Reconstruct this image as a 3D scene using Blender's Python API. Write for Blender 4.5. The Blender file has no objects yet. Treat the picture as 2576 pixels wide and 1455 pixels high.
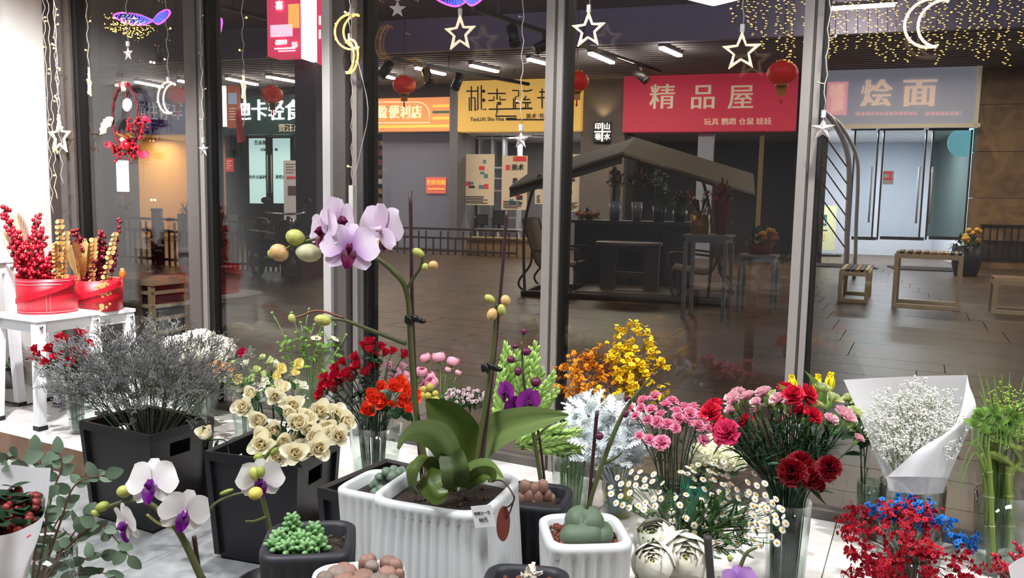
import bpy, math, random
from mathutils import Vector, Matrix, Quaternion
random.seed(11)
R = random.Random(5)
scene = bpy.context.scene
COL = scene.collection
sin, cos, rad, pi = math.sin, math.cos, math.radians, math.pi

# ------------------------------------------------------------------ camera
IW, IH, FPX = 2576.0, 1455.0, 2000.0
CAMH, PITCH, ROLL = 1.25, rad(6.1), rad(1.03)
_f = Vector((0, cos(PITCH), -sin(PITCH))); _r0 = Vector((1, 0, 0)); _u0 = _r0.cross(_f)
CR = _r0*cos(ROLL) + _u0*sin(ROLL); CU = -_r0*sin(ROLL) + _u0*cos(ROLL); CF = _f
CPOS = Vector((0, 0, CAMH))
cam = bpy.data.cameras.new('camera'); camo = bpy.data.objects.new('camera', cam)
COL.objects.link(camo); scene.camera = camo
cam.sensor_width = 36.0; cam.lens = 36.0*FPX/IW; cam.clip_start = .05; cam.clip_end = 200
M = Matrix((CR, CU, -CF)).transposed().to_4x4(); M.translation = CPOS
camo.matrix_world = M

# ------------------------------------------------------------------ view / world
scene.view_settings.view_transform = 'Standard'
try: scene.view_settings.look = 'None'
except Exception: pass
scene.view_settings.exposure = 0.0; scene.view_settings.gamma = 1.0
scene.view_settings.use_curve_mapping = False
cy = scene.cycles
cy.max_bounces = 5; cy.diffuse_bounces = 2; cy.glossy_bounces = 2; cy.transmission_bounces = 2
cy.transparent_max_bounces = 20; cy.adaptive_threshold = .025
cy.caustics_reflective = False; cy.caustics_refractive = False
cy.sample_clamp_indirect = 4.0; cy.blur_glossy = 0.5
world = bpy.data.worlds.new('night_sky'); scene.world = world; world.use_nodes = True
bgn = world.node_tree.nodes['Background']
bgn.inputs[0].default_value = (.030, .030, .046, 1); bgn.inputs[1].default_value = 1.0

# ------------------------------------------------------------------ pixel helpers (a pixel gives a direction; the depth comes from what is touched)
def ray(px, py):
    return (CF + CR*((px-IW/2)/FPX) + CU*((IH/2-py)/FPX))
def at_z(px, py, z):
    d = ray(px, py); return CPOS + d*((z-CAMH)/d.z)
def at_y(px, py, y):
    d = ray(px, py); return CPOS + d*(y/d.y)
def on_plane(px, py, n, dist):
    d = ray(px, py); return CPOS + d*((dist - n.dot(CPOS))/n.dot(d))
def pxs(px_len, y):          # metres spanned by px_len pixels at depth y
    return px_len*y/FPX
# the shop window's own frame: s along the glass, off towards the room, z up
WA = rad(27.0); WN = Vector((sin(WA), cos(WA), 0)); WU = Vector((cos(WA), -sin(WA), 0)); WD = 3.05
def wp(s, off, z): return WN*(WD-off) + WU*s + Vector((0, 0, z))
def win(px, py, off=0.0): return on_plane(px, py, WN, WD-off)
def win_s(px, py, off=0.0): return win(px, py, off).dot(WU)
# the facades across the way
FA = rad(17.0); FN = Vector((sin(FA), cos(FA), 0)); FU = Vector((cos(FA), -sin(FA), 0)); FD = 20.1
def fp(t, off, z): return FN*(FD-off) + FU*t + Vector((0, 0, z))
def fac(px, py, off=0.0): return on_plane(px, py, FN, FD-off)
def fac_tz(px, py, off=0.0):
    p = fac(px, py, off); return p.dot(FU), p.z

# ------------------------------------------------------------------ materials
def lin(c):
    return tuple((x/12.92 if x <= .04045 else ((x+.055)/1.055)**2.4) for x in c)
def hx(r, g, b): return lin((r/255., g/255., b/255.))
MATS = {}
def mat(name, rgb=(.8, .8, .8), rough=.5, metal=0.0, emit=None, estr=0.0, attr=False, transl=0.0, noise=.12,
        nscale=40.0, spec=.5, bump=0.0, rnd=0.0, sample=False, coat=0.0):
    if name in MATS: return MATS[name]
    m = bpy.data.materials.new(name); m.use_nodes = True; MATS[name] = m
    nt = m.node_tree; N = nt.nodes; L = nt.links
    b = N['Principled BSDF']; out = N['Material Output']
    b.inputs['Roughness'].default_value = rough; b.inputs['Metallic'].default_value = metal
    b.inputs['Specular IOR Level'].default_value = spec
    if coat: b.inputs['Coat Weight'].default_value = coat
    tc = N.new('ShaderNodeTexCoord'); nz = N.new('ShaderNodeTexNoise'); nz.inputs['Scale'].default_value = nscale
    nz.inputs['Detail'].default_value = 3
    L.new(tc.outputs['Object'], nz.inputs['Vector'])
    hsv = N.new('ShaderNodeHueSaturation')
    mr = N.new('ShaderNodeMapRange'); mr.inputs['To Min'].default_value = 1-noise; mr.inputs['To Max'].default_value = 1+noise
    L.new(nz.outputs['Fac'], mr.inputs['Value'])
    if rnd:
        oi = N.new('ShaderNodeObjectInfo'); mr2 = N.new('ShaderNodeMapRange')
        mr2.inputs['To Min'].default_value = 1-rnd; mr2.inputs['To Max'].default_value = 1+rnd
        L.new(oi.outputs['Random'], mr2.inputs['Value'])
        mu = N.new('ShaderNodeMath'); mu.operation = 'MULTIPLY'
        L.new(mr.outputs[0], mu.inputs[0]); L.new(mr2.outputs[0], mu.inputs[1]); L.new(mu.outputs[0], hsv.inputs['Value'])
    else: L.new(mr.outputs[0], hsv.inputs['Value'])
    if attr:
        at = N.new('ShaderNodeAttribute'); at.attribute_name = 'col'; L.new(at.outputs['Color'], hsv.inputs['Color'])
    else: hsv.inputs['Color'].default_value = (*rgb, 1)
    L.new(hsv.outputs[0], b.inputs['Base Color'])
    if emit is not None:
        b.inputs['Emission Color'].default_value = (*emit, 1); b.inputs['Emission Strength'].default_value = estr
        if attr: L.new(at.outputs['Color'], b.inputs['Emission Color'])
        if not sample:
            try: m.cycles.emission_sampling = 'NONE'
            except Exception: pass
    if bump:
        bp = N.new('ShaderNodeBump'); bp.inputs['Strength'].default_value = bump; bp.inputs['Distance'].default_value = .01
        L.new(nz.outputs['Fac'], bp.inputs['Height']); L.new(bp.outputs[0], b.inputs['Normal'])
    if transl:
        t = N.new('ShaderNodeBsdfTranslucent'); L.new(hsv.outputs[0], t.inputs['Color'])
        mx = N.new('ShaderNodeMixShader'); mx.inputs[0].default_value = transl
        L.new(b.outputs[0], mx.inputs[1]); L.new(t.outputs[0], mx.inputs[2]); L.new(mx.outputs[0], out.inputs['Surface'])
    return m
def glass_mat(name, tint=(1, 1, 1), refl=1.0, rough=0.0, ior=1.5, base=0.0, haze=0.0):
    """thin sheet glass: clear where seen straight on, mirroring by Fresnel"""
    if name in MATS: return MATS[name]
    m = bpy.data.materials.new(name); m.use_nodes = True; MATS[name] = m
    nt = m.node_tree; N = nt.nodes; L = nt.links; N.remove(N['Principled BSDF']); out = N['Material Output']
    tr = N.new('ShaderNodeBsdfTransparent'); tr.inputs[0].default_value = (*tint, 1)
    gl = N.new('ShaderNodeBsdfGlossy'); gl.inputs['Roughness'].default_value = rough; gl.inputs[0].default_value = (1, 1, 1, 1)
    lw = N.new('ShaderNodeLayerWeight'); lw.inputs[0].default_value = .5
    pw = N.new('ShaderNodeMath'); pw.operation = 'POWER'; pw.inputs[1].default_value = 4.0
    L.new(lw.outputs['Facing'], pw.inputs[0])
    ma = N.new('ShaderNodeMath'); ma.operation = 'MULTIPLY_ADD'; ma.inputs[1].default_value = .9*refl; ma.inputs[2].default_value = .04*refl+base
    ma.use_clamp = True
    L.new(pw.outputs[0], ma.inputs[0])
    mx = N.new('ShaderNodeMixShader'); L.new(ma.outputs[0], mx.inputs[0]); L.new(tr.outputs[0], mx.inputs[1]); L.new(gl.outputs[0], mx.inputs[2])
    last = mx
    if haze:
        df = N.new('ShaderNodeBsdfDiffuse'); df.inputs[0].default_value = (.8, .8, .8, 1)
        m2 = N.new('ShaderNodeMixShader'); m2.inputs[0].default_value = haze
        L.new(mx.outputs[0], m2.inputs[1]); L.new(df.outputs[0], m2.inputs[2]); last = m2
    L.new(last.outputs[0], out.inputs['Surface'])
    return m
def stone_mat(name, c1, c2, scale=3.0, rough=.25, vein=None, distort=1.5, rnd=0.0, spec=.5):
    if name in MATS: return MATS[name]
    m = bpy.data.materials.new(name); m.use_nodes = True; MATS[name] = m
    nt = m.node_tree; N = nt.nodes; L = nt.links; b = N['Principled BSDF']; b.inputs['Roughness'].default_value = rough
    b.inputs['Specular IOR Level'].default_value = spec
    tc = N.new('ShaderNodeTexCoord'); geo = N.new('ShaderNodeNewGeometry')
    nz = N.new('ShaderNodeTexNoise'); nz.inputs['Scale'].default_value = scale; nz.inputs['Detail'].default_value = 8
    nz.inputs['Distortion'].default_value = distort; L.new(geo.outputs['Position'], nz.inputs['Vector'])
    cr = N.new('ShaderNodeValToRGB'); L.new(nz.outputs['Fac'], cr.inputs[0])
    cr.color_ramp.elements[0].position = .35; cr.color_ramp.elements[0].color = (*c1, 1)
    cr.color_ramp.elements[1].position = .65; cr.color_ramp.elements[1].color = (*c2, 1)
    if vein:
        e = cr.color_ramp.elements.new(.5); e.color = (*vein, 1)
    hsv = N.new('ShaderNodeHueSaturation'); L.new(cr.outputs[0], hsv.inputs['Color'])
    if rnd:
        oi = N.new('ShaderNodeObjectInfo'); mr = N.new('ShaderNodeMapRange'); mr.inputs['To Min'].default_value = 1-rnd; mr.inputs['To Max'].default_value = 1+rnd
        L.new(oi.outputs['Random'], mr.inputs['Value']); L.new(mr.outputs[0], hsv.inputs['Value'])
    L.new(hsv.outputs[0], b.inputs['Base Color'])
    return m

# ------------------------------------------------------------------ mesh builder
class MB:
    def __init__(s): s.v = []; s.f = []; s.c = []; s.col = None
    def addv(s, p, c=None):
        s.v.append((p[0], p[1], p[2])); s.c.append(c or s.col or (1, 1, 1)); return len(s.v)-1
    def box(s, fr, a0, a1, b0, b1, c0, c1):
        i = len(s.v)
        for a, b, c in ((a0,b0,c0),(a1,b0,c0),(a1,b1,c0),(a0,b1,c0),(a0,b0,c1),(a1,b0,c1),(a1,b1,c1),(a0,b1,c1)): s.addv(fr(a, b, c))
        s.f += [(i,i+3,i+2,i+1),(i+4,i+5,i+6,i+7),(i,i+1,i+5,i+4),(i+1,i+2,i+6,i+5),(i+2,i+3,i+7,i+6),(i+3,i,i+4,i+7)]
        return s
    def hull8(s, P):
        i = len(s.v)
        for p in P: s.addv(p)
        s.f += [(i,i+3,i+2,i+1),(i+4,i+5,i+6,i+7),(i,i+1,i+5,i+4),(i+1,i+2,i+6,i+5),(i+2,i+3,i+7,i+6),(i+3,i,i+4,i+7)]
        return s
    def bar(s, a, b, w, h=None, up=(0, 0, 1)):
        a = Vector(a); b = Vector(b); h = h or w; d = (b-a).normalized(); up = Vector(up)
        if abs(d.dot(up)) > .95: up = Vector((0.3, 1, 0))
        x = d.cross(up).normalized()*(w/2); y = x.cross(d).normalized()*(h/2)
        return s.hull8([a-x-y, a+x-y, a+x+y, a-x+y, b-x-y, b+x-y, b+x+y, b-x+y])
    def tube(s, pts, r, n=6, cap=True, cols=None):
        pts = [Vector(p) for p in pts]; k = len(pts)
        if not isinstance(r, (list, tuple)): r = [r]*k
        prev = None; base = len(s.v)
        for i, p in enumerate(pts):
            d = (pts[min(i+1, k-1)]-pts[max(i-1, 0)])
            d = d.normalized() if d.length > 1e-9 else Vector((0, 0, 1))
            if prev is None:
                a = Vector((0, 0, 1)) if abs(d.z) < .9 else Vector((1, 0, 0)); x = d.cross(a).normalized()
            else:
                x = prev - d*prev.dot(d)
                x = x.normalized() if x.length > 1e-9 else d.orthogonal().normalized()
            prev = x; y = d.cross(x)
            for j in range(n):
                t = 2*pi*j/n; s.addv(p + x*(cos(t)*r[i]) + y*(sin(t)*r[i]), cols[i] if cols else None)
        for i in range(k-1):
            for j in range(n):
                a = base+i*n+j; b = base+i*n+(j+1) % n; s.f.append((a, b, b+n, a+n))
        if cap and n > 2:
            s.f.append(tuple(base+j for j in reversed(range(n)))); s.f.append(tuple(base+(k-1)*n+j for j in range(n)))
        return s
    def lathe(s, prof, n=24, fr=None, cap0=True, cap1=False):
        fr = fr or (lambda p: p); base = len(s.v); k = len(prof)
        for (r, z) in prof:
            for j in range(n):
                t = 2*pi*j/n; s.addv(fr(Vector((r*cos(t), r*sin(t), z))))
        for i in range(k-1):
            for j in range(n):
                a = base+i*n+j; b = base+i*n+(j+1) % n; s.f.append((a, b, b+n, a+n))
        if cap0: s.f.append(tuple(base+j for j in reversed(range(n))))
        if cap1: s.f.append(tuple(base+(k-1)*n+j for j in range(n)))
        return s
    def rings(s, rings, cap0=True, cap1=True):
        base = len(s.v); n = len(rings[0])
        for r in rings:
            for p in r: s.addv(p)
        for i in range(len(rings)-1):
            for j in range(n):
                a = base+i*n+j; b = base+i*n+(j+1) % n; s.f.append((a, b, b+n, a+n))
        if cap0: s.f.append(tuple(base+j for j in reversed(range(n))))
        if cap1: s.f.append(tuple(base+(len(rings)-1)*n+j for j in range(n)))
        return s
    def ball(s, c, r, nu=6, nv=4, M=None, col=None):
        c = Vector(c); r = r if isinstance(r, (tuple, list)) else (r, r, r); base = len(s.v)
        def T(x, y, z):
            p = Vector((x*r[0], y*r[1], z*r[2])); p = M @ p if M else p; return c+p
        s.addv(T(0, 0, -1), col)
        for i in range(1, nv):
            t = -pi/2+pi*i/nv
            for j in range(nu):
                a = 2*pi*(j+.5*(i % 2))/nu; s.addv(T(cos(t)*cos(a), cos(t)*sin(a), sin(t)), col)
        s.addv(T(0, 0, 1), col); top = len(s.v)-1
        for j in range(nu): s.f.append((base, base+1+(j+1) % nu, base+1+j))
        for i in range(nv-2):
            for j in range(nu):
                a = base+1+i*nu+j; b = base+1+i*nu+(j+1) % nu; s.f.append((a, b, b+nu, a+nu))
        l = base+1+(nv-2)*nu
        for j in range(nu): s.f.append((l+j, l+(j+1) % nu, top))
        return s
    def petal(s, M, L, W, a0, a1, cup=.2, nu=4, nv=4, prof=None, ruffle=0.0, rn=3, r0=0.0, colf=None, rng=R, tipr=0.0):
        """sheet growing from the origin up z, bending by a0..a1 (radians from z) towards +y"""
        prof = prof or (lambda v: sin(pi*min(1, .12+.80*v))**.7)
        base = len(s.v); y, z = r0, 0.0; ph = rng.random()*6
        for i in range(nv+1):
            v = i/nv; a = a0+(a1-a0)*v
            if i: y += sin(a)*L/nv; z += cos(a)*L/nv
            w = W*prof(v)
            for j in range(nu+1):
                u = -1+2*j/nu; q = cup*W*u*u*(.4+.6*v)
                o = ruffle*sin(rn*pi*u+ph)*v*W
                p = Vector((u*w*(1-.25*cup*u*u), y-q*cos(a)+o*cos(a), z+q*sin(a)-o*sin(a)))
                if tipr: p -= Vector((0, sin(a), cos(a)))*(tipr*u*u*v*v*L)
                s.addv(M @ p, colf(u, v) if colf else None)
        for i in range(nv):
            for j in range(nu):
                a = base+i*(nu+1)+j; s.f.append((a, a+1, a+nu+2, a+nu+1))
        return s
    def blade(s, pts, widths, up=(0, 0, 1), fold=.15, cols=None):
        """leaf along a path: three verts per ring"""
        pts = [Vector(p) for p in pts]; base = len(s.v); k = len(pts); up = Vector(up)
        for i, p in enumerate(pts):
            d = (pts[min(i+1, k-1)]-pts[max(i-1, 0)]).normalized(); x = d.cross(up)
            x = x.normalized() if x.length > 1e-6 else Vector((1, 0, 0)); nn = x.cross(d)
            w = widths[i]
            c = cols[i] if cols else None
            s.addv(p-x*w+nn*(fold*w), c); s.addv(p, c); s.addv(p+x*w+nn*(fold*w), c)
        for i in range(k-1):
            a = base+3*i; s.f += [(a, a+1, a+4, a+3), (a+1, a+2, a+5, a+4)]
        return s
    def merge(s, o, M):
        b = len(s.v)
        for p, c in zip(o.v, o.c): s.addv(M @ Vector(p), c)
        s.f += [tuple(i+b for i in f) for f in o.f]; return s
    def mesh(s, name, mt, smooth=True, col=False, org=None):
        me = bpy.data.meshes.new(name)
        vs = s.v if org is None else [(p[0]-org[0], p[1]-org[1], p[2]-org[2]) for p in s.v]
        me.from_pydata(vs, [], s.f); 
        if mt: me.materials.append(mt)
        if smooth: me.polygons.foreach_set('use_smooth', [True]*len(me.polygons))
        if col:
            ca = me.color_attributes.new('col', 'FLOAT_COLOR', 'POINT'); fl = []
            for c in s.c: fl += [c[0], c[1], c[2], 1.0]
            ca.data.foreach_set('color', fl)
        me.update(); return me

# ------------------------------------------------------------------ objects
def tagit(o, label, cat, group=None, kind=None):
    if label: o['label'] = label
    if cat: o['category'] = cat
    if group: o['group'] = group
    if kind: o['kind'] = kind
    return o
def thing(name, label, cat, loc, group=None, kind=None):
    o = bpy.data.objects.new(name, None); COL.objects.link(o); o.location = loc; o.empty_display_size = .05
    return tagit(o, label, cat, group, kind)
def part(name, mb, mt, parent, smooth=False, col=False, label=None, kind=None):
    """mesh part in world coordinates, hung under its thing (things carry no rotation)"""
    org = Vector((0, 0, 0)); q = parent
    while q is not None: org = org+q.location; q = q.parent
    me = mb.mesh(name, mt, smooth, col, org); o = bpy.data.objects.new(name, me); COL.objects.link(o); o.parent = parent
    if label: o['label'] = label
    if kind: o['kind'] = kind
    return o
def inst(name, me, parent, M):
    """shared mesh placed by world matrix M under parent"""
    org = Vector((0, 0, 0)); q = parent
    while q is not None: org = org+q.location; q = q.parent
    o = bpy.data.objects.new(name, me); COL.objects.link(o); o.parent = parent
    o.matrix_local = Matrix.Translation(-org) @ M
    return o
def solo(name, mb, mt, label, cat, group=None, kind=None, smooth=False, col=False, loc=None):
    c = Vector(loc) if loc is not None else Vector((0, 0, 0))
    me = mb.mesh(name, mt, smooth, col, c); o = bpy.data.objects.new(name, me); COL.objects.link(o); o.location = c
    return tagit(o, label, cat, group, kind)
def struct(name, mb, mt, smooth=False): return solo(name, mb, mt, None, None, kind='structure', smooth=smooth)
def structe(name, loc=(0, 0, 0)): return thing(name, None, None, loc, kind='structure')
def wf(x, y, z): return Vector((x, y, z))
def orient(p, d, spin=None, sc=1.0):
    d = Vector(d).normalized(); q = Vector((0, 0, 1)).rotation_difference(d)
    sp = R.random()*6.283 if spin is None else spin
    s = sc if isinstance(sc, (tuple, list)) else (sc, sc, sc)
    return Matrix.Translation(p) @ q.to_matrix().to_4x4() @ Matrix.Rotation(sp, 4, 'Z') @ Matrix.Diagonal((*s, 1))
def frame_m(o, x, y, z):
    m = Matrix((x, y, z)).transposed().to_4x4(); m.translation = o; return m
def bez(p0, p1, p2, p3, n=8):
    o = []
    for i in range(n+1):
        t = i/n; a = 1-t
        o.append(p0*(a*a*a)+p1*(3*a*a*t)+p2*(3*a*t*t)+p3*(t*t*t))
    return o
def catmull(P, n=6):
    P = [Vector(p) for p in P]; o = []
    for i in range(len(P)-1):
        a = P[max(i-1, 0)]; b = P[i]; c = P[i+1]; d = P[min(i+2, len(P)-1)]
        for k in range(n):
            t = k/n; o.append(.5*((2*b)+(c-a)*t+(2*a-5*b+4*c-d)*t*t+(3*b-a-3*c+d)*t**3))
    o.append(P[-1]); return o
def text_mb(body, size, org, ex, ez, offset=0.0, align='CENTER', extrude=0.0, spacing=1.0, sx=1.0):
    """lettering as a mesh: local x -> ex, local y -> ez"""
    cu = bpy.data.curves.new('lettering', 'FONT'); cu.body = body; cu.size = size; cu.offset = 0.0
    cu.align_x = align; cu.align_y = 'CENTER'; cu.extrude = extrude; cu.space_character = spacing; cu.resolution_u = 3
    o = bpy.data.objects.new('lettering', cu); me = bpy.data.meshes.new_from_object(o)
    mb = MB(); ex = Vector(ex).normalized(); ez = Vector(ez).normalized(); en = ex.cross(ez); org = Vector(org)
    for dx in ((0,) if offset <= 0 else (-offset*size*1.3, offset*size*1.3)):
        b0 = len(mb.v)
        for v in me.vertices: mb.addv(org+ex*(v.co.x*sx+dx)+ez*v.co.y+en*(v.co.z+(.001 if dx > 0 else 0)))
        for p in me.polygons: mb.f.append(tuple(i+b0 for i in p.vertices))
    bpy.data.objects.remove(o); bpy.data.curves.remove(cu); bpy.data.meshes.remove(me)
    return mb
def spot(name, loc, target, power, size=rad(60), blend=.5, col=(1, 1, 1), r=.03):
    l = bpy.data.lights.new(name, 'SPOT'); l.energy = power; l.spot_size = size; l.spot_blend = blend; l.color = col; l.shadow_soft_size = r
    o = bpy.data.objects.new(name, l); COL.objects.link(o); o.location = loc
    o.rotation_euler = (Vector(target)-Vector(loc)).to_track_quat('-Z', 'Y').to_euler(); return o
def area(name, loc, target, power, sx, sy, col=(1, 1, 1), roll=None):
    l = bpy.data.lights.new(name, 'AREA'); l.energy = power; l.shape = 'RECTANGLE'; l.size = sx; l.size_y = sy; l.color = col
    o = bpy.data.objects.new(name, l); COL.objects.link(o); o.location = loc
    q = (Vector(target)-Vector(loc)).to_track_quat('-Z', 'Y')
    if roll is not None: q = q @ Quaternion((0, 0, 1), roll)
    o.rotation_euler = q.to_euler(); return o

# ------------------------------------------------------------------ lights of the place
PZ = .12                       # height of the window platform
WARMW = (1.0, .95, .88)
# ceiling panels of the flower shop
SHOP_LIGHTS = [area('ceiling_panel_lamp', (-1.2, .4, 2.92), (-1.2, .4, 0), 82, 1.2, .6, (.97, .98, 1)),
               area('ceiling_panel_lamp', (1.3, .2, 2.92), (1.3, .2, 0), 60, 1.2, .6, (.97, .98, 1))]
# track spots over the window platform
for s_, o_, pw, sz in ((-3.25, .75, 330, 62), (-2.3, .7, 200, 66), (-1.2, .65, 190, 66), (-.1, .6, 200, 66), (.95, .6, 200, 66), (1.9, .6, 160, 66)):
    spot('track_spot_lamp', wp(s_, o_, 2.8), wp(s_, .4, 0), pw, rad(sz), .55, (1.0, .98, .95), .05)
spot('track_spot_lamp', wp(-3.0, 1.5, 2.8), wp(-4.5, .55, 1.1), 430, rad(70), .6, (.99, .98, 1.0), .05)
# lamps of the arcade outside
for t_, of_, pw in ((-9, 3.2, 110), (-3, 3.2, 130), (3.5, 3.4, 140), (9, 3.4, 130)):
    area('arcade_lamp', fp(t_, of_, 4.28), fp(t_, of_, 0), pw, 2.4, .6, (1.0, .86, .66))
for t_, of_, pw in ((-4, 11, 60), (4, 11.5, 80)):
    area('arcade_lamp', fp(t_, of_, 4.8), fp(t_, of_, 0), pw, 2.4, .6, (1.0, .80, .58))
area('fascia_fill', fp(0, 9.0, 4.7), fp(0, 4.1, 4.85), 55, 18.0, .12, (.80, .76, 1.0))  # unseen fill light, added to brighten the fascia
# ================================================================== the flower shop's shell
m_white = mat('white_paint', hx(240, 238, 236), .6, noise=.02)
m_marblew = stone_mat('white_marble', hx(232, 231, 230), hx(206, 203, 201), 6.0, .30, hx(222, 220, 218), 1.8)
m_marbleg = stone_mat('grey_marble', hx(168, 172, 174), hx(144, 147, 150), 7.0, .30, hx(158, 161, 164), 2.0)
m_riser = stone_mat('brown_riser', hx(150, 112, 84), hx(120, 86, 64), 6.0, .45)
m_grout = mat('grout', hx(150, 145, 140), .9)
m_alu = mat('grey_aluminium', hx(148, 142, 139), .5, .1, noise=.04)
m_alud = mat('dark_aluminium', hx(92, 87, 85), .5, .1, noise=.05)
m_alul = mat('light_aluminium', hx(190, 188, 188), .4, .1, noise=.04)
m_rub = mat('black_gasket', hx(14, 14, 16), .5)
m_glass = glass_mat('window_glass', (.93, .94, .94), 1.0)

pf = structe('window_platform', wp(0, .42, 0))
mb = MB(); mb.box(wp, -4.2, 3.4, -.04, .84, 0, PZ-.012); part('platform_base', mb, m_grout, pf)
mb = MB(); mb.box(wp, -4.2, 3.4, .835, .85, .0, PZ-.001); part('riser', mb, m_riser, pf)
k = 0; s = -4.2
while s < 3.4:
    mb = MB(); mb.box(wp, s+.002, s+.798, .002, .848, PZ-.012, PZ); part('tile', mb, m_marblew, pf); s += .8
fl = structe('floor', (0, 0, 0))
mb = MB(); mb.box(wf, -5, 5, -4.5, 6, -.06, -.01)
part('floor_base', mb, m_grout, fl)
for i in range(-6, 4):
    for j in range(0, 6):
        mb = MB(); s0 = i*.8+.1; mb.box(wp, s0+.0015, s0+.7985, .852+j*.8, .852+j*.8+.797, -.012, 0); part('tile', mb, m_marbleg, fl)
# walls of the room
S0 = win_s(168, 500); CH = 3.0
mb = MB(); mb.box(wp, S0-.62, S0-.42, .0, 7.5, 0, CH); struct('wall_left', mb, m_white)
mb = MB(); mb.box(wp, S0-.42, S0-.16, -.05, .22, 0, CH); struct('wall_corner', mb, m_white)
mb = MB(); mb.box(wp, 3.4, 3.6, .0, 7.5, 0, CH); struct('wall_right', mb, m_white)
mb = MB(); mb.box(wp, S0-.6, 3.6, 7.3, 7.5, 0, CH); struct('wall_back', mb, mat('back_wall_paint', hx(205, 204, 206), .7, noise=.03))
mb = MB(); mb.box(wp, S0-.6, 3.6, -.1, 7.5, CH, CH+.15); struct('ceiling', mb, m_white)

# ------------------------------------------------------------------ window frames
def post(name, pa, pb, parts_, z0=PZ-.01, z1=CH, py=450):
    """parts_: (px fraction0, fraction1, off0, off1, material, part name)"""
    fo = max(q[3] for q in parts_); sa, sb = win_s(pa, py, fo), win_s(pb, py, fo); e = structe(name, wp((sa+sb)/2, 0, 0)); w = sb-sa
    for f0, f1, o0, o1, mt, nm in parts_:
        mb = MB(); mb.box(wp, sa+f0*w, sa+f1*w, o0, o1, z0, z1); part(nm, mb, mt, e)
    return sa, sb
std = [(0, .42, -.05, .05, m_alu, 'cover_strip'), (.42, .56, -.05, .035, m_alud, 'groove'), (.56, .84, -.05, .045, m_alu, 'cover_strip'), (.84, 1, -.05, .03, m_rub, 'gasket')]
sl = post('trim_1', 152, 196, [(0, .4, -.06, .06, m_alud, 'frame'), (.4, .75, -.06, .05, m_alud, 'frame'), (.75, 1, -.06, .035, m_rub, 'gasket')])
m1 = post('trim_2', 470, 522, [(0, .55, -.05, .06, m_alud, 'cover_strip'), (.55, .75, -.05, .045, mat('mid_aluminium', hx(140, 134, 130), .45, .1), 'groove'), (.75, 1, -.05, .03, m_rub, 'gasket')])
m2a = post('trim_3', 812, 862, [(0, .38, -.04, .10, m_alul, 'cover_strip'), (.38, 1, -.05, .08, m_alud, 'cover_strip')])  # paler left strip paints the light falling on that face
m2b = post('trim_4', 886, 919, [(0, .35, -.05, .05, m_alu, 'cover_strip'), (.35, .72, -.05, .04, m_alud, 'cover_strip'), (.72, 1, -.05, .03, m_rub, 'gasket')])
m3 = post('trim_5', 1366, 1415, std)
m4 = post('trim_6', 2002, 2058, std)
edges = [(sl[1], m1[0]), (m1[1], m2a[0]), (m2a[1], m2b[0]), (m2b[1], m3[0]), (m3[1], m4[0]), (m4[1], 3.38)]
wr = lambda s, o, z: wp(s, -o, z)
for i, (a, b) in enumerate(edges):
    e = structe('window_%d' % (i+1), wp((a+b)/2, 0, PZ))
    mb = MB(); mb.box(wr, a-.005, b+.005, -.006, .006, PZ+.02, CH-.02); part('pane', mb, m_glass, e)
    mb = MB(); mb.box(wp, a, b, -.04, .03, PZ-.01, PZ+.035); part('bottom_rail', mb, m_alud, e)
    mb = MB(); mb.box(wp, a, b, -.04, .03, CH-.06, CH); part('top_rail', mb, m_alud, e)
mb = MB(); mb.box(wp, -4.3, 3.5, -.35, -.06, CH-.05, CH+1.6); struct('wall_above_window', mb, m_alud)
mb = MB(); mb.box(wp, -7.3, S0-.15, -.35, .0, -.05, CH+1.6); struct('wall_beside_window', mb, m_alud)

# ================================================================== outside
m_pav = stone_mat('brown_paving', hx(96, 75, 51), hx(66, 50, 34), 2.2, .36, hx(82, 63, 43), 1.0, rnd=.12)
m_joint = mat('paving_joint', hx(40, 34, 30), .8)
pv = structe('outdoor_paving', wp(0, -2, 0))
mb = MB(); mb.box(wp, -26, 26, -34, -.30, -.08, -.012); part('paving_bed', mb, m_joint, pv)
SLAB = {}
def slab(w, d):
    if (w, d) not in SLAB:
        mb = MB(); mb.box(lambda a, b, c: WU*a + WN*b + Vector((0, 0, c)), .004, w-.004, .004, d-.004, -.03, 0); SLAB[(w, d)] = mb.mesh('paving_slab', m_pav, False)
    return SLAB[(w, d)]
o = .3; row = 0; cnt = 0
while o < 30:
    d = .40 if o < 4 else .80
    w = 1.2 if o < 4 else 1.6
    lo, hi = wp(0, -o, 0), None
    s = -4.7-o*1.5-(row % 3)*w/3; s1 = .8+o*.2
    if cnt < 290:
        while s < s1:
            inst('paving_slab', slab(w, d), pv, Matrix.Translation(wp(s, -o, 0))); s += w; cnt += 1
    else:
        break
    o += d; row += 1
mb = MB()
while o < 32:
    s = -26-(row % 3)*.5
    while s < 20:
        mb.box(wp, s+.006, s+1.594, -o-.794, -o-.006, -.03, 0); s += 1.6
    o += .8; row += 1
part('far_paving', mb, m_pav, pv, kind='stuff')
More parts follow.
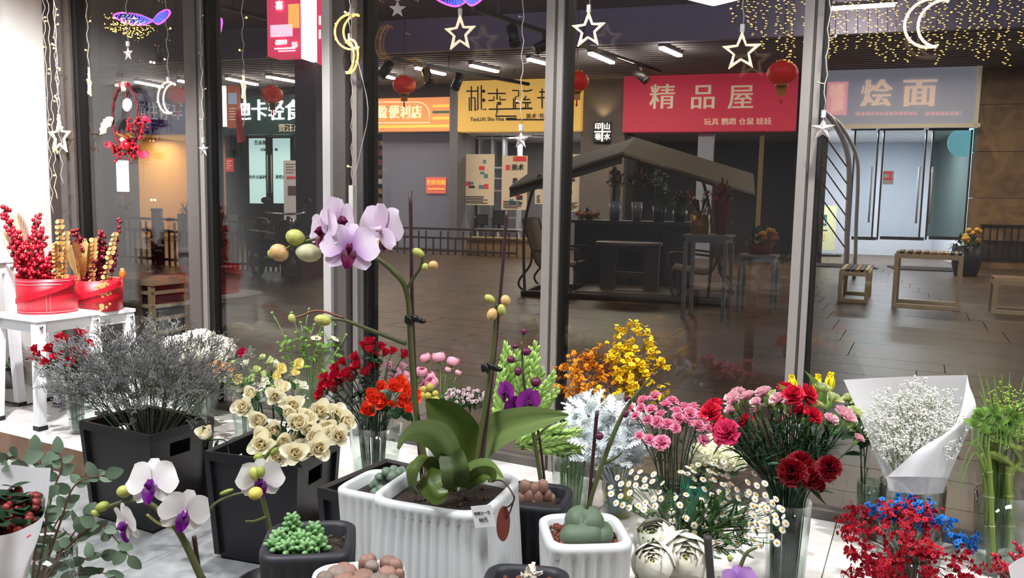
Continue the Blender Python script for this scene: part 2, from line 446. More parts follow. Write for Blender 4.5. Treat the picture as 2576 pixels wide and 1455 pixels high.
# ceilings of the arcade
m_sof = mat('soffit_grey', hx(150, 144, 148), .7, noise=.05)
m_dark = mat('dark_ceiling', hx(120, 108, 122), .8, noise=.08)
SZ = 4.4
up = MB(); up.box(fp, -24, 20, 4.4, 19, 5.05, 5.2); struct('ceiling_upper', up, m_dark)
fa = MB(); fa.box(fp, -24, 20, 4.25, 4.4, SZ-.02, 5.15); struct('ceiling_fascia', fa, mat('fascia_grey', hx(160, 154, 176), .7, noise=.05))
sof = structe('ceiling_soffit', fp(0, 2.7, SZ))
mb = MB(); mb.box(fp, -24, 20, -.1, 4.25, SZ+.12, SZ+.2); part('soffit_deck', mb, mat('soffit_deck', hx(70, 66, 68), .8), sof)
sl_me = MB().box(lambda a, b, c: FU*a - FN*b + Vector((0, 0, c)), -22, 20, -.045, .045, 0, .10).mesh('slat', m_sof, False)
for i in range(18): inst('slat', sl_me, sof, Matrix.Translation(fp(0, .12+i*.225, SZ)))
m_bar = mat('tube_light', (1, 1, 1), .5, emit=(1, .90, .78), estr=45.0, sample=True)
m_blk0 = mat('rod_black', hx(26, 24, 26), .5)
def bar_light(x0, y0, x1, y1, z=SZ-.09, lab=''):
    a = at_z(x0, y0, z); b = at_z(x1, y1, z); e = thing('tube_light', lab, 'light', (a+b)/2, 'tube lights under the slatted arcade ceiling')
    mb = MB(); mb.bar(a, b, .10, .05); part('diffuser', mb, m_bar, e)
    d = (b-a).normalized(); mb = MB(); mb.bar(a-d*.03+Vector((0, 0, .05)), b+d*.03+Vector((0, 0, .05)), .12, .06); part('housing', mb, m_sof, e)
    if z > SZ:
        for p in (a, b): part('hanging_rod', MB().bar(p+Vector((0, 0, .05)), Vector((p.x, p.y, 5.06)), .015), m_blk0, e)
for q in ((342, 206, 408, 219), (571, 198, 646, 213), (672, 193, 746, 206), (925, 180, 990, 197), (1047, 171, 1118, 187), (1185, 165, 1251, 180), (1330, 149, 1385, 163), (1485, 134, 1541, 158), (1664, 120, 1710, 140), (292, 214, 322, 218), (450, 203, 470, 207)):
    bar_light(*q, lab='white tube light fixed under the slatted grey ceiling across the way')
for q in ((2092, 21, 2252, 11, 'long white strip light above the golden light curtain, upper of two'), (2092, 60, 2252, 50, 'long white strip light among the golden light curtain, lower of two')):
    bar_light(*q[:4], z=4.68, lab=q[4])
# tracks with black spots
m_blk = mat('black_metal', hx(26, 24, 26), .45, noise=.05)
def track(x0, y0, x1, y1, z, spots_, lab):
    a = at_z(x0, y0, z); b = at_z(x1, y1, z); e = thing('light_track', lab, 'light track', a)
    mb = MB(); mb.bar(a, b, .07, .07); part('rail', mb, m_blk, e)
    for t in (.1, .5, .9):
        p = a.lerp(b, t); part('hanger', MB().bar(p, p+Vector((0, 0, .4)), .02), m_blk, e)
    for (t, dx, dy) in spots_:
        p = a.lerp(b, t); h = thing('track_spotlight', 'black spotlight clipped to the %s' % lab, 'spotlight', p, 'black spotlights on the arcade tracks')
        mb = MB(); mb.bar(p-Vector((0, 0, .02)), p-Vector((0, 0, .16)), .06); part('adaptor', mb, m_blk, h)
        q = p-Vector((0, 0, .22)); d = Vector((dx, -.4, dy)).normalized()
        mb = MB(); mb.tube([q-d*.16, q+d*.16], .095, 14); mb.tube([q+d*.16, q+d*.19], [.10, .10], 14); part('lamp_head', mb, m_blk, h, True)
track(880, 128, 1330, 212, 4.12, ((.17, -.5, -.8), (.38, .3, -.9), (.55, -.3, -.9)), 'long black track rail over the orange and yellow signs')
track(1190, 20, 1660, 180, 4.3, ((.16, .2, -.9), (.30, -.9, -.6), (.86, .7, -.7)), 'black track rail running towards the red sign')
track(380, -30, 760, 70, 4.7, ((.83, .1, -.9),), 'black track rail by the hanging red light boxes')

# ------------------------------------------------------------------ facades
m_fw = mat('facade_grey', hx(120, 118, 126), .7, noise=.08)
m_fd = mat('facade_dark', hx(56, 54, 60), .6, noise=.08)
m_cream = mat('cream_wall', hx(226, 182, 118), .8, noise=.05)
def T(px): return fac_tz(px, 450)[0]
mb = MB(); mb.box(fp, -24, 20, -.3, 0, 3.15, 5.1); struct('wall_opposite', mb, m_fd)
def pil(px0, px1, mt=None, off=.12, nm='wall_pier', back=-.3, top=SZ):
    mb = MB(); mb.box(fp, fac_tz(px0, 450, off)[0], fac_tz(px1, 450, off)[0], back, off, 0, top); struct(nm, mb, mt or m_fw)
def unit(px0, px1, back, depth=3.0, floor=None, side=None):
    t0, t1 = T(px0), T(px1); e = structe('wall_shop', fp((t0+t1)/2, -depth, 0))
    mb = MB(); mb.box(fp, t0, t1, -depth-.1, -depth, 0, 3.3); part('back_wall', mb, back, e)
    mb = MB(); mb.box(fp, t0-.05, t0, -depth, -.3, 0, 3.3); mb.box(fp, t1, t1+.05, -depth, -.3, 0, 3.3); part('side_walls', mb, side or back, e)
    mb = MB(); mb.box(fp, t0, t1, -depth, -.3, 3.15, 3.25); part('shop_ceiling', mb, m_white, e)
    return t0, t1
mb = MB(); mb.box(fp, -24, T(195), -.3, .2, 0, 5.1); struct('wall_far', mb, m_fd)
pil(192, 292, mat('blue_grey_panel', hx(74, 78, 92), .5, noise=.1), 1.2, back=.3)
m_tile = mat('lit_tile', hx(196, 174, 122), .5, noise=.08)
e = structe('wall_tiled_pier', fp(T(306), .1, 0))
for i in range(6):
    mb = MB(); mb.box(fp, T(290), T(324), -.3, .15, i*.75+.005, i*.75+.745); part('tile', mb, m_tile, e)
unit(322, 500, m_cream, 4.0)
area('passage_lamp', fp(T(410), -1.6, 3.1), fp(T(410), -1.8, 0), 70, 2.0, 1.0, (1, .80, .5))
unit(545, 748, mat('dark_green_wall', hx(26, 44, 40), .5), 1.2)
pil(524, 546, m_cream, .1)
pil(498, 524, m_fd, .1)
pil(744, 796, mat('slate_column', hx(84, 84, 96), .6, noise=.06), 7.0, 'wall_column', 6.4, 5.05)
pil(796, 868, m_fd, .2)
unit(866, 1132, mat('store_interior', hx(120, 118, 128), .7), 3.5)
pil(1130, 1150, m_fw, .35)
unit(1150, 1462, mat('studio_interior', hx(150, 146, 150), .7), 4.0)
pil(1458, 1568, mat('warm_grey_render', hx(112, 104, 98), .75, noise=.1), .1)
unit(1568, 2010, mat('gift_interior', hx(70, 64, 66), .7), 4.0)
pil(2004, 2078, m_fd, .1)
unit(2078, 2462, mat('noodle_interior', hx(214, 218, 226), .7), 4.5)
pil(1752, 1792, mat('pale_pillar', hx(150, 156, 170), .5), .05)
pil(1906, 1918, mat('olive_frame', hx(120, 104, 66), .5), .05)
for px, pw, c in ((1000, 26, (1, .97, .92)), (1310, 60, (1, .98, .95)), (1650, 7, (1, .95, .9)), (1850, 8, (1, .95, .9)), (2260, 210, (.94, .97, 1)), (640, 7, (.9, 1, .95))):
    area('shop_lamp', fp(T(px), -1.6 if px != 640 else -.7, 3.1), fp(T(px), -1.6, 0), pw, 1.6, .6, c)
# stone wall at the right, in large slabs
m_slabst = stone_mat('tan_stone', hx(150, 118, 78), hx(112, 86, 56), 1.6, .5, hx(134, 104, 70), 2.0, rnd=.06)
e = structe('wall_stone', fp(T(2520), 0, 0)); t0 = T(2448)
for r_ in range(5):
    z0 = .0 if r_ == 0 else .55+(r_-1)*1.02; z1 = .55+r_*1.02
    for c_ in range(3):
        a = t0+c_*2.4; mb = MB(); mb.box(fp, a+.006, a+2.394, -.3, .06+.006*((r_+c_) % 2), z0+.006, z1-.006); part('stone_slab', mb, m_slabst, e)
# ================================================================== signs and shop fronts across the way
Z3 = Vector((0, 0, 1))
def glow(name, rgb, st=1.0, rough=.6): return mat(name, rgb, rough, emit=rgb, estr=st, noise=.05)
def frect(mb, x0, y0, x1, y1, o0, o1):
    """board on the facade plane spanning the pixel box"""
    ta, za = fac_tz((x0+x1)/2, y0, o1); tb, zb = fac_tz((x0+x1)/2, y1, o1); t0 = fac_tz(x0, (y0+y1)/2, o1)[0]; t1 = fac_tz(x1, (y0+y1)/2, o1)[0]
    mb.box(fp, t0, t1, o0, o1, zb, za); return mb
def board(name, label, cat, x0, y0, x1, y1, o0, o1, mt, group=None, pn='panel'):
    c = fac((x0+x1)/2, y1, o1); e = thing(name, label, cat, c, group); part(pn, frect(MB(), x0, y0, x1, y1, o0, o1), mt, e); return e
def strip(e, nm, x0, y0, x1, y1, o1, mt, th=.012): return part(nm, frect(MB(), x0, y0, x1, y1, o1-.002, o1+th), mt, e)
def words(e, body, cx, cy, hpx, off, mt, bold=.0, sx=1.0, spacing=1.0, nm='lettering', extrude=.01):
    p = fac(cx, cy, off+.02); sz = hpx*p.y/FPX*1.08
    return part(nm, text_mb(body, sz, p, FU, Z3, bold, 'CENTER', extrude, spacing, sx), mt, e)
m_lgrey = mat('grey_lettering', hx(176, 178, 186), .5, emit=hx(176, 178, 186), estr=.12)
m_wlet = glow('white_lit_lettering', (1, 1, 1), 2.2)
m_gold = mat('pale_gold_lettering', hx(226, 208, 178), .5, emit=hx(226, 208, 178), estr=.35)
m_ink = mat('black_ink', hx(30, 28, 30), .6)
m_redp = glow('red_print', hx(208, 60, 66), .35)

e = board('parking_sign', 'navy blue sign with grey characters above the cream passage', 'sign', 322, 232, 502, 338, 0, .25, mat('navy_panel', hx(34, 40, 84), .5, emit=hx(34, 40, 84), estr=.25))
words(e, '通往停车', 399, 284, 42, .25, m_lgrey, .012, .76, 1.17)
e = board('green_shop_sign', 'dark green sign with white glowing characters above the glass doors', 'sign', 560, 240, 748, 338, 0, .3, mat('green_panel', hx(30, 62, 58), .4, emit=hx(30, 62, 58), estr=.25))
for ch, cx in (('迪', 611), ('卡', 652), ('轻', 695), ('食', 738)): words(e, ch, cx, 281, 50, .3, m_wlet, .02, .86)
words(e, '贾汪总店', 738, 323, 20, .3, m_gold, .01, 1.0, 1.0)
# glass doors of that shop
m_teal = glow('pale_teal_film', hx(196, 232, 226), .80); m_frame = mat('black_frame', hx(34, 34, 38), .4)
for (x0, x1, nm) in ((618, 676, 'glass shop door with pale film beside the red flag'), (678, 738, 'glass shop door with pale film beside the roll-up banner')):
    e = board('glass_door', nm, 'door', x0, 344, x1, 600, -.35, -.30, m_frame, pn='leaf')
    strip(e, 'film', x0+9, 348, x1-8, 512, -.30, m_teal)
    if x0 < 650:
        words(e, '告诉你', 655, 360, 11, -.29, m_ink, .01); words(e, '这家', 662, 377, 7, -.29, m_ink); words(e, '有什么福利?', 649, 446, 9, -.29, m_ink)
    else:
        words(e, '一般', 692, 377, 7, -.29, m_ink); words(e, '来吃!', 703, 446, 10, -.29, m_ink)
    p0 = fac(x1-4 if x0 < 650 else x0+4, 390, -.22); mb = MB(); mb.tube([p0, p0-Z3*1.1], .02, 8); part('handle', mb, m_alul, e, True)
e = board('red_notice', 'small red notice on the dark wall beside the glass doors', 'notice', 567, 398, 587, 432, -.30, -.28, glow('notice_red', hx(196, 44, 52), .5))
for i in range(4): strip(e, 'text_line', 570, 404+i*6, 582-(i % 2)*4, 406+i*6, -.28, m_gold)
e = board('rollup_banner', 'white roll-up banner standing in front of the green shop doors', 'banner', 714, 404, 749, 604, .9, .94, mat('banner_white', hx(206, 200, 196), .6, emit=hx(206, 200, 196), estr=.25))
strip(e, 'red_band', 721, 444, 743, 450, .94, m_redp)
for i in range(4): strip(e, 'text_line', 719, 412+i*7, 742-4*(i % 2), 414+i*7, .94, mat('faded_print', hx(170, 120, 110), .7))
part('picture', frect(MB(), 724, 468, 744, 492, .94, .95), mat('banner_picture', hx(120, 86, 84), .7), e)
part('foot', frect(MB(), 712, 602, 751, 616, .80, 1.05), m_blk, e)
# hanging menu light boxes
m_menu = mat('menu_brown', hx(150, 78, 56), .5, emit=hx(150, 78, 56), estr=.45, nscale=6, noise=.35)
e = thing('menu_light_box', 'brown two-sided menu light box with a white glowing edge', 'light box', fac(560, 320, .6))
for (x0, y0, x1, y1, mt, nm) in ((522, 205, 554, 314, m_menu, 'menu_panel'), (554, 210, 568, 318, m_wlet, 'lit_edge'), (570, 215, 599, 322, m_menu, 'menu_panel')):
    part(nm, frect(MB(), x0, y0, x1, y1, .5, .62), mt, e)
m_pic = mat('menu_picture', hx(150, 166, 190), .6, emit=hx(150, 166, 190), estr=.4)
for (x0, y0, x1, y1) in ((524, 226, 550, 248), (574, 234, 595, 262), (524, 300, 548, 312)): strip(e, 'menu_picture', x0, y0, x1, y1, .62, m_pic)
for i in range(5): strip(e, 'text_line', 527, 262+i*7, 546-(i % 3)*4, 264+i*7, .62, m_gold)
for i in range(5): strip(e, 'text_line', 576, 272+i*7, 592-(i % 2)*3, 274+i*7, .62, m_gold)
# red flag
p = fac(606, 345, .30); q = fac(622, 262, 1.2)
e = thing('red_flag', 'small red flag on a slanted pole before the green shop sign', 'flag', p)
part('pole', MB().tube([p, q], .012, 6), m_gold, e, True)
mb = MB(); b0 = len(mb.v); a0, a1 = fac(606, 272, 1.2), fac(588, 298, 1.2); c0, c1 = fac(622, 350, 1.2), fac(600, 360, 1.2)
for i in range(7):
    for j in range(5):
        t, u = i/6, j/4; mb.addv(a0.lerp(c0, t).lerp(a1.lerp(c1, t), u)-FN*(.08*sin(5*u+2*t)))
for i in range(6):
    for j in range(4): k = b0+i*5+j; mb.f.append((k, k+1, k+6, k+5))
part('cloth', mb, mat('flag_red', hx(168, 34, 48), .7, transl=.3), e, True)
# tall red light boxes on the column
e = thing('red_light_box', 'tall red advertising light box with a white glowing edge on the slate column', 'light box', fac(735, 150, 7.4))
m_rlb = glow('light_box_red', hx(214, 62, 92), 1.0); m_rlo = glow('light_box_orange', hx(246, 176, 92), 1.1); m_wed = glow('light_box_edge', hx(255, 246, 226), 2.0)
for (x0, y0, x1, y1, mt, nm) in ((672, -28, 756, 140, m_rlb, 'printed_face'), (757, -28, 796, 147, m_wed, 'lit_edge'), (797, -28, 840, 160, m_rlb, 'printed_face')):
    part(nm, frect(MB(), x0, y0, x1, y1, 7.02, 7.4), mt, e)
part('picture', frect(MB(), 725, 10, 752, 70, 7.39, 7.412), m_rlo, e); part('picture', frect(MB(), 680, 62, 735, 92, 7.39, 7.412), glow('light_box_pale', hx(240, 200, 220), 1.2), e)
words(e, '喜', 702, 15, 20, 7.4, m_wlet, .02); words(e, '6899', 707, 107, 15, 7.4, m_wlet, .02); words(e, '55', 741, 113, 15, 7.4, m_wlet, .02)
strip(e, 'text_line', 690, 120, 742, 123, 7.4, m_wlet); strip(e, 'text_line', 700, 127, 742, 129, 7.4, m_wlet)
for yy in (40, 75): strip(e, 'text_line', 802, yy, 806, yy+22, 7.4, m_wlet)
e = thing('vertical_light_box', 'bright white vertical light box standing on the blue-grey pier', 'light box', fac(304, 482, 1.3))
part('diffuser', frect(MB(), 293, 404, 315, 482, 1.2, 1.34), glow('white_diffuser', (.96, .97, 1), 3.5), e); part('back_box', frect(MB(), 291, 400, 319, 486, 1.18, 1.22), m_frame, e)
# tube of white glare: a white light box beyond the steel column
e = board('poster_light_box', 'white and red poster light box standing beyond the slate column', 'light box', 797, 318, 852, 486, .3, .5, glow('poster_glow', hx(255, 236, 232), 1.6))
strip(e, 'red_print', 800, 386, 826, 410, .5, m_redp); strip(e, 'red_print', 800, 440, 826, 480, .5, m_redp)
# orange convenience store sign
m_or = glow('sign_orange', hx(238, 150, 92), .70); m_ye = glow('sign_yellow', hx(246, 200, 90), .75); m_pale = glow('sign_cream', hx(255, 232, 190), .95); m_gr = glow('sign_green', hx(62, 116, 88), .4)
e = board('convenience_sign', 'orange convenience store sign with cream characters and yellow stripes', 'sign', 868, 247, 1131, 330, 0, .3, m_or)
for ch, cx in (('喜', 932), ('盈', 961), ('便', 991), ('利', 1020), ('店', 1048)): words(e, ch, cx, 284, 32, .3, m_pale, .018, .84)
for (x0, y0, x1, y1, mt) in ((868, 315, 1130, 322, m_ye), (1088, 263, 1130, 270, m_ye), (1088, 279, 1130, 285, m_gr), (1088, 294, 1130, 301, m_ye)): strip(e, 'stripe', x0, y0, x1, y1, .3, mt)
o_ = .325; pts = [fac(868, 257, o_), fac(1040, 257, o_)]
for i in range(7):
    a = pi/2*i/6; pts.append(fac(1050+30*sin(a), 287-30*cos(a), o_))
pts += [fac(1080, 309, o_), fac(868, 310, o_)]
part('outline', MB().tube(pts, .012, 5), m_pale, e)
e = board('rental_poster', 'orange-red rental poster on the grey store glass below the orange sign', 'poster', 1072, 446, 1122, 487, -.32, -.30, glow('rental_red', hx(232, 112, 92), .55))
words(e, '吉房出租', 1097, 460, 13, -.30, m_ye, .012, .95); strip(e, 'text_line', 1077, 474, 1118, 477, -.3, m_ye)
board('store_glass', 'grey hazy glass front of the convenience store', 'shop window', 962, 336, 1130, 640, -.40, -.36, mat('hazy_front', hx(140, 142, 158), .25, emit=hx(150, 152, 170), estr=.10), pn='hazy_pane')  # grey colour and faint glow paint the haze of a reflected lamp
e = board('store_shelf', 'dark store shelf packed with small brown and white goods', 'shelf', 868, 340, 962, 640, -.9, -.6, mat('shelf_dark', hx(44, 30, 26), .6), pn='shelf_back')
rr = random.Random(3)
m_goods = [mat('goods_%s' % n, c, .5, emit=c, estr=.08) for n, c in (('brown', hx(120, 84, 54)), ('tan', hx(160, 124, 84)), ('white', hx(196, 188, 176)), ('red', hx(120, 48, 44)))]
for r_ in range(7):
    y = 366+r_*24; strip(e, 'shelf_board', 868, y, 962, y+2, -.6, m_alud, .15)
    for c_ in range(8):
        x = 870+c_*11.5; h = rr.uniform(9, 17); zb = fac_tz(915, y, -.45)[1]; tq = fac_tz(x, y, -.46)[0]; g = thing('boxed_goods', 'small packet on the dark store shelf left of the hazy glass', 'packet', fp(tq+.05, -.53, zb), 'packets on the convenience store shelf')
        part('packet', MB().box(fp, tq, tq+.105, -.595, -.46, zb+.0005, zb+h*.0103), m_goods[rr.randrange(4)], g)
# yellow art studio sign
m_yel = glow('studio_yellow', hx(222, 176, 88), .62); m_yi = mat('studio_ink', hx(52, 46, 66), .6)
e = board('studio_sign', 'yellow art studio sign with thin dark line characters', 'sign', 1146, 198, 1462, 330, 0, .35, m_yel)
def fline(P, r=.018): return MB().tube([fac(x, y, .37) for x, y in P], r, 5)
def strokes(nm, L):
    for P in L: part(nm, fline(P), m_yi, e)
ox, oy, kx = 1130, 180, 360/1746.
def zc(L): return [(ox+x*kx, oy+y*kx) for x, y in L]
strokes('stroke', [zc(L) for L in ([(210, 240), (350, 240)], [(270, 180), (270, 480)], [(245, 480), (245, 320), (310, 320)], [(315, 320), (315, 480)], [(350, 180), (350, 465), (315, 465)], [(392, 170), (392, 462), (450, 462)],
  [(470, 268), (688, 268)], [(584, 210), (584, 345)], [(480, 352), (545, 352), (545, 305)], [(618, 305), (618, 345), (688, 345)], [(482, 460), (1015, 452)], [(583, 400), (583, 500), (565, 545), (820, 545), (820, 572), (695, 572), (695, 588), (1170, 588)],
  [(770, 232), (848, 232), (848, 300), (808, 310), (808, 450)], [(785, 330), (785, 450)], [(810, 385), (850, 385)], [(890, 235), (960, 240), (1012, 222)], [(905, 345), (985, 340)], [(940, 300), (905, 345)], [(890, 380), (1000, 380)], [(935, 385), (935, 440), (895, 450)], [(960, 385), (960, 445), (1010, 450)], [(1075, 320), (1170, 320)], [(1133, 210), (1133, 450)], [(1100, 250), (1170, 250)], [(1428, 440), (1466, 440)], [(1464, 412), (1464, 480)])])
for x, y in ((420, 240), (420, 350)): part('dot', MB().ball(fac(*zc([(x, y)])[0], .37), .045, 8, 5), m_yi, e, True)
part('square', frect(MB(), *zc([(583, 370)])[0], *zc([(632, 408)])[0], .34, .37), m_yi, e)
words(e, 'TaoLiXi Shu Hua', 1225, 300, 12, .35, m_yi, .0, 1.0); words(e, '美术 书法', 1352, 293, 13, .35, m_yi, .004)
# posters and shelf of the studio
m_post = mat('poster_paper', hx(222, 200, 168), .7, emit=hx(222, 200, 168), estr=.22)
def poster(x0, y0, x1, y1, lab, seed, head=None, off=-.35):
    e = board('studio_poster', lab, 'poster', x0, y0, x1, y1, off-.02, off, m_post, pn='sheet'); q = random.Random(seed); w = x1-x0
    if head:
        strip(e, 'red_header', x0+w*.45, y0+2, x1-2, y0+14, off, m_redp); words(e, head, (x0+x1)/2+8, y0+30, 15, off, m_ink, .02); part('red_seal', frect(MB(), x0+10, y0+23, x0+21, y0+36, off-.002, off+.012), m_redp, e)
    pc = [m_redp, mat('print_blue', hx(86, 96, 150), .6), mat('print_dark', hx(70, 62, 66), .6), mat('print_teal', hx(96, 160, 160), .6)]
    for i in range(9):
        x = x0+4+q.random()*(w*.65); y = y0+(44 if head else 12)+q.random()*(y1-y0-60); strip(e, 'printed_picture', x, y, x+q.uniform(7, 16), y+q.uniform(5, 13), off, pc[q.randrange(4)])
    for i in range(5): strip(e, 'text_line', x0+4, y1-22+i*4, x1-5-q.random()*w*.3, y1-20+i*4, off, m_ink)
poster(1166, 388, 1243, 516, 'pale poster with small coloured pictures on the studio glass beside the store column', 1)
poster(1262, 392, 1326, 528, 'pale poster with a red header on the studio glass', 2, '美术')
poster(1346, 436, 1366, 514, 'narrow pale poster on the studio glass left of the aluminium mullion', 3)
poster(1421, 388, 1460, 532, 'pale poster on the studio glass behind the canopy pole', 4)
e = thing('display_shelf', 'white open display shelf inside the art studio', 'shelf', fac(1220, 600, -1.4)); m_wsh = mat('white_shelf', hx(220, 222, 228), .5)
for y in (345, 420, 447, 478, 545): part('shelf_board', frect(MB(), 1160, y, 1300, y+4, -1.8, -1.4), m_wsh, e)
for x in (1160, 1202, 1234, 1262, 1300): part('upright', frect(MB(), x, 300, x+3, 610, -1.8, -1.4), m_wsh, e)
for x0, lab in ((1166, 'rose-white tall lamp on the studio shelf beside the store column'), (1342, 'pale pink tall lamp on the studio shelf near the mullion')):
    e = thing('shelf_lamp', lab, 'lamp', fac(x0+12, 348, -1.2)); mb = MB(); c = fac(x0+13, 344, -1.15)
    fr = lambda p, c=c: c+p
    part('lamp_shade', MB().lathe([(.16, .05), (.17, .1), (.17, .55), (.13, .62)], 16, fr, True, True), glow('shade_%d' % x0, hx(255, 236, 244), 2.0), e, True); part('lamp_base', MB().lathe([(.19, 0), (.19, .05)], 16, fr, True, True), m_wsh, e, True)
for x0, y0, x1, y1, lab in ((1198, 540, 1226, 566, 'dark monitor on a desk at the left inside the art studio'), (1240, 530, 1269, 566, 'dark monitor on a desk inside the art studio near the posters')):
    e = board('monitor', lab, 'monitor', x0, y0, x1, y1, -1.25, -1.2, m_frame, pn='bezel'); strip(e, 'screen', x0+2, y0+2, x1-2, y1-3, -1.2, mat('screen_dark', hx(84, 90, 92), .3)); strip(e, 'stand', (x0+x1)/2-4, y1, (x0+x1)/2+4, y1+12, -1.22, m_frame)
e = board('studio_desk', 'pale desk under the monitors inside the art studio', 'desk', 1196, 576, 1310, 580, -1.35, -1.0, m_wsh, pn='desk_top')
for x in (1198, 1250, 1302): strip(e, 'leg', x, 580, x+5, 636, -1.10, m_wsh, .06)
# mountain-water light sign with wall washers
e = board('lit_wall_sign', 'small black wall sign with four glowing characters', 'sign', 1494, 306, 1536, 357, .1, .22, m_frame)
m_wl2 = glow('warm_lit_lettering', hx(255, 246, 224), 2.2)
for ch, cx, cy in (('印', 1504, 319), ('山', 1527, 319), ('巷', 1504, 345), ('水', 1527, 345)): words(e, ch, cx, cy, 16, .22, m_wl2, .012, .95)
strip(e, 'stroke', 1495, 330, 1536, 333, .22, m_wl2); strip(e, 'stroke', 1513, 309, 1517, 356, .22, m_wl2)
for cy, d in ((303, 1), (360, -1)):
    p = fac(1515, cy, .28); spot('wall_washer_lamp', p, p+Z3*d-Vector((0, 0, 0))+FN*.18, 16, rad(95), .8, (1, .72, .34), .05)
# red gift shop sign
m_rs = glow('gift_red', hx(184, 44, 66), .55)
e = board('gift_shop_sign', 'wide red gift shop sign with cream brush characters', 'sign', 1568, 178, 2006, 330, 0, .3, m_rs)
for ch, cx in (('精', 1666), ('品', 1768), ('屋', 1864)): words(e, ch, cx, 248, 60, .3, m_gold, .012)
words(e, '玩具 鹦鹉 仓鼠 娃娃', 1855, 307, 17, .3, m_gold, .012)
# noodle shop sign and doors
e = board('noodle_sign', 'pale grey noodle shop sign with tan brush characters and a metal border', 'sign', 2076, 160, 2462, 320, 0, .3, mat('noodle_panel', hx(164, 166, 182), .4, emit=hx(164, 166, 182), estr=.32))
m_tan = glow('tan_lettering', hx(226, 196, 176), .6); m_seal = glow('seal_red', hx(222, 160, 170), .6)
words(e, '面', 2313, 238, 70, .3, m_tan, .03, 1.05); words(e, '烩', 2205, 240, 66, .3, m_tan, .035, 1.0)
strip(e, 'seal', 2080, 206, 2132, 290, .3, m_seal); words(e, '福', 2106, 232, 34, .32, m_tan, .01); words(e, '源', 2106, 268, 30, .32, m_tan, .01)
for x0, x1 in ((2150, 2308), (2326, 2420)):
    strip(e, 'text_band', x0, 280, x1, 292, .3, mat('band_pale', hx(190, 184, 196), .5, emit=hx(190, 184, 196), estr=.3))
    for i in range(int((x1-x0)/12)): strip(e, 'small_character', x0+5+i*12, 283, x0+12+i*12, 289, .31, m_seal)
m_bord = mat('sign_border', hx(196, 186, 160), .4, .2, emit=hx(196, 186, 160), estr=.25)
for q in ((2062, 312, 2466, 322), (2456, 160, 2466, 322), (2062, 158, 2466, 164)): strip(e, 'border', *q, .3, m_bord, .06)
m_dfr = mat('door_frame_dark', hx(50, 52, 56), .4)
for x0, x1, lab in ((2142, 2204, 'glass door leaf of the noodle shop next to the arch'), (2214, 2324, 'wide bright glass door leaf in the middle of the noodle shop'), (2337, 2438, 'dark glass door leaf of the noodle shop beside the stone wall')):
    e = board('noodle_shop_door', lab, 'door', x0, 596, x1, 604, -.45, -.40, m_dfr, pn='bottom_rail')
    for q in ((x0, 326, x0+4, 604), (x1-4, 326, x1, 604), (x0, 322, x1, 328)): strip(e, 'stile', *q, -.45, m_dfr, .05)
    part('pane', frect(MB(), x0+4, 328, x1-4, 596, -.43, -.42), glass_mat('door_glass', (.90, .93, .95), 1.0, base=.02) if x0 < 2330 else glass_mat('dark_door_glass', (.40, .46, .44), 1.0, base=.03), e)
    p = fac(x1-10 if x0 < 2330 else x0+10, 420, -.36); part('handle', MB().tube([p, p-Z3*1.3], .022, 8), m_alul, e, True)
e = board('red_shop_notice', 'small white notice with red frame on the noodle shop door', 'notice', 2221, 430, 2248, 464, -.422, -.40, mat('notice_white', hx(196, 190, 200), .6), pn='sheet')
for q in ((2223, 432, 2246, 436), (2238, 432, 2242, 452), (2223, 448, 2246, 452)): strip(e, 'red_bar', *q, -.40, m_redp)
solo('round_lit_sign', MB().lathe([(.02, 0), (.34, 0), (.34, .12), (.02, .12)], 28, lambda p: fac(2424, 358, -.7)+FU*p.x+Z3*p.y-FN*p.z*.6, True, True), glow('cyan_disc', hx(150, 206, 226), 3.0), 'round pale cyan glowing sign behind the dark noodle shop door', 'sign')
e = thing('iron_grille', 'dark iron grille at the foot of the tan stone wall', 'grille', fac(2520, 655, .1))
part('grille_back', frect(MB(), 2468, 566, 2600, 654, .02, .06), m_fd, e)
for x in range(2470, 2600, 18): part('grille_bar', frect(MB(), x, 566, x+3, 654, .06, .10), m_frame, e)
for y in (566, 606, 650): part('grille_rail', frect(MB(), 2468, y, 2600, y+4, .06, .12), m_frame, e)
for t_, lab in ((T(2330), 'dark door mat before the noodle shop doors'), (T(2110), 'dark door mat by the noodle shop banner')):
    mb = MB(); mb.box(fp, t_-.75, t_+.75, .4, 1.5, .0, .02); solo('door_mat', mb, mat('mat_dark', hx(40, 36, 36), .9), lab, 'mat')

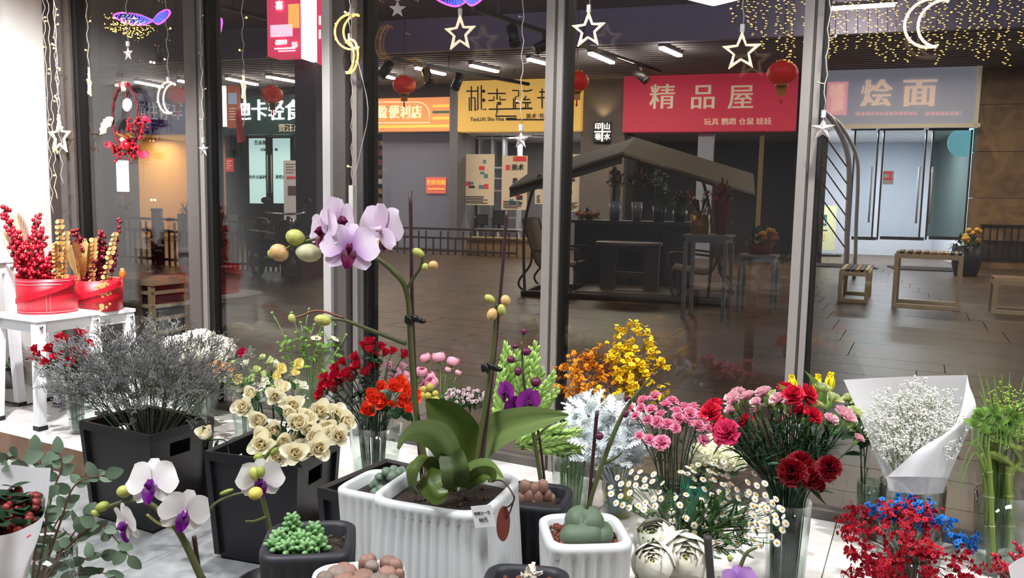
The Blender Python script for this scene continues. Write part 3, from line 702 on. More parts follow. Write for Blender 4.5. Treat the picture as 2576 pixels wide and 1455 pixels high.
# ------------------------------------------------------------------ red lanterns
m_lan = mat('lantern_red', hx(214, 40, 32), .5, emit=hx(200, 36, 30), estr=.22); m_lgold = mat('lantern_gold', hx(226, 168, 70), .4, .3)
def lantern(cx, cy, w, h, y, lab, lit=True):
    c = at_y(cx, cy, y); r = pxs(w/2, y); hh = pxs(h/2, y); e = thing('red_lantern', lab, 'lantern', c, 'red lanterns hung along the arcade')
    mb = MB(); n = 24; prof = []
    for i in range(9):
        a = -pi/2*.86+pi*.86*i/8; prof.append((r*cos(a), hh*sin(a)))
    base = len(mb.v)
    for (rr_, z) in prof:
        for j in range(n):
            t = 2*pi*j/n; q = rr_*(1 if j % 2 == 0 else .965); mb.addv(c+Vector((q*cos(t), q*sin(t), z)))
    for i in range(8):
        for j in range(n):
            a = i*n+j; b = i*n+(j+1) % n; mb.f.append((a, b, b+n, a+n))
    part('lantern_body', mb, m_lan, e, True)
    for s_ in (-1, 1): part('gold_cap', MB().lathe([(r*.42, 0), (r*.42, hh*.18)], 16, lambda p: c+Vector((p.x, p.y, s_*hh*.86+(p.z if s_ > 0 else -p.z))), True, True), m_lgold, e, True)
    b = c-Z3*hh*1.05; part('card', MB().box(lambda a, bb, cc: b+FU*a+FN*bb+Z3*cc, -r*.30, r*.30, -.004, .004, -hh*.75, 0), m_lgold, e)
    part('tassel', MB().tube([b-Z3*hh*.75, b-Z3*hh*1.35], [.012, .02], 6), m_lan, e, True)
    part('cord', MB().tube([c+Z3*hh*1.0, Vector((c.x, c.y, 5.06 if FD-c.dot(FN) > 3.9 else 4.42))], .006, 5), m_blk, e)
lantern(1017, 214, 58, 44, 15.5, 'red lantern hung before the orange store sign')
lantern(1452, 205, 58, 50, 14, 'red lantern hung before the yellow studio sign')
lantern(1968, 184, 76, 60, 12.5, 'red lantern hung before the red gift shop sign')
lantern(685, 238, 54, 42, 16, 'red lantern hung before the green shop sign')
lantern(446, 240, 46, 42, 16, 'red lantern hung before the navy parking sign')
# ceiling dome camera under the noodle sign etc. is too small to matter
# ------------------------------------------------------------------ slatted table and benches
m_cframe = mat('cream_steel', hx(232, 216, 184), .5, noise=.06)
SL = [mat('slat_%s' % n, c, .6) for n, c in (('cream', hx(230, 206, 160)), ('maroon', hx(84, 42, 34)), ('green', hx(52, 60, 44)), ('navy', hx(44, 42, 56)), ('orange', hx(206, 136, 82)), ('teal', hx(60, 76, 72)), ('rust', hx(140, 78, 56)))]
def slat_piece(name, label, cat, A, ex, ey, L, W, H, along_y, ns, group, seed, leg=.05):
    """A front-left foot; ex along the front, ey away; slats across"""
    e = thing(name, label, cat, A, group); ex = ex.normalized(); ey = ey.normalized(); q = random.Random(seed)
    fr = lambda a, b, c: A+ex*a+ey*b+Z3*c
    for a in (0, L-leg):
        for b in (0, W-leg): part('leg', MB().box(fr, a, a+leg, b, b+leg, 0, H-.06), m_cframe, e)
    for (a0, a1, b0, b1) in ((0, L, 0, leg), (0, L, W-leg, W), (0, leg, leg, W-leg), (L-leg, L, leg, W-leg)): part('top_rail', MB().box(fr, a0, a1, b0, b1, H-.06, H), m_cframe, e)
    if along_y: lows = ((0, L, 0, leg), (0, L, W-leg, W))
    else: lows = ((0, L, 0, leg), (0, L, W-leg, W))
    for (a0, a1, b0, b1) in lows: part('floor_rail', MB().box(fr, a0+leg, a1-leg, b0, b1, .0, .045), m_cframe, e)
    for i in range(ns):
        if along_y: w = (L-.02)/ns; mb = MB().box(fr, .01+i*w+.006, .01+(i+1)*w-.006, .0, W, H, H+.03)
        else: w = (W-.02)/ns; mb = MB().box(fr, 0, L, .01+i*w+.006, .01+(i+1)*w-.006, H, H+.03)
        part('slat', mb, SL[(0 if i % 2 == 0 else 1+q.randrange(6)) if ns > 8 else (0 if i in (0, ns-1) else 1+q.randrange(6))], e)
A = at_z(2242, 771, 0); B = at_z(2414, 783, 0); ex = (B-A); ey = Vector((-ex.y, ex.x, 0))
slat_piece('slat_table', 'striped slat-top table with a cream steel frame on the wet paving', 'table', A, ex, ey, ex.length, .62, .70, True, 16, None, 4)
A = at_z(2106, 759, 0); B = at_z(2183, 764, 0); ex2 = (B-A)
slat_piece('slat_bench', 'low cream-framed bench with dark green slats between banner and slat table', 'bench', A, ex2, Vector((-ex2.y, ex2.x, 0)), ex2.length, 1.15, .42, True, 6, 'slat benches', 8)
A = at_z(2494, 789, 0); C2 = at_z(2456, 748, 0); ey3 = (C2-A); ex3 = Vector((ey3.y, -ey3.x, 0))
slat_piece('slat_bench', 'low cream-framed bench with orange and brown slats before the iron grille', 'bench', A, ex3, ey3, 1.3, .45, .42, False, 6, 'slat benches', 21)
# ------------------------------------------------------------------ canopied glider
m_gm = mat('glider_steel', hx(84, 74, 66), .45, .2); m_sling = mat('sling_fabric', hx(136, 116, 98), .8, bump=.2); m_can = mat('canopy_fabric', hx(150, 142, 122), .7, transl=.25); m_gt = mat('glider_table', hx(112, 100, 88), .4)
G0 = at_z(1560, 745, 0); gx = WU*.96+WN*.2; gx.normalize(); gy = Vector((-gx.y, gx.x, 0))
def gf(a, b, c): return G0+gx*a+gy*b+Z3*c
e = thing('canopy_glider', 'double glider swing with facing sling seats, table and fabric canopy', 'garden swing', G0)
part('base_platform', MB().box(gf, -.55, .75, -.5, .55, .06, .10), m_gt, e)
for b in (-.55, .6): part('base_rail', MB().bar(gf(-1.25, b, .04), gf(1.42, b, .04), .07), m_gm, e)
for a in (-1.25, -.55, .75, 1.42): part('base_rail', MB().bar(gf(a, -.58, .04), gf(a, .63, .04), .07), m_gm, e)
mb = MB(); rim = []
for i in range(24):
    t = 2*pi*i/24; r_ = .40; rim.append((.1+r_*1.15*(abs(cos(t))**.7)*(1 if cos(t) >= 0 else -1), .02+r_*.85*(abs(sin(t))**.7)*(1 if sin(t) >= 0 else -1)))
mb.rings([[gf(x, y, .72) for x, y in rim], [gf(x, y, .755) for x, y in rim]]); part('table_top', mb, m_gt, e)
for a in (-.18, .42): part('table_leg', MB().box(gf, a-.10, a+.10, -.08, .12, .1, .72), m_gm, e)
part('table_stretcher', MB().bar(gf(-.18, .02, .3), gf(.42, .02, .3), .05, .08), m_gm, e)
for sg, a0 in ((1, 1.0), (-1, -.85)):
    seat = catmull([gf(a0-sg*.28, 0, .44), gf(a0, 0, .40), gf(a0+sg*.22, 0, .42), gf(a0+sg*.34, 0, .70), gf(a0+sg*.46, 0, 1.05)], 5)
    mb = MB(); b0 = len(mb.v)
    for p in seat:
        for b in (-.42, .42): mb.addv(p+gy*b); mb.addv(p+gy*b+Z3*.02)
    for i in range(len(seat)-1):
        k = i*4; mb.f += [(k, k+2, k+6, k+4), (k+1, k+5, k+7, k+3), (k, k+4, k+5, k+1), (k+2, k+3, k+7, k+6)]
    part('seat_sling', mb, m_sling, e, True)
    for b in (-.46, .46):
        part('seat_frame', MB().tube([p+gy*b for p in seat], .018, 6), m_gm, e, True)
        part('armrest', MB().tube(catmull([gf(a0-sg*.30, b, .44), gf(a0-sg*.33, b, .60), gf(a0-sg*.22, b, .66), gf(a0+sg*.30, b, .62)], 5), .016, 6), m_gm, e, True)
        part('rocker_leg', MB().tube(catmull([gf(a0+sg*.32, b, .62), gf(a0+sg*.34, b, .42), gf(a0+sg*.50, b, .18), gf(a0+sg*.40, b, .05), gf(a0+sg*.2, b, .045)], 5), .018, 6), m_gm, e, True)
        part('rocker_leg', MB().tube(catmull([gf(a0-sg*.26, b, .44), gf(a0-sg*.30, b, .25), gf(a0-sg*.22, b, .05)], 4), .018, 6), m_gm, e, True)
for a in (-1.25, 1.2):
    for b in (-.5,): part('canopy_pole', MB().tube(catmull([gf(a, b, .05), gf(a*1.02, b, .9), gf(a*.92, b, 1.5), gf(a*.85, b, 1.66)], 5), .02, 8), m_gm, e, True)
def cz(a): return 1.93-.50*abs(a-.05)/1.62
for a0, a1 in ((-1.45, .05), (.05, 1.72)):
    mb = MB(); tb = .30; mb.hull8([gf(a0, -.62, cz(a0)), gf(a1, -.62, cz(a1)), gf(a1, .75, cz(a1)+tb), gf(a0, .75, cz(a0)+tb), gf(a0, -.62, cz(a0)+.02), gf(a1, -.62, cz(a1)+.02), gf(a1, .75, cz(a1)+tb+.02), gf(a0, .75, cz(a0)+tb+.02)]); part('canopy', mb, m_can if a0 > 0 else mat('canopy_fabric_shaded', hx(84, 90, 90), .7, transl=.1), e)  # left half gets a darker fabric copy that paints its shade
    part('canopy_rail', MB().tube([gf(a0, -.63, cz(a0)-.02), gf(a1, -.63, cz(a1)-.02)], .03, 8), m_gm, e, True)
    if a0 < 0:
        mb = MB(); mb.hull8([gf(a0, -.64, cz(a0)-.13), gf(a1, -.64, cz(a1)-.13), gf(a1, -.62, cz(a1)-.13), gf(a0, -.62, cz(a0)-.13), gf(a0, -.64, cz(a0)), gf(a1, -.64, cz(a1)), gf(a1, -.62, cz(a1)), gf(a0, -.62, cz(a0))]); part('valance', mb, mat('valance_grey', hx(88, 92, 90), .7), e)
mb = MB(); mb.box(gf, .85, 1.38, -.40, .45, 0.0, .08); solo('floor_tray', mb, mat('tray_black', hx(20, 20, 20), .5), 'shallow black tray on the paving under the glider seat', 'tray')
# ------------------------------------------------------------------ dark planter counter behind the glider, standing in for a reflection in the glass
m_cnt = mat('counter_dark', hx(76, 75, 76), .5); C0 = at_y(1445, 560, 12.6); C1 = at_y(1742, 560, 12.2); cx_ = (C1-C0); cx_.z = 0; cl = cx_.length; cx_.normalize(); cyv = Vector((-cx_.y, cx_.x, 0)); CZ0 = 1.02
def cf(a, b, c): return Vector((C0.x, C0.y, 0))+cx_*a+cyv*b+Z3*c
e = thing('reflected_counter', 'long dark stand-in for a reflected counter carrying flower vases behind the canopied glider', 'counter', cf(cl/2, .3, 0))
part('counter_body', MB().box(cf, 0, cl, .04, .6, 0, CZ0-.05), m_cnt, e); part('counter_top', MB().box(cf, -.05, cl+.05, 0, .65, CZ0-.05, CZ0), mat('counter_top', hx(92, 92, 94), .35), e)
for i in range(1, 4): part('panel_batten', MB().box(cf, cl*i/4-.02, cl*i/4+.02, .0, .04, 0, CZ0-.05), m_frame, e)
# ------------------------------------------------------------------ wooden railings
m_rail = mat('brown_rail', hx(74, 56, 48), .6)
def railing(pa, pb, y, n, lab, H=.85, posts=()):
    A = at_y(*pa, y[0]); B = at_y(*pb, y[1]); A.z = B.z = 0; e = thing('railing', lab, 'railing', A)
    d = (B-A)
    for z in (H, H-.22, .10): part('rail', MB().bar(A+Z3*z, B+Z3*z, .05, .05), m_rail, e)
    for i in range(n+1): p = A+d*(i/n); part('baluster', MB().bar(p+Z3*.0, p+Z3*(H-.05 if i % 3 else H-.22), .03), m_rail, e)
    for t in posts:
        p = A+d*t; mb = MB(); mb.tube([p, p+Z3*(H+.16)], .10, 10); mb.tube([p+Z3*(H+.16), p+Z3*(H+.20)], [.12, .10], 10); part('post', mb, m_rail, e, True)
railing((300, 600), (500, 610), (15.5, 14.5), 14, 'brown wooden railing with a round post before the cream passage', .85, (.5, 1.0))
railing((548, 610), (700, 615), (14.4, 13.9), 12, 'brown wooden railing before the green shop doors', .85, (0,))
railing((930, 628), (1300, 628), (20.0, 18.6), 20, 'brown railing before the convenience store and studio', .62)
mb = MB(); A = at_y(1180, 622, 19.4); B = at_y(1345, 622, 18.9); A.z = B.z = 0
e = thing('stone_kerb', 'low beige stone kerb behind the railing of the art studio', 'kerb', A); part('kerb_block', MB().bar(A+Z3*.2, B+Z3*.2, .4, .4), mat('beige_stone', hx(190, 156, 108), .7, noise=.1), e); part('kerb_cap', MB().bar(A+Z3*.42, B+Z3*.42, .46, .05), mat('beige_cap', hx(170, 140, 100), .7), e)
# planter boxes
m_pl = mat('planter_grey', hx(96, 92, 92), .7); m_fol = mat('far_foliage', hx(58, 80, 44), .7, noise=.4, nscale=20)
def bush(c, r, n, rng, mb=None, leaf=.05):
    mb = mb or MB()
    for i in range(n):
        d = Vector((rng.gauss(0, 1), rng.gauss(0, 1), rng.gauss(.5, .8))).normalized(); p = c+Vector((d.x*r[0], d.y*r[1], abs(d.z)*r[2]))*(rng.random()**.4)
        x = Vector((rng.gauss(0, 1), rng.gauss(0, 1), rng.gauss(0, 1))).normalized(); mb.blade([p, p+(d+x*.6)*leaf*.6, p+(d+x*.9)*leaf*1.3], [.004, leaf*.35, .002])
    return mb
rr = random.Random(9)
for cx, cy, w, y, lab in ((312, 540, 36, 16.5, 'grey planter box of low greenery under the vertical light box'), (470, 540, 26, 15.6, 'grey planter box of low greenery at the edge of the cream passage'), (560, 545, 60, 15.2, 'dark planter box of low greenery beside the red notice')):
    p = at_y(cx, cy, y); p.z = 0; h = pxs(w/2, y); e = thing('planter_box', lab, 'planter', p)
    part('box', MB().box(lambda a, b, c: p+FU*a+FN*b+Z3*c, -h, h, -.15, .15, 0, .95), m_pl, e); part('greenery', bush(p+Z3*.93, (h, .15, .22), 90, rr), m_fol, e, kind='stuff')
# ------------------------------------------------------------------ parked scooter
m_sb = mat('scooter_black', hx(22, 20, 24), .35); m_tyre = mat('tyre', hx(18, 18, 18), .8); m_chr = mat('chrome', hx(200, 200, 205), .15, 1.0)
Q0 = at_y(690, 640, 12.5); Q0.z = 0; qx = (WU*.8-WN*.3).normalized(); qy = Vector((-qx.y, qx.x, 0))
def sf(a, b, c): return Q0+qx*a+qy*b+Z3*c
e = thing('scooter', 'black electric scooter parked by the wooden railing', 'scooter', Q0)
for a in (-.62, .62):
    ring = [sf(a+.21*cos(2*pi*i/20), 0, .24+.21*sin(2*pi*i/20)) for i in range(21)]; part('wheel', MB().tube(ring, .045, 8, False), m_tyre, e, True)
    part('hub', MB().tube([sf(a, -.06, .24), sf(a, .06, .24)], .09, 12), m_alud, e, True)
part('floorboard', MB().box(sf, -.25, .35, -.14, .14, .26, .34), m_sb, e)
part('rear_body', MB().rings([[sf(a, b*w, z) for a, b, z in ((-.72, -1, .44), (-.72, 1, .44), (-.15, 1, .36), (-.15, -1, .36))] for w in (.15,)]+[[sf(a, b*.12, z) for a, b, z in ((-.74, -1, .66), (-.74, 1, .66), (-.12, 1, .62), (-.12, -1, .62))]]), m_sb, e)
part('seat', MB().rings([[sf(a, b*.13, z) for a, b, z in ((-.76, -1, .66), (-.76, 1, .66), (-.08, 1, .64), (-.08, -1, .64))], [sf(a, b*.10, z) for a, b, z in ((-.74, -1, .76), (-.74, 1, .76), (-.12, 1, .72), (-.12, -1, .72))]]), mat('scooter_seat', hx(40, 30, 30), .6), e)
part('front_shield', MB().hull8([sf(.34, -.2, .34), sf(.42, -.2, .34), sf(.42, .2, .34), sf(.34, .2, .34), sf(.46, -.17, .95), sf(.54, -.17, .95), sf(.54, .17, .95), sf(.46, .17, .95)]), m_sb, e)
part('fork', MB().tube([sf(.62, 0, .24), sf(.48, 0, 1.0)], .03, 8), m_chr, e, True); part('handlebar', MB().tube(catmull([sf(.36, -.34, 1.06), sf(.46, -.12, 1.04), sf(.46, .12, 1.04), sf(.36, .34, 1.06)], 4), .018, 8), m_chr, e, True)
for b in (-1, 1):
    part('mirror', MB().ball(sf(.44, b*.34, 1.24), (.07, .03, .05), 10, 6), m_sb, e, True); part('mirror_stalk', MB().tube([sf(.42, b*.25, 1.05), sf(.44, b*.33, 1.22)], .008, 5), m_chr, e)
part('headlamp', MB().ball(sf(.56, 0, .92), (.07, .09, .07), 10, 6), m_chr, e, True)
solo('helmet', MB().ball(sf(-.42, 0, .86), (.13, .12, .11), 14, 8), m_sb, 'black helmet resting on the seat of the parked scooter', 'helmet', smooth=True, loc=sf(-.42, 0, .76))
e = thing('rear_basket', 'dark red cargo box beside the parked scooter', 'box', sf(-.3, .55, 0)); part('box_body', MB().box(sf, -.6, .1, .4, .8, 0, .62), mat('cargo_red', hx(92, 34, 34), .6), e); part('box_lid', MB().box(sf, -.62, .12, .38, .82, .62, .66), mat('cargo_lid', hx(70, 26, 28), .6), e)
# ------------------------------------------------------------------ cream slatted cabinet just outside the glass
p0 = win(312, 760, -.95); p0.z = 0
cfm = lambda a, b, c: p0+WU*a+WN*b+Z3*c
e = thing('slatted_cabinet', 'cream slatted outdoor cabinet standing outside the left window', 'cabinet', p0); m_cab = mat('cream_cabinet', hx(176, 158, 122), .6)
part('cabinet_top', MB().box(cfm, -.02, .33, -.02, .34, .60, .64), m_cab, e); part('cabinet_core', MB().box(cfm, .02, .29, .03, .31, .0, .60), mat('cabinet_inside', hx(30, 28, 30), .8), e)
for a in (0, .135, .28): part('upright', MB().box(cfm, a, a+.03, -.01, .03, 0, .60), m_cab, e)
for i in range(6): part('slat', MB().box(cfm, 0, .31, -.005, .025, .03+i*.1, .055+i*.1), m_cab, e)
for i in range(6): part('slat', MB().box(cfm, .28, .31, .03, .32, .03+i*.1, .055+i*.1), m_cab, e)
# ------------------------------------------------------------------ side table with red arrangement, stand with flower basket: stand-ins for reflections in glass
m_tb = mat('grey_table', hx(150, 152, 160), .4)
def small_table(cx, cy_top, w, y, H, lab, nm='reflected_table', mt=None):
    c = at_y(cx, cy_top, y); H = c.z if H is None else H; c.z = 0; h = pxs(w/2, y); mt = mt or m_tb
    fr = lambda a, b, z: c+WU*a+WN*b+Z3*z; e = thing(nm, lab, 'table', c)
    part('table_top', MB().box(fr, -h, h, -h*.8, h*.8, H-.03, H), mt, e); part('apron', MB().box(fr, -h*.92, h*.92, -h*.72, h*.72, H-.09, H-.03), mt, e)
    for a in (-.9, .9):
        for b in (-.7, .7): part('leg', MB().box(fr, a*h-.02, a*h+.02, b*h-.02, b*h+.02, 0, H-.09), mt, e)
    return c+Z3*H, h
tt, th = small_table(1785, 590, 110, 9.0, None, 'stand-in for a reflected grey side table carrying a gold bucket and red arrangement', mt=m_tb)
m_gb = mat('reflected_gold_bucket', hx(160, 118, 56), .4, .5, noise=.3, nscale=30); m_rb2 = mat('dark_red_wrap', hx(120, 26, 24), .6); m_berry = mat('berry_red', hx(150, 16, 30), .3); m_gl = mat('gold_leaf', hx(228, 186, 118), .38, .25)
e = thing('reflected_gold_bucket', 'stand-in for a reflected gold speckled bucket with red berries on the grey side table', 'bucket', tt-WU*.115)
fr = lambda p: tt-WU*.115+p
part('bucket_body', MB().lathe([(.10, .002), (.11, .22), (.105, .22), (.095, .02)], 24, fr), m_gb, e, True)
for k in range(5):
    b0 = tt-WU*.115+Vector((-.05+.025*k, .03*((k % 3)-1), .10)); t0 = b0+Vector((-.10+.03*k, .05*((k % 3)-1), rr.uniform(.28, .44))); mb = MB(); mb.tube([b0, t0], .004, 5); part('stem', mb, m_rail, e)
    mb = MB()
    for i in range(22):
        p = b0.lerp(t0, .3+.7*rr.random())+Vector((rr.gauss(0, .02), rr.gauss(0, .02), rr.gauss(0, .015))); mb.ball(p, .013, 6, 4)
    part('berry_cluster', mb, m_berry if k % 2 == 0 else m_gl, e, True)
for k in range(12):
    b0 = tt-WU*.115+Z3*.18; a = rr.uniform(1.7, 5.0); mb = MB(); d = Vector((cos(a), sin(a), 0)); mb.blade([b0, b0+d*.12+Z3*.20, b0+d*.26+Z3*rr.uniform(.05, .30)], [.006, .012, .002]); part('leaf', mb, mat('dark_leaf', hx(34, 48, 34), .5), e, True)
e = thing('reflected_gift_wrap', 'stand-in for a reflected dark red wrapped arrangement next to the gold bucket', 'arrangement', tt+WU*.125)
fr2 = lambda p: tt+WU*.125+p
part('wrap', MB().lathe([(.055, .002), (.07, .15), (.10, .38), (.115, .42), (.10, .40), (.06, .1)], 18, fr2), m_rb2, e, True)
part('flower_mass', bush(tt+WU*.125+Z3*.40, (.09, .09, .16), 160, rr, leaf=.045), mat('red_mass', hx(132, 24, 26), .7), e, kind='stuff')
tt2, th2 = small_table(1910, 640, 90, 9.8, None, 'stand-in for a reflected white stand carrying a red flower basket before the noodle banner', 'reflected_stand', m_tb)
e = thing('reflected_basket', 'stand-in for a reflected round red basket of mixed greenery and yellow blooms on the white stand', 'flower basket', tt2)
part('basket', MB().lathe([(.13, .002), (.17, .13), (.16, .13), (.12, .02)], 20, lambda p: tt2+p), m_rb2, e, True)
part('greenery', bush(tt2+Z3*.12, (.20, .17, .20), 150, rr, leaf=.05), m_fol, e, kind='stuff')
m_yf = mat('yellow_bloom', hx(220, 170, 60), .6); m_of = mat('coral_bloom', hx(200, 90, 66), .6)
for i in range(12):
    p = tt2+Vector((rr.uniform(-.12, .22), rr.uniform(-.2, .0), rr.uniform(.18, .32))); part('bloom', MB().ball(p, .035, 8, 5), m_yf if i % 2 else m_of, e, True)
# flowers on the dark counter; the vases stand in for reflected ones
def vase_bunch(a, b, lab, r, h, cols, spread, hh, mv, cat='vase of flowers', n=26):
    p = cf(a, b, CZ0); e = thing('reflected_vase', lab, cat, p)
    part('vase', MB().lathe([(r*.8, .001), (r, h), (r*.93, h), (r*.75, .02)], 16, lambda q: p+q), mv, e, True)
    mb = MB(); mbl = MB(); tips = []
    for i in range(n):
        t = p+Vector((max(-1.4, min(1.4, rr.gauss(0, .7)))*spread, rr.gauss(0, spread*.6), h+hh*rr.uniform(.4, 1))); tips.append(t); of = Vector((t.x-p.x, t.y-p.y, 0)); of = of*min(1, r*.75/max(1e-4, of.length)); mb.tube([p+of*.7+Z3*.03, p+of+Z3*h, t], .0035, 4)
    part('stems', mb, m_fol, e, kind='stuff')
    for k, c in enumerate(cols):
        mb2 = MB()
        for t in tips[k::len(cols)]: bush(t-Z3*.03, (.05, .05, .06), 8, rr, mb2, .05)
        part('flower_heads', mb2, c, e, True, kind='stuff')
m_vw = mat('frosted_vase', hx(130, 136, 144), .2); m_vd = mat('dark_vase', hx(60, 64, 66), .3)
m_straw = mat('straw_grass', hx(116, 106, 60), .8); m_crim = mat('crimson_bloom', hx(120, 34, 50), .7); m_pw = mat('pale_bloom', hx(170, 176, 160), .7)
vase_bunch(.60, .3, 'stand-in for a reflected frosted vase of dry straw grass on the dark counter', .10, .30, [m_straw], .07, .5, m_vw)
vase_bunch(.95, .3, 'stand-in for a reflected frosted vase of crimson and green stems on the dark counter', .09, .30, [m_fol, m_crim], .075, .45, m_vw)
vase_bunch(1.30, .3, 'stand-in for a reflected dark vase of white and green blooms on the dark counter', .11, .24, [m_fol, m_pw], .075, .55, m_vd)
vase_bunch(1.62, .35, 'stand-in for a reflected low dark vase of red blooms at the end of the dark counter', .12, .18, [m_fol, m_crim], .07, .25, m_vd)
e = thing('flower_garland', 'bed of peach roses and greenery on the near end of the dark counter', 'flower bed', cf(.2, .2, CZ0)); part('greenery', bush(cf(.18, .25, CZ0+.022), (.20, .16, .09), 160, rr, leaf=.05), m_fol, e, kind='stuff')
for i in range(12): part('rose', MB().ball(cf(.02+i*.030, .12+.12*rr.random(), CZ0+.08+.03*rr.random()), .035, 8, 5), mat('peach_rose', hx(206, 140, 96), .6), e, True)
# banner by the noodle shop, planter with yellow flowers
e = thing('price_banner', 'green and cream stand-up banner with a teal price box by the noodle shop', 'banner', at_z(2085, 640, 0)); b0 = at_z(2092, 645, 0); by = b0.y
def pb(x, y): return at_y(x, y, by)
def brect(x0, y0, x1, y1, d0, d1): a = pb(x0, y0); b = pb(x1, y1); return MB().box(wf, a.x, b.x, by-d1, by-d0, b.z, a.z)
part('sheet', brect(2040, 518, 2098, 630, 0, .02), mat('banner_cream', hx(196, 196, 150), .6, emit=hx(196, 196, 150), estr=.15), e)
part('price_box', brect(2046, 540, 2078, 568, .02, .03), mat('banner_teal', hx(28, 92, 96), .6), e); part('picture', brect(2050, 588, 2074, 606, .02, .03), mat('banner_pic', hx(210, 176, 120), .6), e)
part('lettering', text_mb('10元', pxs(16, by), pb(2062, 556)-Vector((0, .032, 0)), (1, 0, 0), Z3, .02), m_gold, e); part('text_line', brect(2048, 578, 2080, 581, .02, .03), m_ink, e)
for x in (2040, 2098): part('pole', MB().bar(pb(x, 512), Vector((pb(x, 640).x, by, 0)), .02), m_cframe, e)
part('foot', brect(2036, 640, 2110, 646, -.15, .15), m_blk, e)
p = at_z(2428, 694, 0); e = thing('barrel_planter', 'dark blue barrel planter with yellow blooms beside the iron grille', 'planter', p)
part('barrel', MB().lathe([(.20, .001), (.26, .24), (.27, .58), (.24, .58), (.22, .5)], 20, lambda q: p+q), mat('barrel_blue', hx(28, 32, 46), .5), e, True); part('soil', MB().lathe([(.01, .52), (.235, .52)], 20, lambda q: p+q), m_ink, e)
part('foliage', bush(p+Z3*.52, (.24, .24, .25), 120, rr, leaf=.08), m_fol, e, kind='stuff')
for i in range(10): part('bloom', MB().ball(p+Vector((rr.uniform(-.22, .2), -.12+rr.uniform(-.1, .1), .66+rr.uniform(0, .25))), .055, 8, 5), m_yf, e, True)
# curved arch of tubes with wires, standing in for a reflection
e = thing('reflected_arch', 'stand-in for a reflected grey curved tube arch with slanted wires beside the noodle shop', 'arch', at_z(2140, 640, 0)); ay = 14.5
for dx, r_ in ((0, .05), (22, .035)):
    part('arch_tube', MB().tube(catmull([at_y(x, y, ay) for x, y in ((2072-dx, 282), (2092+dx*.3, 300), (2118+dx*.7, 345), (2134+dx, 400), (2136+dx, 470), (2132+dx, 560), (2130+dx, 640))], 5)+[Vector((at_y(2130+dx, 640, ay).x, ay, 0))], r_, 8), m_alul, e, True)
for i in range(6): part('wire', MB().tube([at_y(2066, 330+i*42, ay), at_y(2130, 420+i*42, ay)], .012, 4), m_blk, e)
# ------------------------------------------------------------------ festive lights outside
def dots(mb, P, r): 
    for p in P: mb.ball(p, r, 4, 3)
m_gdot = glow('gold_led', hx(255, 198, 96), 5.0); m_bdot = glow('blue_led', hx(70, 80, 255), 3.0); m_pdot = glow('pink_led', hx(235, 80, 210), 3.0); m_wire = mat('led_wire', hx(60, 60, 66), .6)
rr = random.Random(17)
for k in range(30):
    x = 1850+k*25.5+rr.uniform(-6, 6); yb = rr.uniform(118, 172) if k > 5 else 40+k*22+rr.uniform(-5, 20); y = 8.2+rr.uniform(-.25, .25)
    t = at_y(x, -40, y); b = at_y(x+rr.uniform(-8, 8), yb, y); L = (t-b).length
    e = thing('icicle_light_strand', 'strand of tiny golden lights in the hanging curtain near the noodle sign', 'string lights', t, 'golden light curtain'); part('wire', MB().tube([t, b], .003, 4), m_wire, e)
    mb = MB(); n = int(L/.021)
    for i in range(n):
        q = t.lerp(b, (i+.5)/n)+Vector((rr.gauss(0, .028)*(1-.4*i/n), rr.gauss(0, .03), 0))
        for sx in (-.006, .006): mb.ball(q+Vector((sx, 0, rr.uniform(-.003, .003))), .0042, 4, 3)
    part('bulbs', mb, m_gdot, e, kind='stuff')
def butterfly(cx, cy, w, h, y, lab):
    c = at_y(cx, cy, y); e = thing('butterfly_light', lab, 'light decoration', c, 'butterfly lights hung under the arcade'); W = pxs(w/2, y); H = pxs(h/2, y); mbb = MB(); mbp = MB(); fr_ = MB()
    for sg in (-1, 1):
        out = [(0, 0), (.35*sg, .6), (.8*sg, .75), (1.0*sg, .35), (.85*sg, -.1), (.55*sg, -.5), (.25*sg, -.55), (0, 0)]
        P = catmull([c+FU*(a*W)+Z3*(b*H)-FN*(.2*abs(a)) for a, b in out], 8); fr_.tube(P, .006, 4); dots(mbp, P, .013)
        for k in range(12):
            t = (k+.5)/12; q = P[int(t*(len(P)-1))]
            for i in range(1, 10): mbb.ball(c.lerp(q, i/10), .012, 4, 3)
    part('frame', fr_, m_wire, e); part('blue_bulbs', mbb, m_bdot, e, kind='stuff'); part('pink_bulbs', mbp, m_pdot, e, kind='stuff')
    part('cord', MB().tube([c, Vector((c.x, c.y, 5.06))], .006, 4), m_wire, e)
butterfly(385, 52, 165, 40, 10.5, 'blue and pink butterfly light hanging by the golden light disc')
butterfly(548, 74, 80, 46, 10.8, 'blue and pink butterfly light hanging near the red light boxes')
butterfly(1172, 4, 136, 44, 9.5, 'blue and pink butterfly light above the hanging star')
c = at_y(322, 66, 9.0); e = thing('gold_light_disc', 'flat disc of tiny golden lights hanging in the arcade', 'light decoration', c); mb = MB()
for i in range(230):
    a = rr.random()*6.283; q = rr.random()**.5; mb.ball(c+Vector((.20*q*cos(a), .25*rr.uniform(-1, 1), .10*q*sin(a))), .006, 4, 3)
part('bulbs', mb, m_gdot, e, kind='stuff'); part('cord', MB().tube([c, Vector((c.x, c.y, 5.06))], .005, 4), m_wire, e)
part('ring', MB().tube([c+Vector((.2*cos(2*pi*i/20), .35*sin(2*pi*i/20), .075*sin(2*pi*i/20))) for i in range(21)], .006, 4, False), m_wire, e)
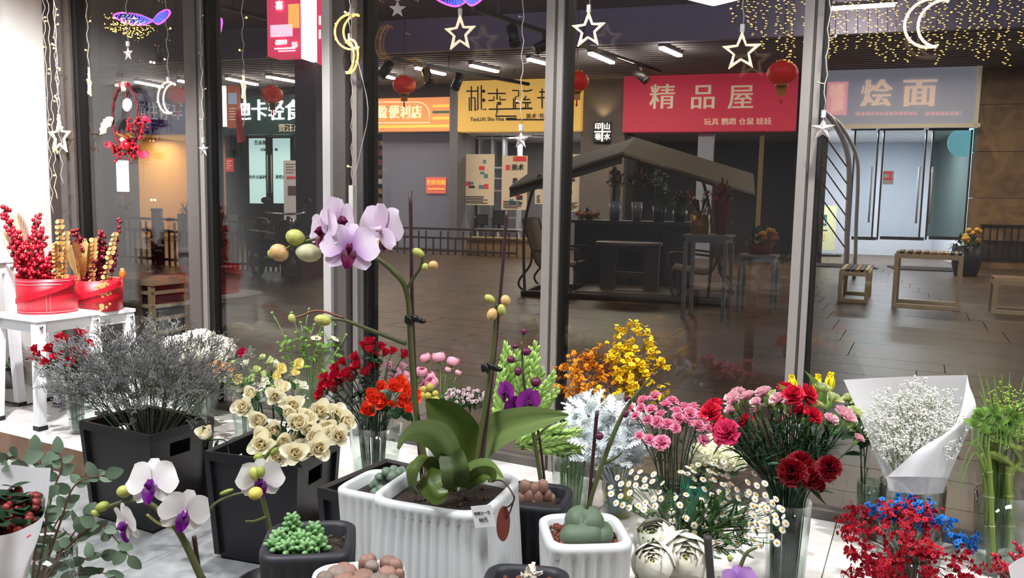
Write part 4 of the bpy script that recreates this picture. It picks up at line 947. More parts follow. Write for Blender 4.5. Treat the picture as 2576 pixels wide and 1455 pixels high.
# ================================================================== flower kit
ST = {}
def gm(n, rgb, rough=.55, tr=.25, rnd=.12): return mat(n, rgb, rough, transl=tr, noise=.12, nscale=60, rnd=rnd, spec=.3)
m_stem = gm('stem_green', hx(66, 96, 48), .5, 0.0); m_stemd = gm('stem_dark', hx(40, 62, 44), .5, 0.0); m_steml = gm('stem_light', hx(120, 156, 84), .5, .1); m_twig = gm('twig_brown', hx(74, 58, 46), .7, 0.0)
m_leaf = gm('leaf_green', hx(58, 88, 48), .45, .25); m_leafd = gm('leaf_dark', hx(36, 62, 40), .4, .2); m_leafl = gm('leaf_light', hx(108, 144, 64), .45, .3)
m_petal = mat('petal', (1, 1, 1), .55, attr=True, transl=.32, noise=.04, nscale=80, rnd=.06, spec=.25)
def mixc(a, b, t): return tuple(a[i]+(b[i]-a[i])*t for i in range(3))
def rz(a): return Matrix.Rotation(a, 4, 'Z')
def rose_mesh(nm, cin, cout, n=17, opened=1.0, tint=None, seed=1):
    q = random.Random(seed); mb = MB()
    for i in range(n):
        k = i/(n-1); a0 = rad(4+40*k+q.uniform(-3, 3)); a1 = rad(-58+(96*k+18*k**4)*opened+q.uniform(-6, 6))
        c0 = mixc(cin, cout, k)
        def cf_(u, v, c0=c0): return mixc(c0, tint, .35*v**3) if tint else mixc(c0, cout, .2*v)
        mb.petal(rz(i*2.39996), .62+.28*k, .19+.27*k, a0, a1, .95-.35*k, 6, 6, lambda v: .45+.55*sin(pi*min(1, v*.60+.05)), .02, 1.5, .01+.07*k, cf_, q, .30)
    return mb.mesh(nm, m_petal, True, True)
def calyx_mesh(nm='sepals', mt=None, L=.5, n=5):
    mb = MB()
    for i in range(n): mb.petal(rz(i*2*pi/n), L, .09, rad(62), rad(120), .3, 2, 3, lambda v: 1-v*.9, 0, 1, .03)
    mb.ball((0, 0, -.02), (.11, .11, .12), 8, 5); return mb.mesh(nm, mt or m_leaf, True)
def carn_mesh(nm, cin, cout, n=30, seed=1, flat=1.0):
    q = random.Random(seed); mb = MB()
    for i in range(n):
        k = i/(n-1); a0 = rad(4+38*k); a1 = rad(10+95*k*flat+q.uniform(-10, 10))
        mb.petal(rz(i*2.39996+q.uniform(-.2, .2)), .62+.12*q.random(), .24, a0, a1, .1, 8, 3, lambda v: .12+.88*v**1.4, .22, 4.5, .02, lambda u, v: mixc(cin, cout, v*v), q)
    return mb.mesh(nm, m_petal, True, True)
def cup_mesh(nm='calyx', mt=None):
    mb = MB(); mb.lathe([(.04, -.62), (.15, -.5), (.19, -.1), (.24, .08)], 9); return mb.mesh(nm, mt or m_steml, True)
def ran_mesh(nm, cc, cin, cout, n=34, seed=1, mt=None):
    """ball of thin petals, each hugging a sphere a little wider than the last"""
    q = random.Random(seed); mb = MB(); mb.ball((0, 0, .50), (.05, .05, .06), 8, 5, col=cc)
    for i in range(n):
        k = i/(n-1); r = .13+.37*k; ph = i*2.39996; t1 = rad(12+26*k+q.uniform(-4, 4)); t0 = rad(128); w = rad(62-12*k); base = len(mb.v); nu, nv = 8, 6
        for a_ in range(nv+1):
            v = a_/nv
            for b_ in range(nu+1):
                u = -1+2*b_/nu; th = t0+(t1-t0)*v+rad(20)*u*u*v*v; rr_ = r*(1+.10*v**4*k); az = ph+u*w*(.45+.55*sin(pi*min(1, .15+.6*v)))
                mb.addv((rr_*sin(th)*cos(az), rr_*sin(th)*sin(az), .42+rr_*cos(th)*.86), mixc(cin, cout, k))
        for a_ in range(nv):
            for b_ in range(nu): x = base+a_*(nu+1)+b_; mb.f.append((x, x+1, x+nu+2, x+nu+1))
    return mb.mesh(nm, mt or m_petal, True, True)
def tulip_mesh(nm, c1, c2):
    mb = MB()
    for i in range(6): mb.petal(rz(i*pi/3), 1.0, .27, rad(30 if i % 2 else 25), rad(-28), .45, 4, 6, lambda v: (sin(pi*min(1, .16+.825*v))**.8), 0, 1, .03, lambda u, v: mixc(c2, c1, v))
    return mb.mesh(nm, m_petal, True, True)
def daisy_parts():
    mb = MB()
    for i in range(13): mb.petal(rz(i*2*pi/13), .36, .085, rad(84+8*(i % 3)), rad(96), .1, 2, 2, lambda v: .55+.45*sin(pi*min(1, .2+v*.7)), 0, 1, .12)
    a = mb.mesh('ray_petals', gm('daisy_white', hx(244, 242, 236), .6, .2), True)
    b = MB().ball((0, 0, .03), (.17, .17, .10), 8, 5).mesh('disc', gm('daisy_yellow', hx(218, 168, 46), .8, 0), True); return a, b
def five_floret(mb, M_, r, c1, c2, n=5):
    for i in range(n): mb.petal(M_ @ rz(i*2*pi/n), r, r*.52, rad(66), rad(94), .15, 2, 2, lambda v: .35+.65*sin(pi*min(1, .2+v*.7)), 0, 1, r*.1, lambda u, v: mixc(c2, c1, min(1, v*1.6)))
    mb.ball(M_ @ Vector((0, 0, r*.12)), r*.2, 5, 3, col=c2)
def leaf_mesh(nm, mt, w=.28, bend=.3, n=6, tip=1.0):
    mb = MB(); P = []; W = []
    for i in range(n+1): t = i/n; P.append(Vector((0, t, -bend*t*t))); W.append(w*sin(pi*min(1, .04+.94*t**.85))**tip)
    mb.blade(P, W); return mb.mesh(nm, mt, True)
LEAF = leaf_mesh('leaf', m_leaf); LEAFD = leaf_mesh('leaf', m_leafd); LEAFL = leaf_mesh('leaf', m_leafl); LEAFN = leaf_mesh('leaf', m_leafd, .07, .5); LEAFNL = leaf_mesh('leaf', m_leafl, .10, .4)
SEP = calyx_mesh(); SEPL = calyx_mesh('sepals', m_steml); CUP = cup_mesh(); CUPD = cup_mesh('calyx', m_stem)
def leaf_at(parent, me, p, d, L, up=Z3, nm='leaf'):
    d = Vector(d).normalized(); x = d.cross(up); x = x.normalized() if x.length > 1e-5 else Vector((1, 0, 0)); z = x.cross(d)
    return inst(nm, me, parent, frame_m(p, x, d, z) @ Matrix.Diagonal((L, L, L, 1)))
def stem_path(base, mouth, head, hd, n=7):
    L = (head-mouth).length
    P = [base.lerp(mouth, i/3) for i in range(3)]
    up = ((mouth-base).normalized()+(head-mouth).normalized()*.6).normalized()
    return P+bez(mouth, mouth+up*L*.4, head-hd*L*.35, head, n)
def flower(name, label, cat, group, base, mouth, head, hd, bloom, size, stem_m=None, sr=.0022, extra=(), leaves=(), lsize=.05, nleaf=3, tilt=0.0, bname='bloom', rng=R):
    """one cut flower: stem from the vase floor over the rim to the head, bloom, sepals, leaves"""
    hd = Vector(hd).normalized(); base = Vector(base); mouth = Vector(mouth); head = Vector(head)
    e = thing(name, label, cat, base, group); P = stem_path(base, mouth, head, hd)
    mb = MB().tube(P, sr, 5); part('stem', mb, stem_m or m_stem, e, True)
    Mx = orient(head, hd, rng.random()*6.28, size)
    inst(bname, bloom, e, Mx)
    for nm, me in extra: inst(nm, me, e, Mx)
    for i in range(nleaf if leaves else 0):
        k = rng.randrange(6, len(P)-1); d = (P[k]-P[k-1]).normalized(); a = rng.random()*6.28
        x = d.orthogonal().normalized(); x = Quaternion(d, a) @ x
        leaf_at(e, leaves[rng.randrange(len(leaves))], P[k], x+d*rng.uniform(.2, .9), lsize*rng.uniform(.7, 1.2), d)
    return e
m_vglass = glass_mat('vase_glass', (.93, .96, .95), 1.1, base=.015); m_water = glass_mat('water', (.86, .91, .88), .6, base=.0); m_vgreen = glass_mat('green_glass', (.78, .88, .84), 1.1, base=.02)
def vase(label, p, r0, r1, h, mt=None, name='glass_vase', water=.45, n=28, square=False, th=.004, cat='vase', thick=.012, group=None):
    """open glass vase; r0 foot radius, r1 rim radius"""
    p = Vector(p); e = thing(name, label, cat, p, group)
    def ring(r, z):
        if not square: return [p+Vector((r*cos(2*pi*j/n), r*sin(2*pi*j/n), z)) for j in range(n)]
        o = []
        for j in range(n):
            t = 2*pi*j/n+pi/4; c_, s_ = cos(t), sin(t); k = 1/(abs(c_)**6+abs(s_)**6)**(1/6.); v = WU*(c_*k*r)+WN*(s_*k*r); o.append(p+v+Z3*z)
        return o
    L = [(r0, .001), (r0*1.0, .01), (r0+(r1-r0)*.5, h*.5), (r1, h), (r1-th, h), (r0+(r1-r0)*.5-th, h*.5), (r0-th, thick), (.003, thick)]
    part('glass_wall', MB().rings([ring(*q) for q in L], True, False), mt or m_vglass, e, True)
    if water:
        hw = h*water; rw = r0+(r1-r0)*water-th-.001; part('water', MB().rings([ring(r0-th-.001, thick+.001), ring(rw, hw)], True, True), m_water, e)
    return e
def in_disc(rng, r): 
    a = rng.random()*6.283; q = r*rng.random()**.5; return Vector((q*cos(a), q*sin(a), 0))
def vstem(p, r0, r1, h, head, rng, off=None):
    """base and mouth points of a stem leaning towards head"""
    dirv = Vector((head.x-p.x, head.y-p.y, 0)); dl = dirv.length; dirv = dirv/dl if dl > 1e-6 else dirv
    m = p+dirv*min(r1*.72, dl*.6)+in_disc(rng, r1*.35)+Z3*h
    b = p-dirv*r0*.4+in_disc(rng, r0*.35)+Z3*.018
    return b, m
# ================================================================== hangings in the window
m_star = mat('clear_lit_plastic', hx(240, 214, 190), .25, emit=hx(255, 222, 190), estr=.75); m_starc = mat('clear_plastic', hx(176, 168, 168), .2, emit=hx(220, 210, 208), estr=.08)
m_starw = mat('warm_lit_plastic', hx(255, 205, 130), .25, emit=hx(255, 190, 100), estr=1.3)
m_bulb = glow('warm_bulb', hx(255, 186, 104), 3.2); m_cord = mat('clear_cord', hx(176, 170, 168), .4); m_offb = mat('unlit_bulb', hx(214, 210, 206), .3)
HO = .10
rr = random.Random(4)
def cord_with_bulbs(e, c, lit=True, top=CH-.06, step=.17, wav=.004, dz=0.0):
    P = []; n = max(6, int((top-c.z)/.03))
    for i in range(n+1): t = i/n; P.append(c+Z3*((top-c.z)*t)+WU*(wav*sin(i*1.9))+WN*(wav*cos(i*1.7)))
    part('cord', MB().tube(P, .0022, 5), m_cord, e, True); z = c.z+.10+dz; k = 0
    while z < top-.05:
        i = int((z-c.z)/(top-c.z)*n); p = P[i]; s_ = 1 if k % 2 else -1; q = p+WU*(.022*s_)+Z3*.006
        part('bulb_stalk', MB().tube([p, q], .002, 4), m_cord, e); part('bulb', MB().ball(q, .0055 if lit else .004, 6, 4), m_bulb if lit else m_offb, e, True); z += step; k += 1
def star_mb(c, r, ex, ez, hollow=True, th=.010, k=.42, inr=.76):
    mb = MB(); en = ex.cross(ez).normalized(); out = []; inn = []
    for i in range(10):
        a = pi/2+i*pi/5; q = r if i % 2 == 0 else r*k; d = ex*cos(a)+ez*sin(a); out.append(c+d*q); inn.append(c+d*(q*inr if i % 2 else r*(inr-.08)))
    if hollow:
        b = len(mb.v)
        for L, o in ((out, -th/2), (inn, -th/2), (out, th/2), (inn, th/2)):
            for p in L: mb.addv(p+en*o)
        for i in range(10):
            j = (i+1) % 10; mb.f += [(b+i, b+j, b+10+j, b+10+i), (b+20+i, b+30+i, b+30+j, b+20+j), (b+i, b+20+i, b+20+j, b+j), (b+10+i, b+10+j, b+30+j, b+30+i)]
    else:
        b = len(mb.v); mb.addv(c+en*th); mb.addv(c-en*th)
        for p in out: mb.addv(p)
        for i in range(10): j = (i+1) % 10; mb.f += [(b, b+2+i, b+2+j), (b+1, b+2+j, b+2+i)]
    return mb
def star(px, py, rp, lab, hollow=True, yaw=0.0, off=HO, lit=True, mt=None, bulbs=True):
    c = win(px, py, off); r = pxs(rp, c.y); ex = Quaternion(Z3, yaw) @ WU; e = thing('star_light', lab, 'star light', c, 'star lights hung in the shop window')
    part('star_frame', star_mb(c, r, ex, Z3, hollow), mt or (m_star if hollow else m_starc), e)
    part('socket', MB().box(lambda a, b, z: c+ex*a+WN*b+Z3*z, -.007, .007, -.006, .006, r*.92, r+.022), m_offb, e)
    if hollow:
        for i in range(5):
            a = pi/2+i*2*pi/5; part('bulb', MB().ball(c+(ex*cos(a)+Z3*sin(a))*r*.78-WN*.006, .004, 6, 4), m_bulb, e, True)
    cord_with_bulbs(e, c+Z3*(r+.02), lit); return e
star(150, 345, 46, 'lit outline star hanging in the window corner among warm fairy lights', mt=m_star)
star(1157, 84, 46, 'lit outline star hanging below the butterfly light')
star(1480, 76, 46, 'lit outline star hanging right beside the central window mullion')
star(1865, 130, 50, 'lit outline star hanging near the red lantern of the gift shop')
star(322, 135, 19, 'small clear star hanging above the berry wreath', False, lit=True)
star(512, 377, 19, 'small clear star hanging along the dark left mullion', False, lit=False)
star(1000, 23, 22, 'small clear star hanging high in the pane above the orange store sign', False, .5, lit=False)
star(1310, 352, 24, 'small clear star hanging before the yellow studio posters', False, lit=False)
star(2070, 325, 30, 'small clear star hanging along the right-hand mullion', False, lit=False)
star(613, 222, 34, 'lit star seen edge-on before the green shop sign', True, 2.22)
star(225, 213, 32, 'lit star seen edge-on left of the berry wreath', True, 2.40)
def crescent(px, py, rp, lab, off=HO, yaw=0.0, mt=None, ro=0.0):
    c = win(px, py, off); r = pxs(rp, c.y); ex = Quaternion(Z3, yaw) @ WU; e = thing('moon_light', lab, 'moon light', c, 'moon lights hung in the shop window')
    out = [(r*cos(a), r*sin(a)) for a in [rad(62+i*(236/18.)) for i in range(19)]]; x0, y0 = out[0]; r2 = r*.98; dx = r*.50
    inn = [(dx+r2*cos(a), r2*sin(a)) for a in [rad(264-i*(168/14.)) for i in range(15)]]
    P = out+inn+[out[0]]
    P = [c+(ex*(x*cos(ro)-y*sin(ro)))+Z3*(x*sin(ro)+y*cos(ro)) for x, y in P]
    part('moon_frame', MB().tube(P, .005, 6, False), mt or m_star, e, True)
    for i in range(3, 17, 4): part('bulb', MB().ball(P[i]-WN*.007, .004, 6, 4), m_bulb, e, True)
    top = max(P, key=lambda p: p.z); part('socket', MB().box(lambda a, b, z: top+ex*a+WN*b+Z3*z, -.007, .007, -.006, .006, 0, .025), m_offb, e)
    cord_with_bulbs(e, top+Z3*.02, True)
crescent(424, 246, 38, 'lit outline crescent moon hanging before the navy parking sign', ro=rad(-12))
crescent(2342, 58, 58, 'lit outline crescent moon hanging among the golden light curtain', ro=rad(-8))
crescent(884, 80, 42, 'warm lit crescent moon hanging on the steel column, upper of two', .13, .35, m_starw)
crescent(880, 142, 40, 'warm lit crescent moon hanging on the steel column, lower of two', .24, 2.75, m_starw)
# loose fairy-light strings in the corner, whose bulbs warm the white wall
for x_, y_ in ((140, 110), (142, 330), (148, 500)):
    l_ = bpy.data.lights.new('fairy_glow', 'POINT'); l_.energy = 1.6; l_.color = (1, .55, .2); l_.shadow_soft_size = .006; o_ = bpy.data.objects.new('fairy_glow', l_); COL.objects.link(o_); o_.location = win(x_, y_, .30)
for k, (x, ye) in enumerate(((132, 540), (141, 500), (148, 330), (157, 470))):
    c = win(x, ye, .24+.035*k); e = thing('fairy_string', 'warm fairy-light string hanging down the white window corner', 'string lights', c, 'fairy-light strings in the window corner'); cord_with_bulbs(e, c, True, step=.14, wav=.006, dz=.03*k)
c = win(886, 500, .14); e = thing('fairy_string', 'fairy-light string with a white plug hanging on the steel column', 'string lights', c); cord_with_bulbs(e, c+Z3*.05, True, step=.9); part('plug', MB().box(lambda a, b, z: c+WU*a+WN*b+Z3*z, -.012, .012, -.01, .01, -.06, .06), m_offb, e); part('spare_cord', MB().tube(catmull([c+Z3*.05, c+WU*.05+Z3*.22, c+WU*.09+Z3*.40, c+WU*.03+Z3*.62], 5), .002, 4), m_cord, e)
for px, yb in ((1318, 300), (2084, 300)):
    pass
# ------------------------------------------------------------------ berry wreath on the glass
m_bred = mat('glossy_berry', hx(176, 18, 40), .25, noise=.15, coat=.3); m_vine = mat('wreath_vine', hx(96, 22, 34), .6); m_bdark = mat('dark_berry', hx(112, 12, 30), .3)
c = win(315, 297, .04); rx = pxs(48, c.y); rzz = pxs(78, c.y); e = thing('berry_wreath', 'red berry hoop wreath with tassel and little fans hanging on the left pane', 'wreath', c)
P = [c+WU*(rx*cos(2*pi*i/40))+Z3*(rzz*sin(2*pi*i/40)) for i in range(41)]
mb = MB()
for ph in (0, pi): mb.tube([p+(WU*cos(i*1.3+ph)+WN*sin(i*1.3+ph))*.005 for i, p in enumerate(P)], .006, 5, False)
part('hoop', mb, m_vine, e, True)
t = c+Z3*rzz; part('hook', MB().lathe([(.016, -.03), (.018, 0), (.012, .02)], 10, lambda p: t+Vector((p.x, p.y, p.z))), m_offb, e, True); part('red_tie', MB().box(lambda a, b, z: t+WU*a+WN*b+Z3*z, -.035, .035, -.01, .01, -.006, .014), m_bred, e)
tg = win(320, 264, .05); part('round_tag', MB().lathe([(.001, -.003), (.036, -.003), (.036, .003), (.001, .003)], 22, lambda p: tg+WU*p.x+Z3*p.y-WN*p.z), mat('tag_white', hx(232, 226, 230), .6), e)
part('tag_cord', MB().tube([t, tg, win(322, 300, .05)], .002, 4), m_bred, e); part('tassel', MB().tube([win(322, 300, .05), win(322, 312, .05), win(323, 330, .05)], [.004, .007, .011], 8), m_bred, e, True)
def fan(cc, r, a0, a1, mt, nm='paper_fan'):
    mb = MB(); n = 12; b = len(mb.v)
    for i in range(n+1):
        a = a0+(a1-a0)*i/n; d = WU*cos(a)+Z3*sin(a); o = WN*(.004 if i % 2 else -.004); mb.addv(cc+d*r*.35+o); mb.addv(cc+d*r+o)
    for i in range(n): mb.f.append((b+2*i, b+2*i+1, b+2*i+3, b+2*i+2))
    part(nm, mb, mt, e)
m_fanc = mat('fan_cream', hx(238, 224, 196), .6); m_fanr = mat('fan_red', hx(214, 44, 84), .6)
fan(win(276, 332, .05), .085, rad(60), rad(190), m_fanc); fan(win(366, 310, .05), .04, rad(0), rad(180), m_fanr); fan(win(360, 372, .05), .06, rad(200), rad(330), m_fanr); fan(win(272, 350, .05), .05, rad(230), rad(330), m_fanr)
for k in range(26):
    a = rad(R.uniform(195, 345)) if k < 22 else rad(R.uniform(-20, 10)); b0 = c+WU*(rx*cos(a))+Z3*(rzz*sin(a)); d = (WU*R.gauss(0, 1)-WN*abs(R.gauss(0, .5))+Z3*R.gauss(-.55, .5)).normalized(); L = R.uniform(.04, .095)
    mb = MB(); mb.tube([b0, b0+d*L*.5+Z3*.006, b0+d*L], .0016, 4); part('twig', mb, m_vine, e)
    mb = MB()
    for j in range(6): q = b0+d*L*R.uniform(.35, 1)+Vector((R.gauss(0, .012), R.gauss(0, .008), R.gauss(0, .012))); mb.ball(q, R.uniform(.006, .0095), 7, 5)
    part('berries', mb, m_bred, e, True)
for k in range(9): part('gold_leaf', MB().blade([win(318+R.uniform(-20, 20), 358, .06), win(318+R.uniform(-26, 26), 346, .07), win(318+R.uniform(-30, 30), 334, .06)], [.003, .012, .002]), m_gl, e, True)
part('red_rose', MB().ball(win(318, 366, .07), (.032, .028, .03), 12, 8), m_bred, e, True); part('white_puff', MB().ball(win(314, 352, .06), (.028, .02, .018), 10, 6), mat('puff_white', hx(236, 224, 226), .8), e, True)

# ================================================================== white stools with red buckets
m_stool = mat('white_lacquer', hx(244, 244, 246), .35, noise=.02); m_foot = mat('black_foot', hx(24, 24, 26), .6); m_bolt = mat('steel_bolt', hx(150, 150, 156), .3, .9)
SH = .665
F1 = at_z(90, 803, SH); exs = WN.copy(); eys = -WU; SW = .34
def stool(F, lab, W=SW, H=SH, dz=PZ, D=None):
    D = D or .37; fr = lambda a, b, z: Vector((F.x, F.y, 0))+exs*a+eys*b+Z3*z; e = thing('white_stool', lab, 'stool', fr(W/2, D/2, dz), 'white wooden stools by the window')
    part('seat', MB().box(fr, 0, W, 0, D, H-.018, H), m_stool, e); 
    for (a0, a1, b0, b1) in ((.03, W-.03, .02, .042), (.03, W-.03, D-.042, D-.02), (.02, .042, .03, D-.03), (W-.042, W-.02, .03, D-.03)): part('apron', MB().box(fr, a0, a1, b0, b1, H-.075, H-.018), m_stool, e)
    for a in (.005, W-.051):
        for b in (.005, D-.051):
            oa = -.02 if a < W/2 else .02; ob = -.015 if b < D/2 else .015
            L = part('leg', MB().hull8([fr(a+oa, b+ob, dz+.02), fr(a+oa+.040, b+ob, dz+.02), fr(a+oa+.040, b+ob+.040, dz+.02), fr(a+oa, b+ob+.040, dz+.02), fr(a, b, H-.018), fr(a+.046, b, H-.018), fr(a+.046, b+.046, H-.018), fr(a, b+.046, H-.018)]), m_stool, e)
            part('rubber_foot', MB().box(fr, a+oa-.003, a+oa+.043, b+ob-.003, b+ob+.043, dz, dz+.022), m_foot, L)
    for a in (.025, W-.025): part('bolt', MB().tube([fr(a, .004, H-.045), fr(a, -.004, H-.045)], .008, 8), m_bolt, e, True)
    for b in (.02, D-.03): part('stretcher', MB().box(fr, .03, W-.03, b, b+.022, dz+.20, dz+.235), m_stool, e) if D < 0 else None
    return fr
st1 = stool(F1, 'white wooden stool carrying the plain stitched red bucket')
H2 = .63; R2 = on_plane(341, 783, WN, 2.98); F2 = R2-exs*.31; st2 = stool(F2, 'lower white wooden stool carrying the gold-printed red bucket', W=.31, H=H2)
F3 = wp(-4.25, WD-2.26, 0); st3 = stool(F3, 'taller white stool against the white wall behind the red buckets', W=.29, H=.915, D=.36)
m_rbk = mat('red_leather', hx(206, 22, 44), .42, noise=.06, nscale=200, bump=.08); m_stitch = mat('pale_stitch', hx(232, 150, 150), .6); m_gprint = mat('gold_print', hx(232, 176, 110), .45, .2); m_rin = mat('bucket_inside', hx(90, 12, 22), .7)
def red_bucket(lab, p, r, h, printed=False):
    e = thing('red_bucket', lab, 'bucket', p, 'red buckets on the white stools'); fr = lambda q: p+q
    part('bucket_wall', MB().lathe([(r*.97, .001), (r, h), (r-.006, h), (r*.96-.006, .012)], 40, fr), m_rbk, e, True); part('bucket_floor', MB().lathe([(.001, .012), (r*.95, .012)], 30, fr), m_rin, e)
    for z in (.012, h-.028, h-.012):
        rr_ = r*(.97+.03*z/h)+.0012
        if not printed: part('stitching', MB().tube([p+Vector((rr_*cos(2*pi*i/40), rr_*sin(2*pi*i/40), z)) for i in range(41)], .0012, 4, False), m_stitch, e)
    a0 = rad(-100); S = []
    for i in range(15):
        a = a0+rad(128)*i/14-rad(30); S.append(p+Vector(((r+.006)*cos(a), (r+.006)*sin(a), h*.36+h*.56*(i/14)**1.1)))
    mb = MB()
    for i in range(14):
        A_, B_ = S[i], S[i+1]; n_ = (A_-p); n_.z = 0; n_.normalize(); k = len(mb.v)
        for q in (A_, B_): mb.addv(q-Z3*.014); mb.addv(q+Z3*.014); mb.addv(q+Z3*.014+n_*.003); mb.addv(q-Z3*.014+n_*.003)
        mb.f += [(k, k+4, k+5, k+1), (k+1, k+5, k+6, k+2), (k+2, k+6, k+7, k+3), (k+3, k+7, k+4, k)]
    sp = part('strap', mb, m_rbk, e); part('rivet', MB().ball(S[-1]-Z3*.0+(S[-1]-p).normalized()*.003, .006, 8, 5), m_bolt, sp, True)
    if printed:
        q = random.Random(6); k = 0
        for br in range(5):
            a = rad(q.uniform(-130, -30)); z = q.uniform(.03, h-.03)
            for i in range(9):
                a += q.uniform(-.06, .14); z = min(h-.012, max(.012, z+q.uniform(-.018, .02))); rr_ = r*(.97+.03*z/h)+.001; d = Vector((cos(a), sin(a), 0)); t_ = Vector((-sin(a), cos(a), 0)); c_ = p+d*rr_+Z3*z; mb = MB(); b = len(mb.v); mb.addv(c_+d*.001)
                for j in range(10): w = .0095*(1 if j % 2 else .6); mb.addv(c_+t_*w*cos(2*pi*j/10)+Z3*w*sin(2*pi*j/10))
                for j in range(10): mb.f.append((b, b+1+j, b+1+(j+1) % 10))
                part('printed_blossom', mb, m_gprint, e)
    else:
        for a in (rad(-62), rad(-55)): part('seam', MB().tube([p+Vector(((r*.97+.002)*cos(a), (r*.97+.002)*sin(a), .012)), p+Vector(((r+.002)*cos(a), (r+.002)*sin(a), h-.012))], .001, 4), m_stitch, e)
    return e
pb1 = F1+exs*.19+eys*.20; y1 = pb1.y; rb1 = pxs(69, y1); hb1 = .175; red_bucket('plain red leather bucket with stitched strap on the white stool', pb1, rb1, hb1)
pb2 = F2+exs*.16+eys*.12; pb2.z = H2; rb2 = pxs(62, pb2.y); hb2 = .17; red_bucket('red bucket with gold blossom print on the white stool', pb2, rb2, hb2, True)
def berry_branch(base, tip, n, lab, group, mt=None, spread=.02, br=.0115, frac=.35, rng=R):
    e = thing('berry_branch', lab, 'berry branch', base, group); mid = base.lerp(tip, .5)+Vector((rng.gauss(0, .01), rng.gauss(0, .01), 0)); P = bez(base, mid, mid, tip, 8)
    part('stem', MB().tube(P, .003, 5), m_vine, e, True); mb = MB(); tw = MB()
    for i in range(n):
        t = frac+(1-frac)*(i+rng.random())/n; q = P[min(7, int(t*8))].lerp(P[min(8, int(t*8)+1)], t*8 % 1); d = Vector((rng.gauss(0, 1), rng.gauss(0, 1), rng.gauss(.3, .5))).normalized()*spread*(1.15-.6*t)*rng.uniform(.5, 1.2); mb.ball(q+d, br*rng.uniform(.8, 1.15), 7, 5); tw.tube([q-Z3*.01, q+d], .0012, 3, False)
    part('berries', mb, mt or m_bred, e, True); part('twigs', tw, m_vine, e); return e
def tip(px, py, y): return at_y(px, py, y)
g1 = 'red berry branches in the plain red bucket'; yb = pb1.y
for (x, y, dx) in ((12, 522, -.05), (92, 542, -.01), (108, 585, .0), (130, 640, .05), (74, 600, -.02), (60, 640, -.05), (40, 585, -.06)):
    btip = tip(x, y, yb-.02+dx*.5+(.05 if y > 590 else -.02)); berry_branch(pb1+Vector(((btip.x-pb1.x)*.42, (btip.y-pb1.y)*.6, .02)), btip, 62, 'branch of glossy red berries in the plain red bucket', g1, spread=.036)
g2 = 'dark berry branches in the printed red bucket'; yb2 = pb2.y
for (x, y, dx) in ((190, 575, -.05), (255, 582, .02), (300, 545, .06), (262, 620, .03), (210, 610, -.02)):
    btip = tip(x, y, yb2+(.05 if x in (190, 262) else -.02)); berry_branch(pb2+Vector(((btip.x-pb2.x)*.42, (btip.y-pb2.y)*.6, .02)), btip, 60 if x < 290 else 20, 'branch of dark red berries in the printed red bucket', g2, m_bdark, .038 if x < 290 else .014)
def feather(base, tp, w, lab, group, round_=False):
    e = thing('gold_palm_leaf', lab, 'dried leaf', base, group); P = bez(base, base.lerp(tp, .4)+Z3*.02, base.lerp(tp, .7)+Z3*.03, tp, 12); part('rib', MB().tube(P, [.003-.0015*i/12 for i in range(13)], 5), m_gl, e, True); mb = MB()
    for i in range(6, 13):
        d = (P[i]-P[i-1]).normalized(); x = d.cross(WN).normalized(); ww = w*sin(pi*min(1, (i-3)/10.5))
        for s_ in (-1, 1):
            for j in range(3): q = P[i-1].lerp(P[i], j/3); mb.blade([q, q+x*(s_*ww*.6)+d*ww*.5, q+x*(s_*ww)+d*ww*1.1], [.0016, .002, .0006])
    part('barbs', mb, m_gl, e, True, kind='stuff')
for x, y, w, p_ in ((42, 545, .06, pb1), (8, 590, .05, pb1), (60, 650, .05, pb1)): feather(p_+Vector((-.05, .02, .03)), tip(x, y, p_.y+.03), w, 'gold feather-like palm leaf in the plain red bucket', 'gold palm leaves in the plain red bucket')
for x, y, w, p_ in ((180, 618, .07, pb2), (196, 660, .08, pb2), (222, 612, .055, pb2)): feather(p_+Vector((-.06, -.03, .03)), tip(x, y, p_.y-.06), w, 'gold palm fan leaf in the printed red bucket', 'gold palm leaves in the printed red bucket')
def gold_euc(base, tp, lab, group, mt):
    e = thing('gold_eucalyptus', lab, 'dried stem', base, group); P = bez(base, base.lerp(tp, .4), base.lerp(tp, .7), tp, 14); part('stem', MB().tube(P, .002, 5), m_twig, e, True)
    for i in range(4, 15):
        for s_ in (-1, 1):
            q = P[i]; d = (WU*s_*.9+WN*R.uniform(-.5, .2)+Z3*.35).normalized(); leaf_at(e, ROUND, q, d, .030, Vector((-q.x, -q.y, .4)).normalized())
ROUND = leaf_mesh('leaf', m_gl, .42, .25, 5, .6)
for x, y in ((236, 606), (288, 592)): gold_euc(pb2+Vector(((x-250)*.001, -.04, .03)), tip(x, y, pb2.y-.05), 'gold round-leaved eucalyptus stem in the printed red bucket', 'gold eucalyptus in the printed red bucket', m_gl)
for x, y in ((150, 560), (165, 590), (140, 620)): gold_euc(pb1+Vector(((x-110)*.001, .03, .03)), tip(x, y, pb1.y+.02), 'gold round-leaved eucalyptus stem in the plain red bucket', 'gold eucalyptus in the plain red bucket', m_gl)
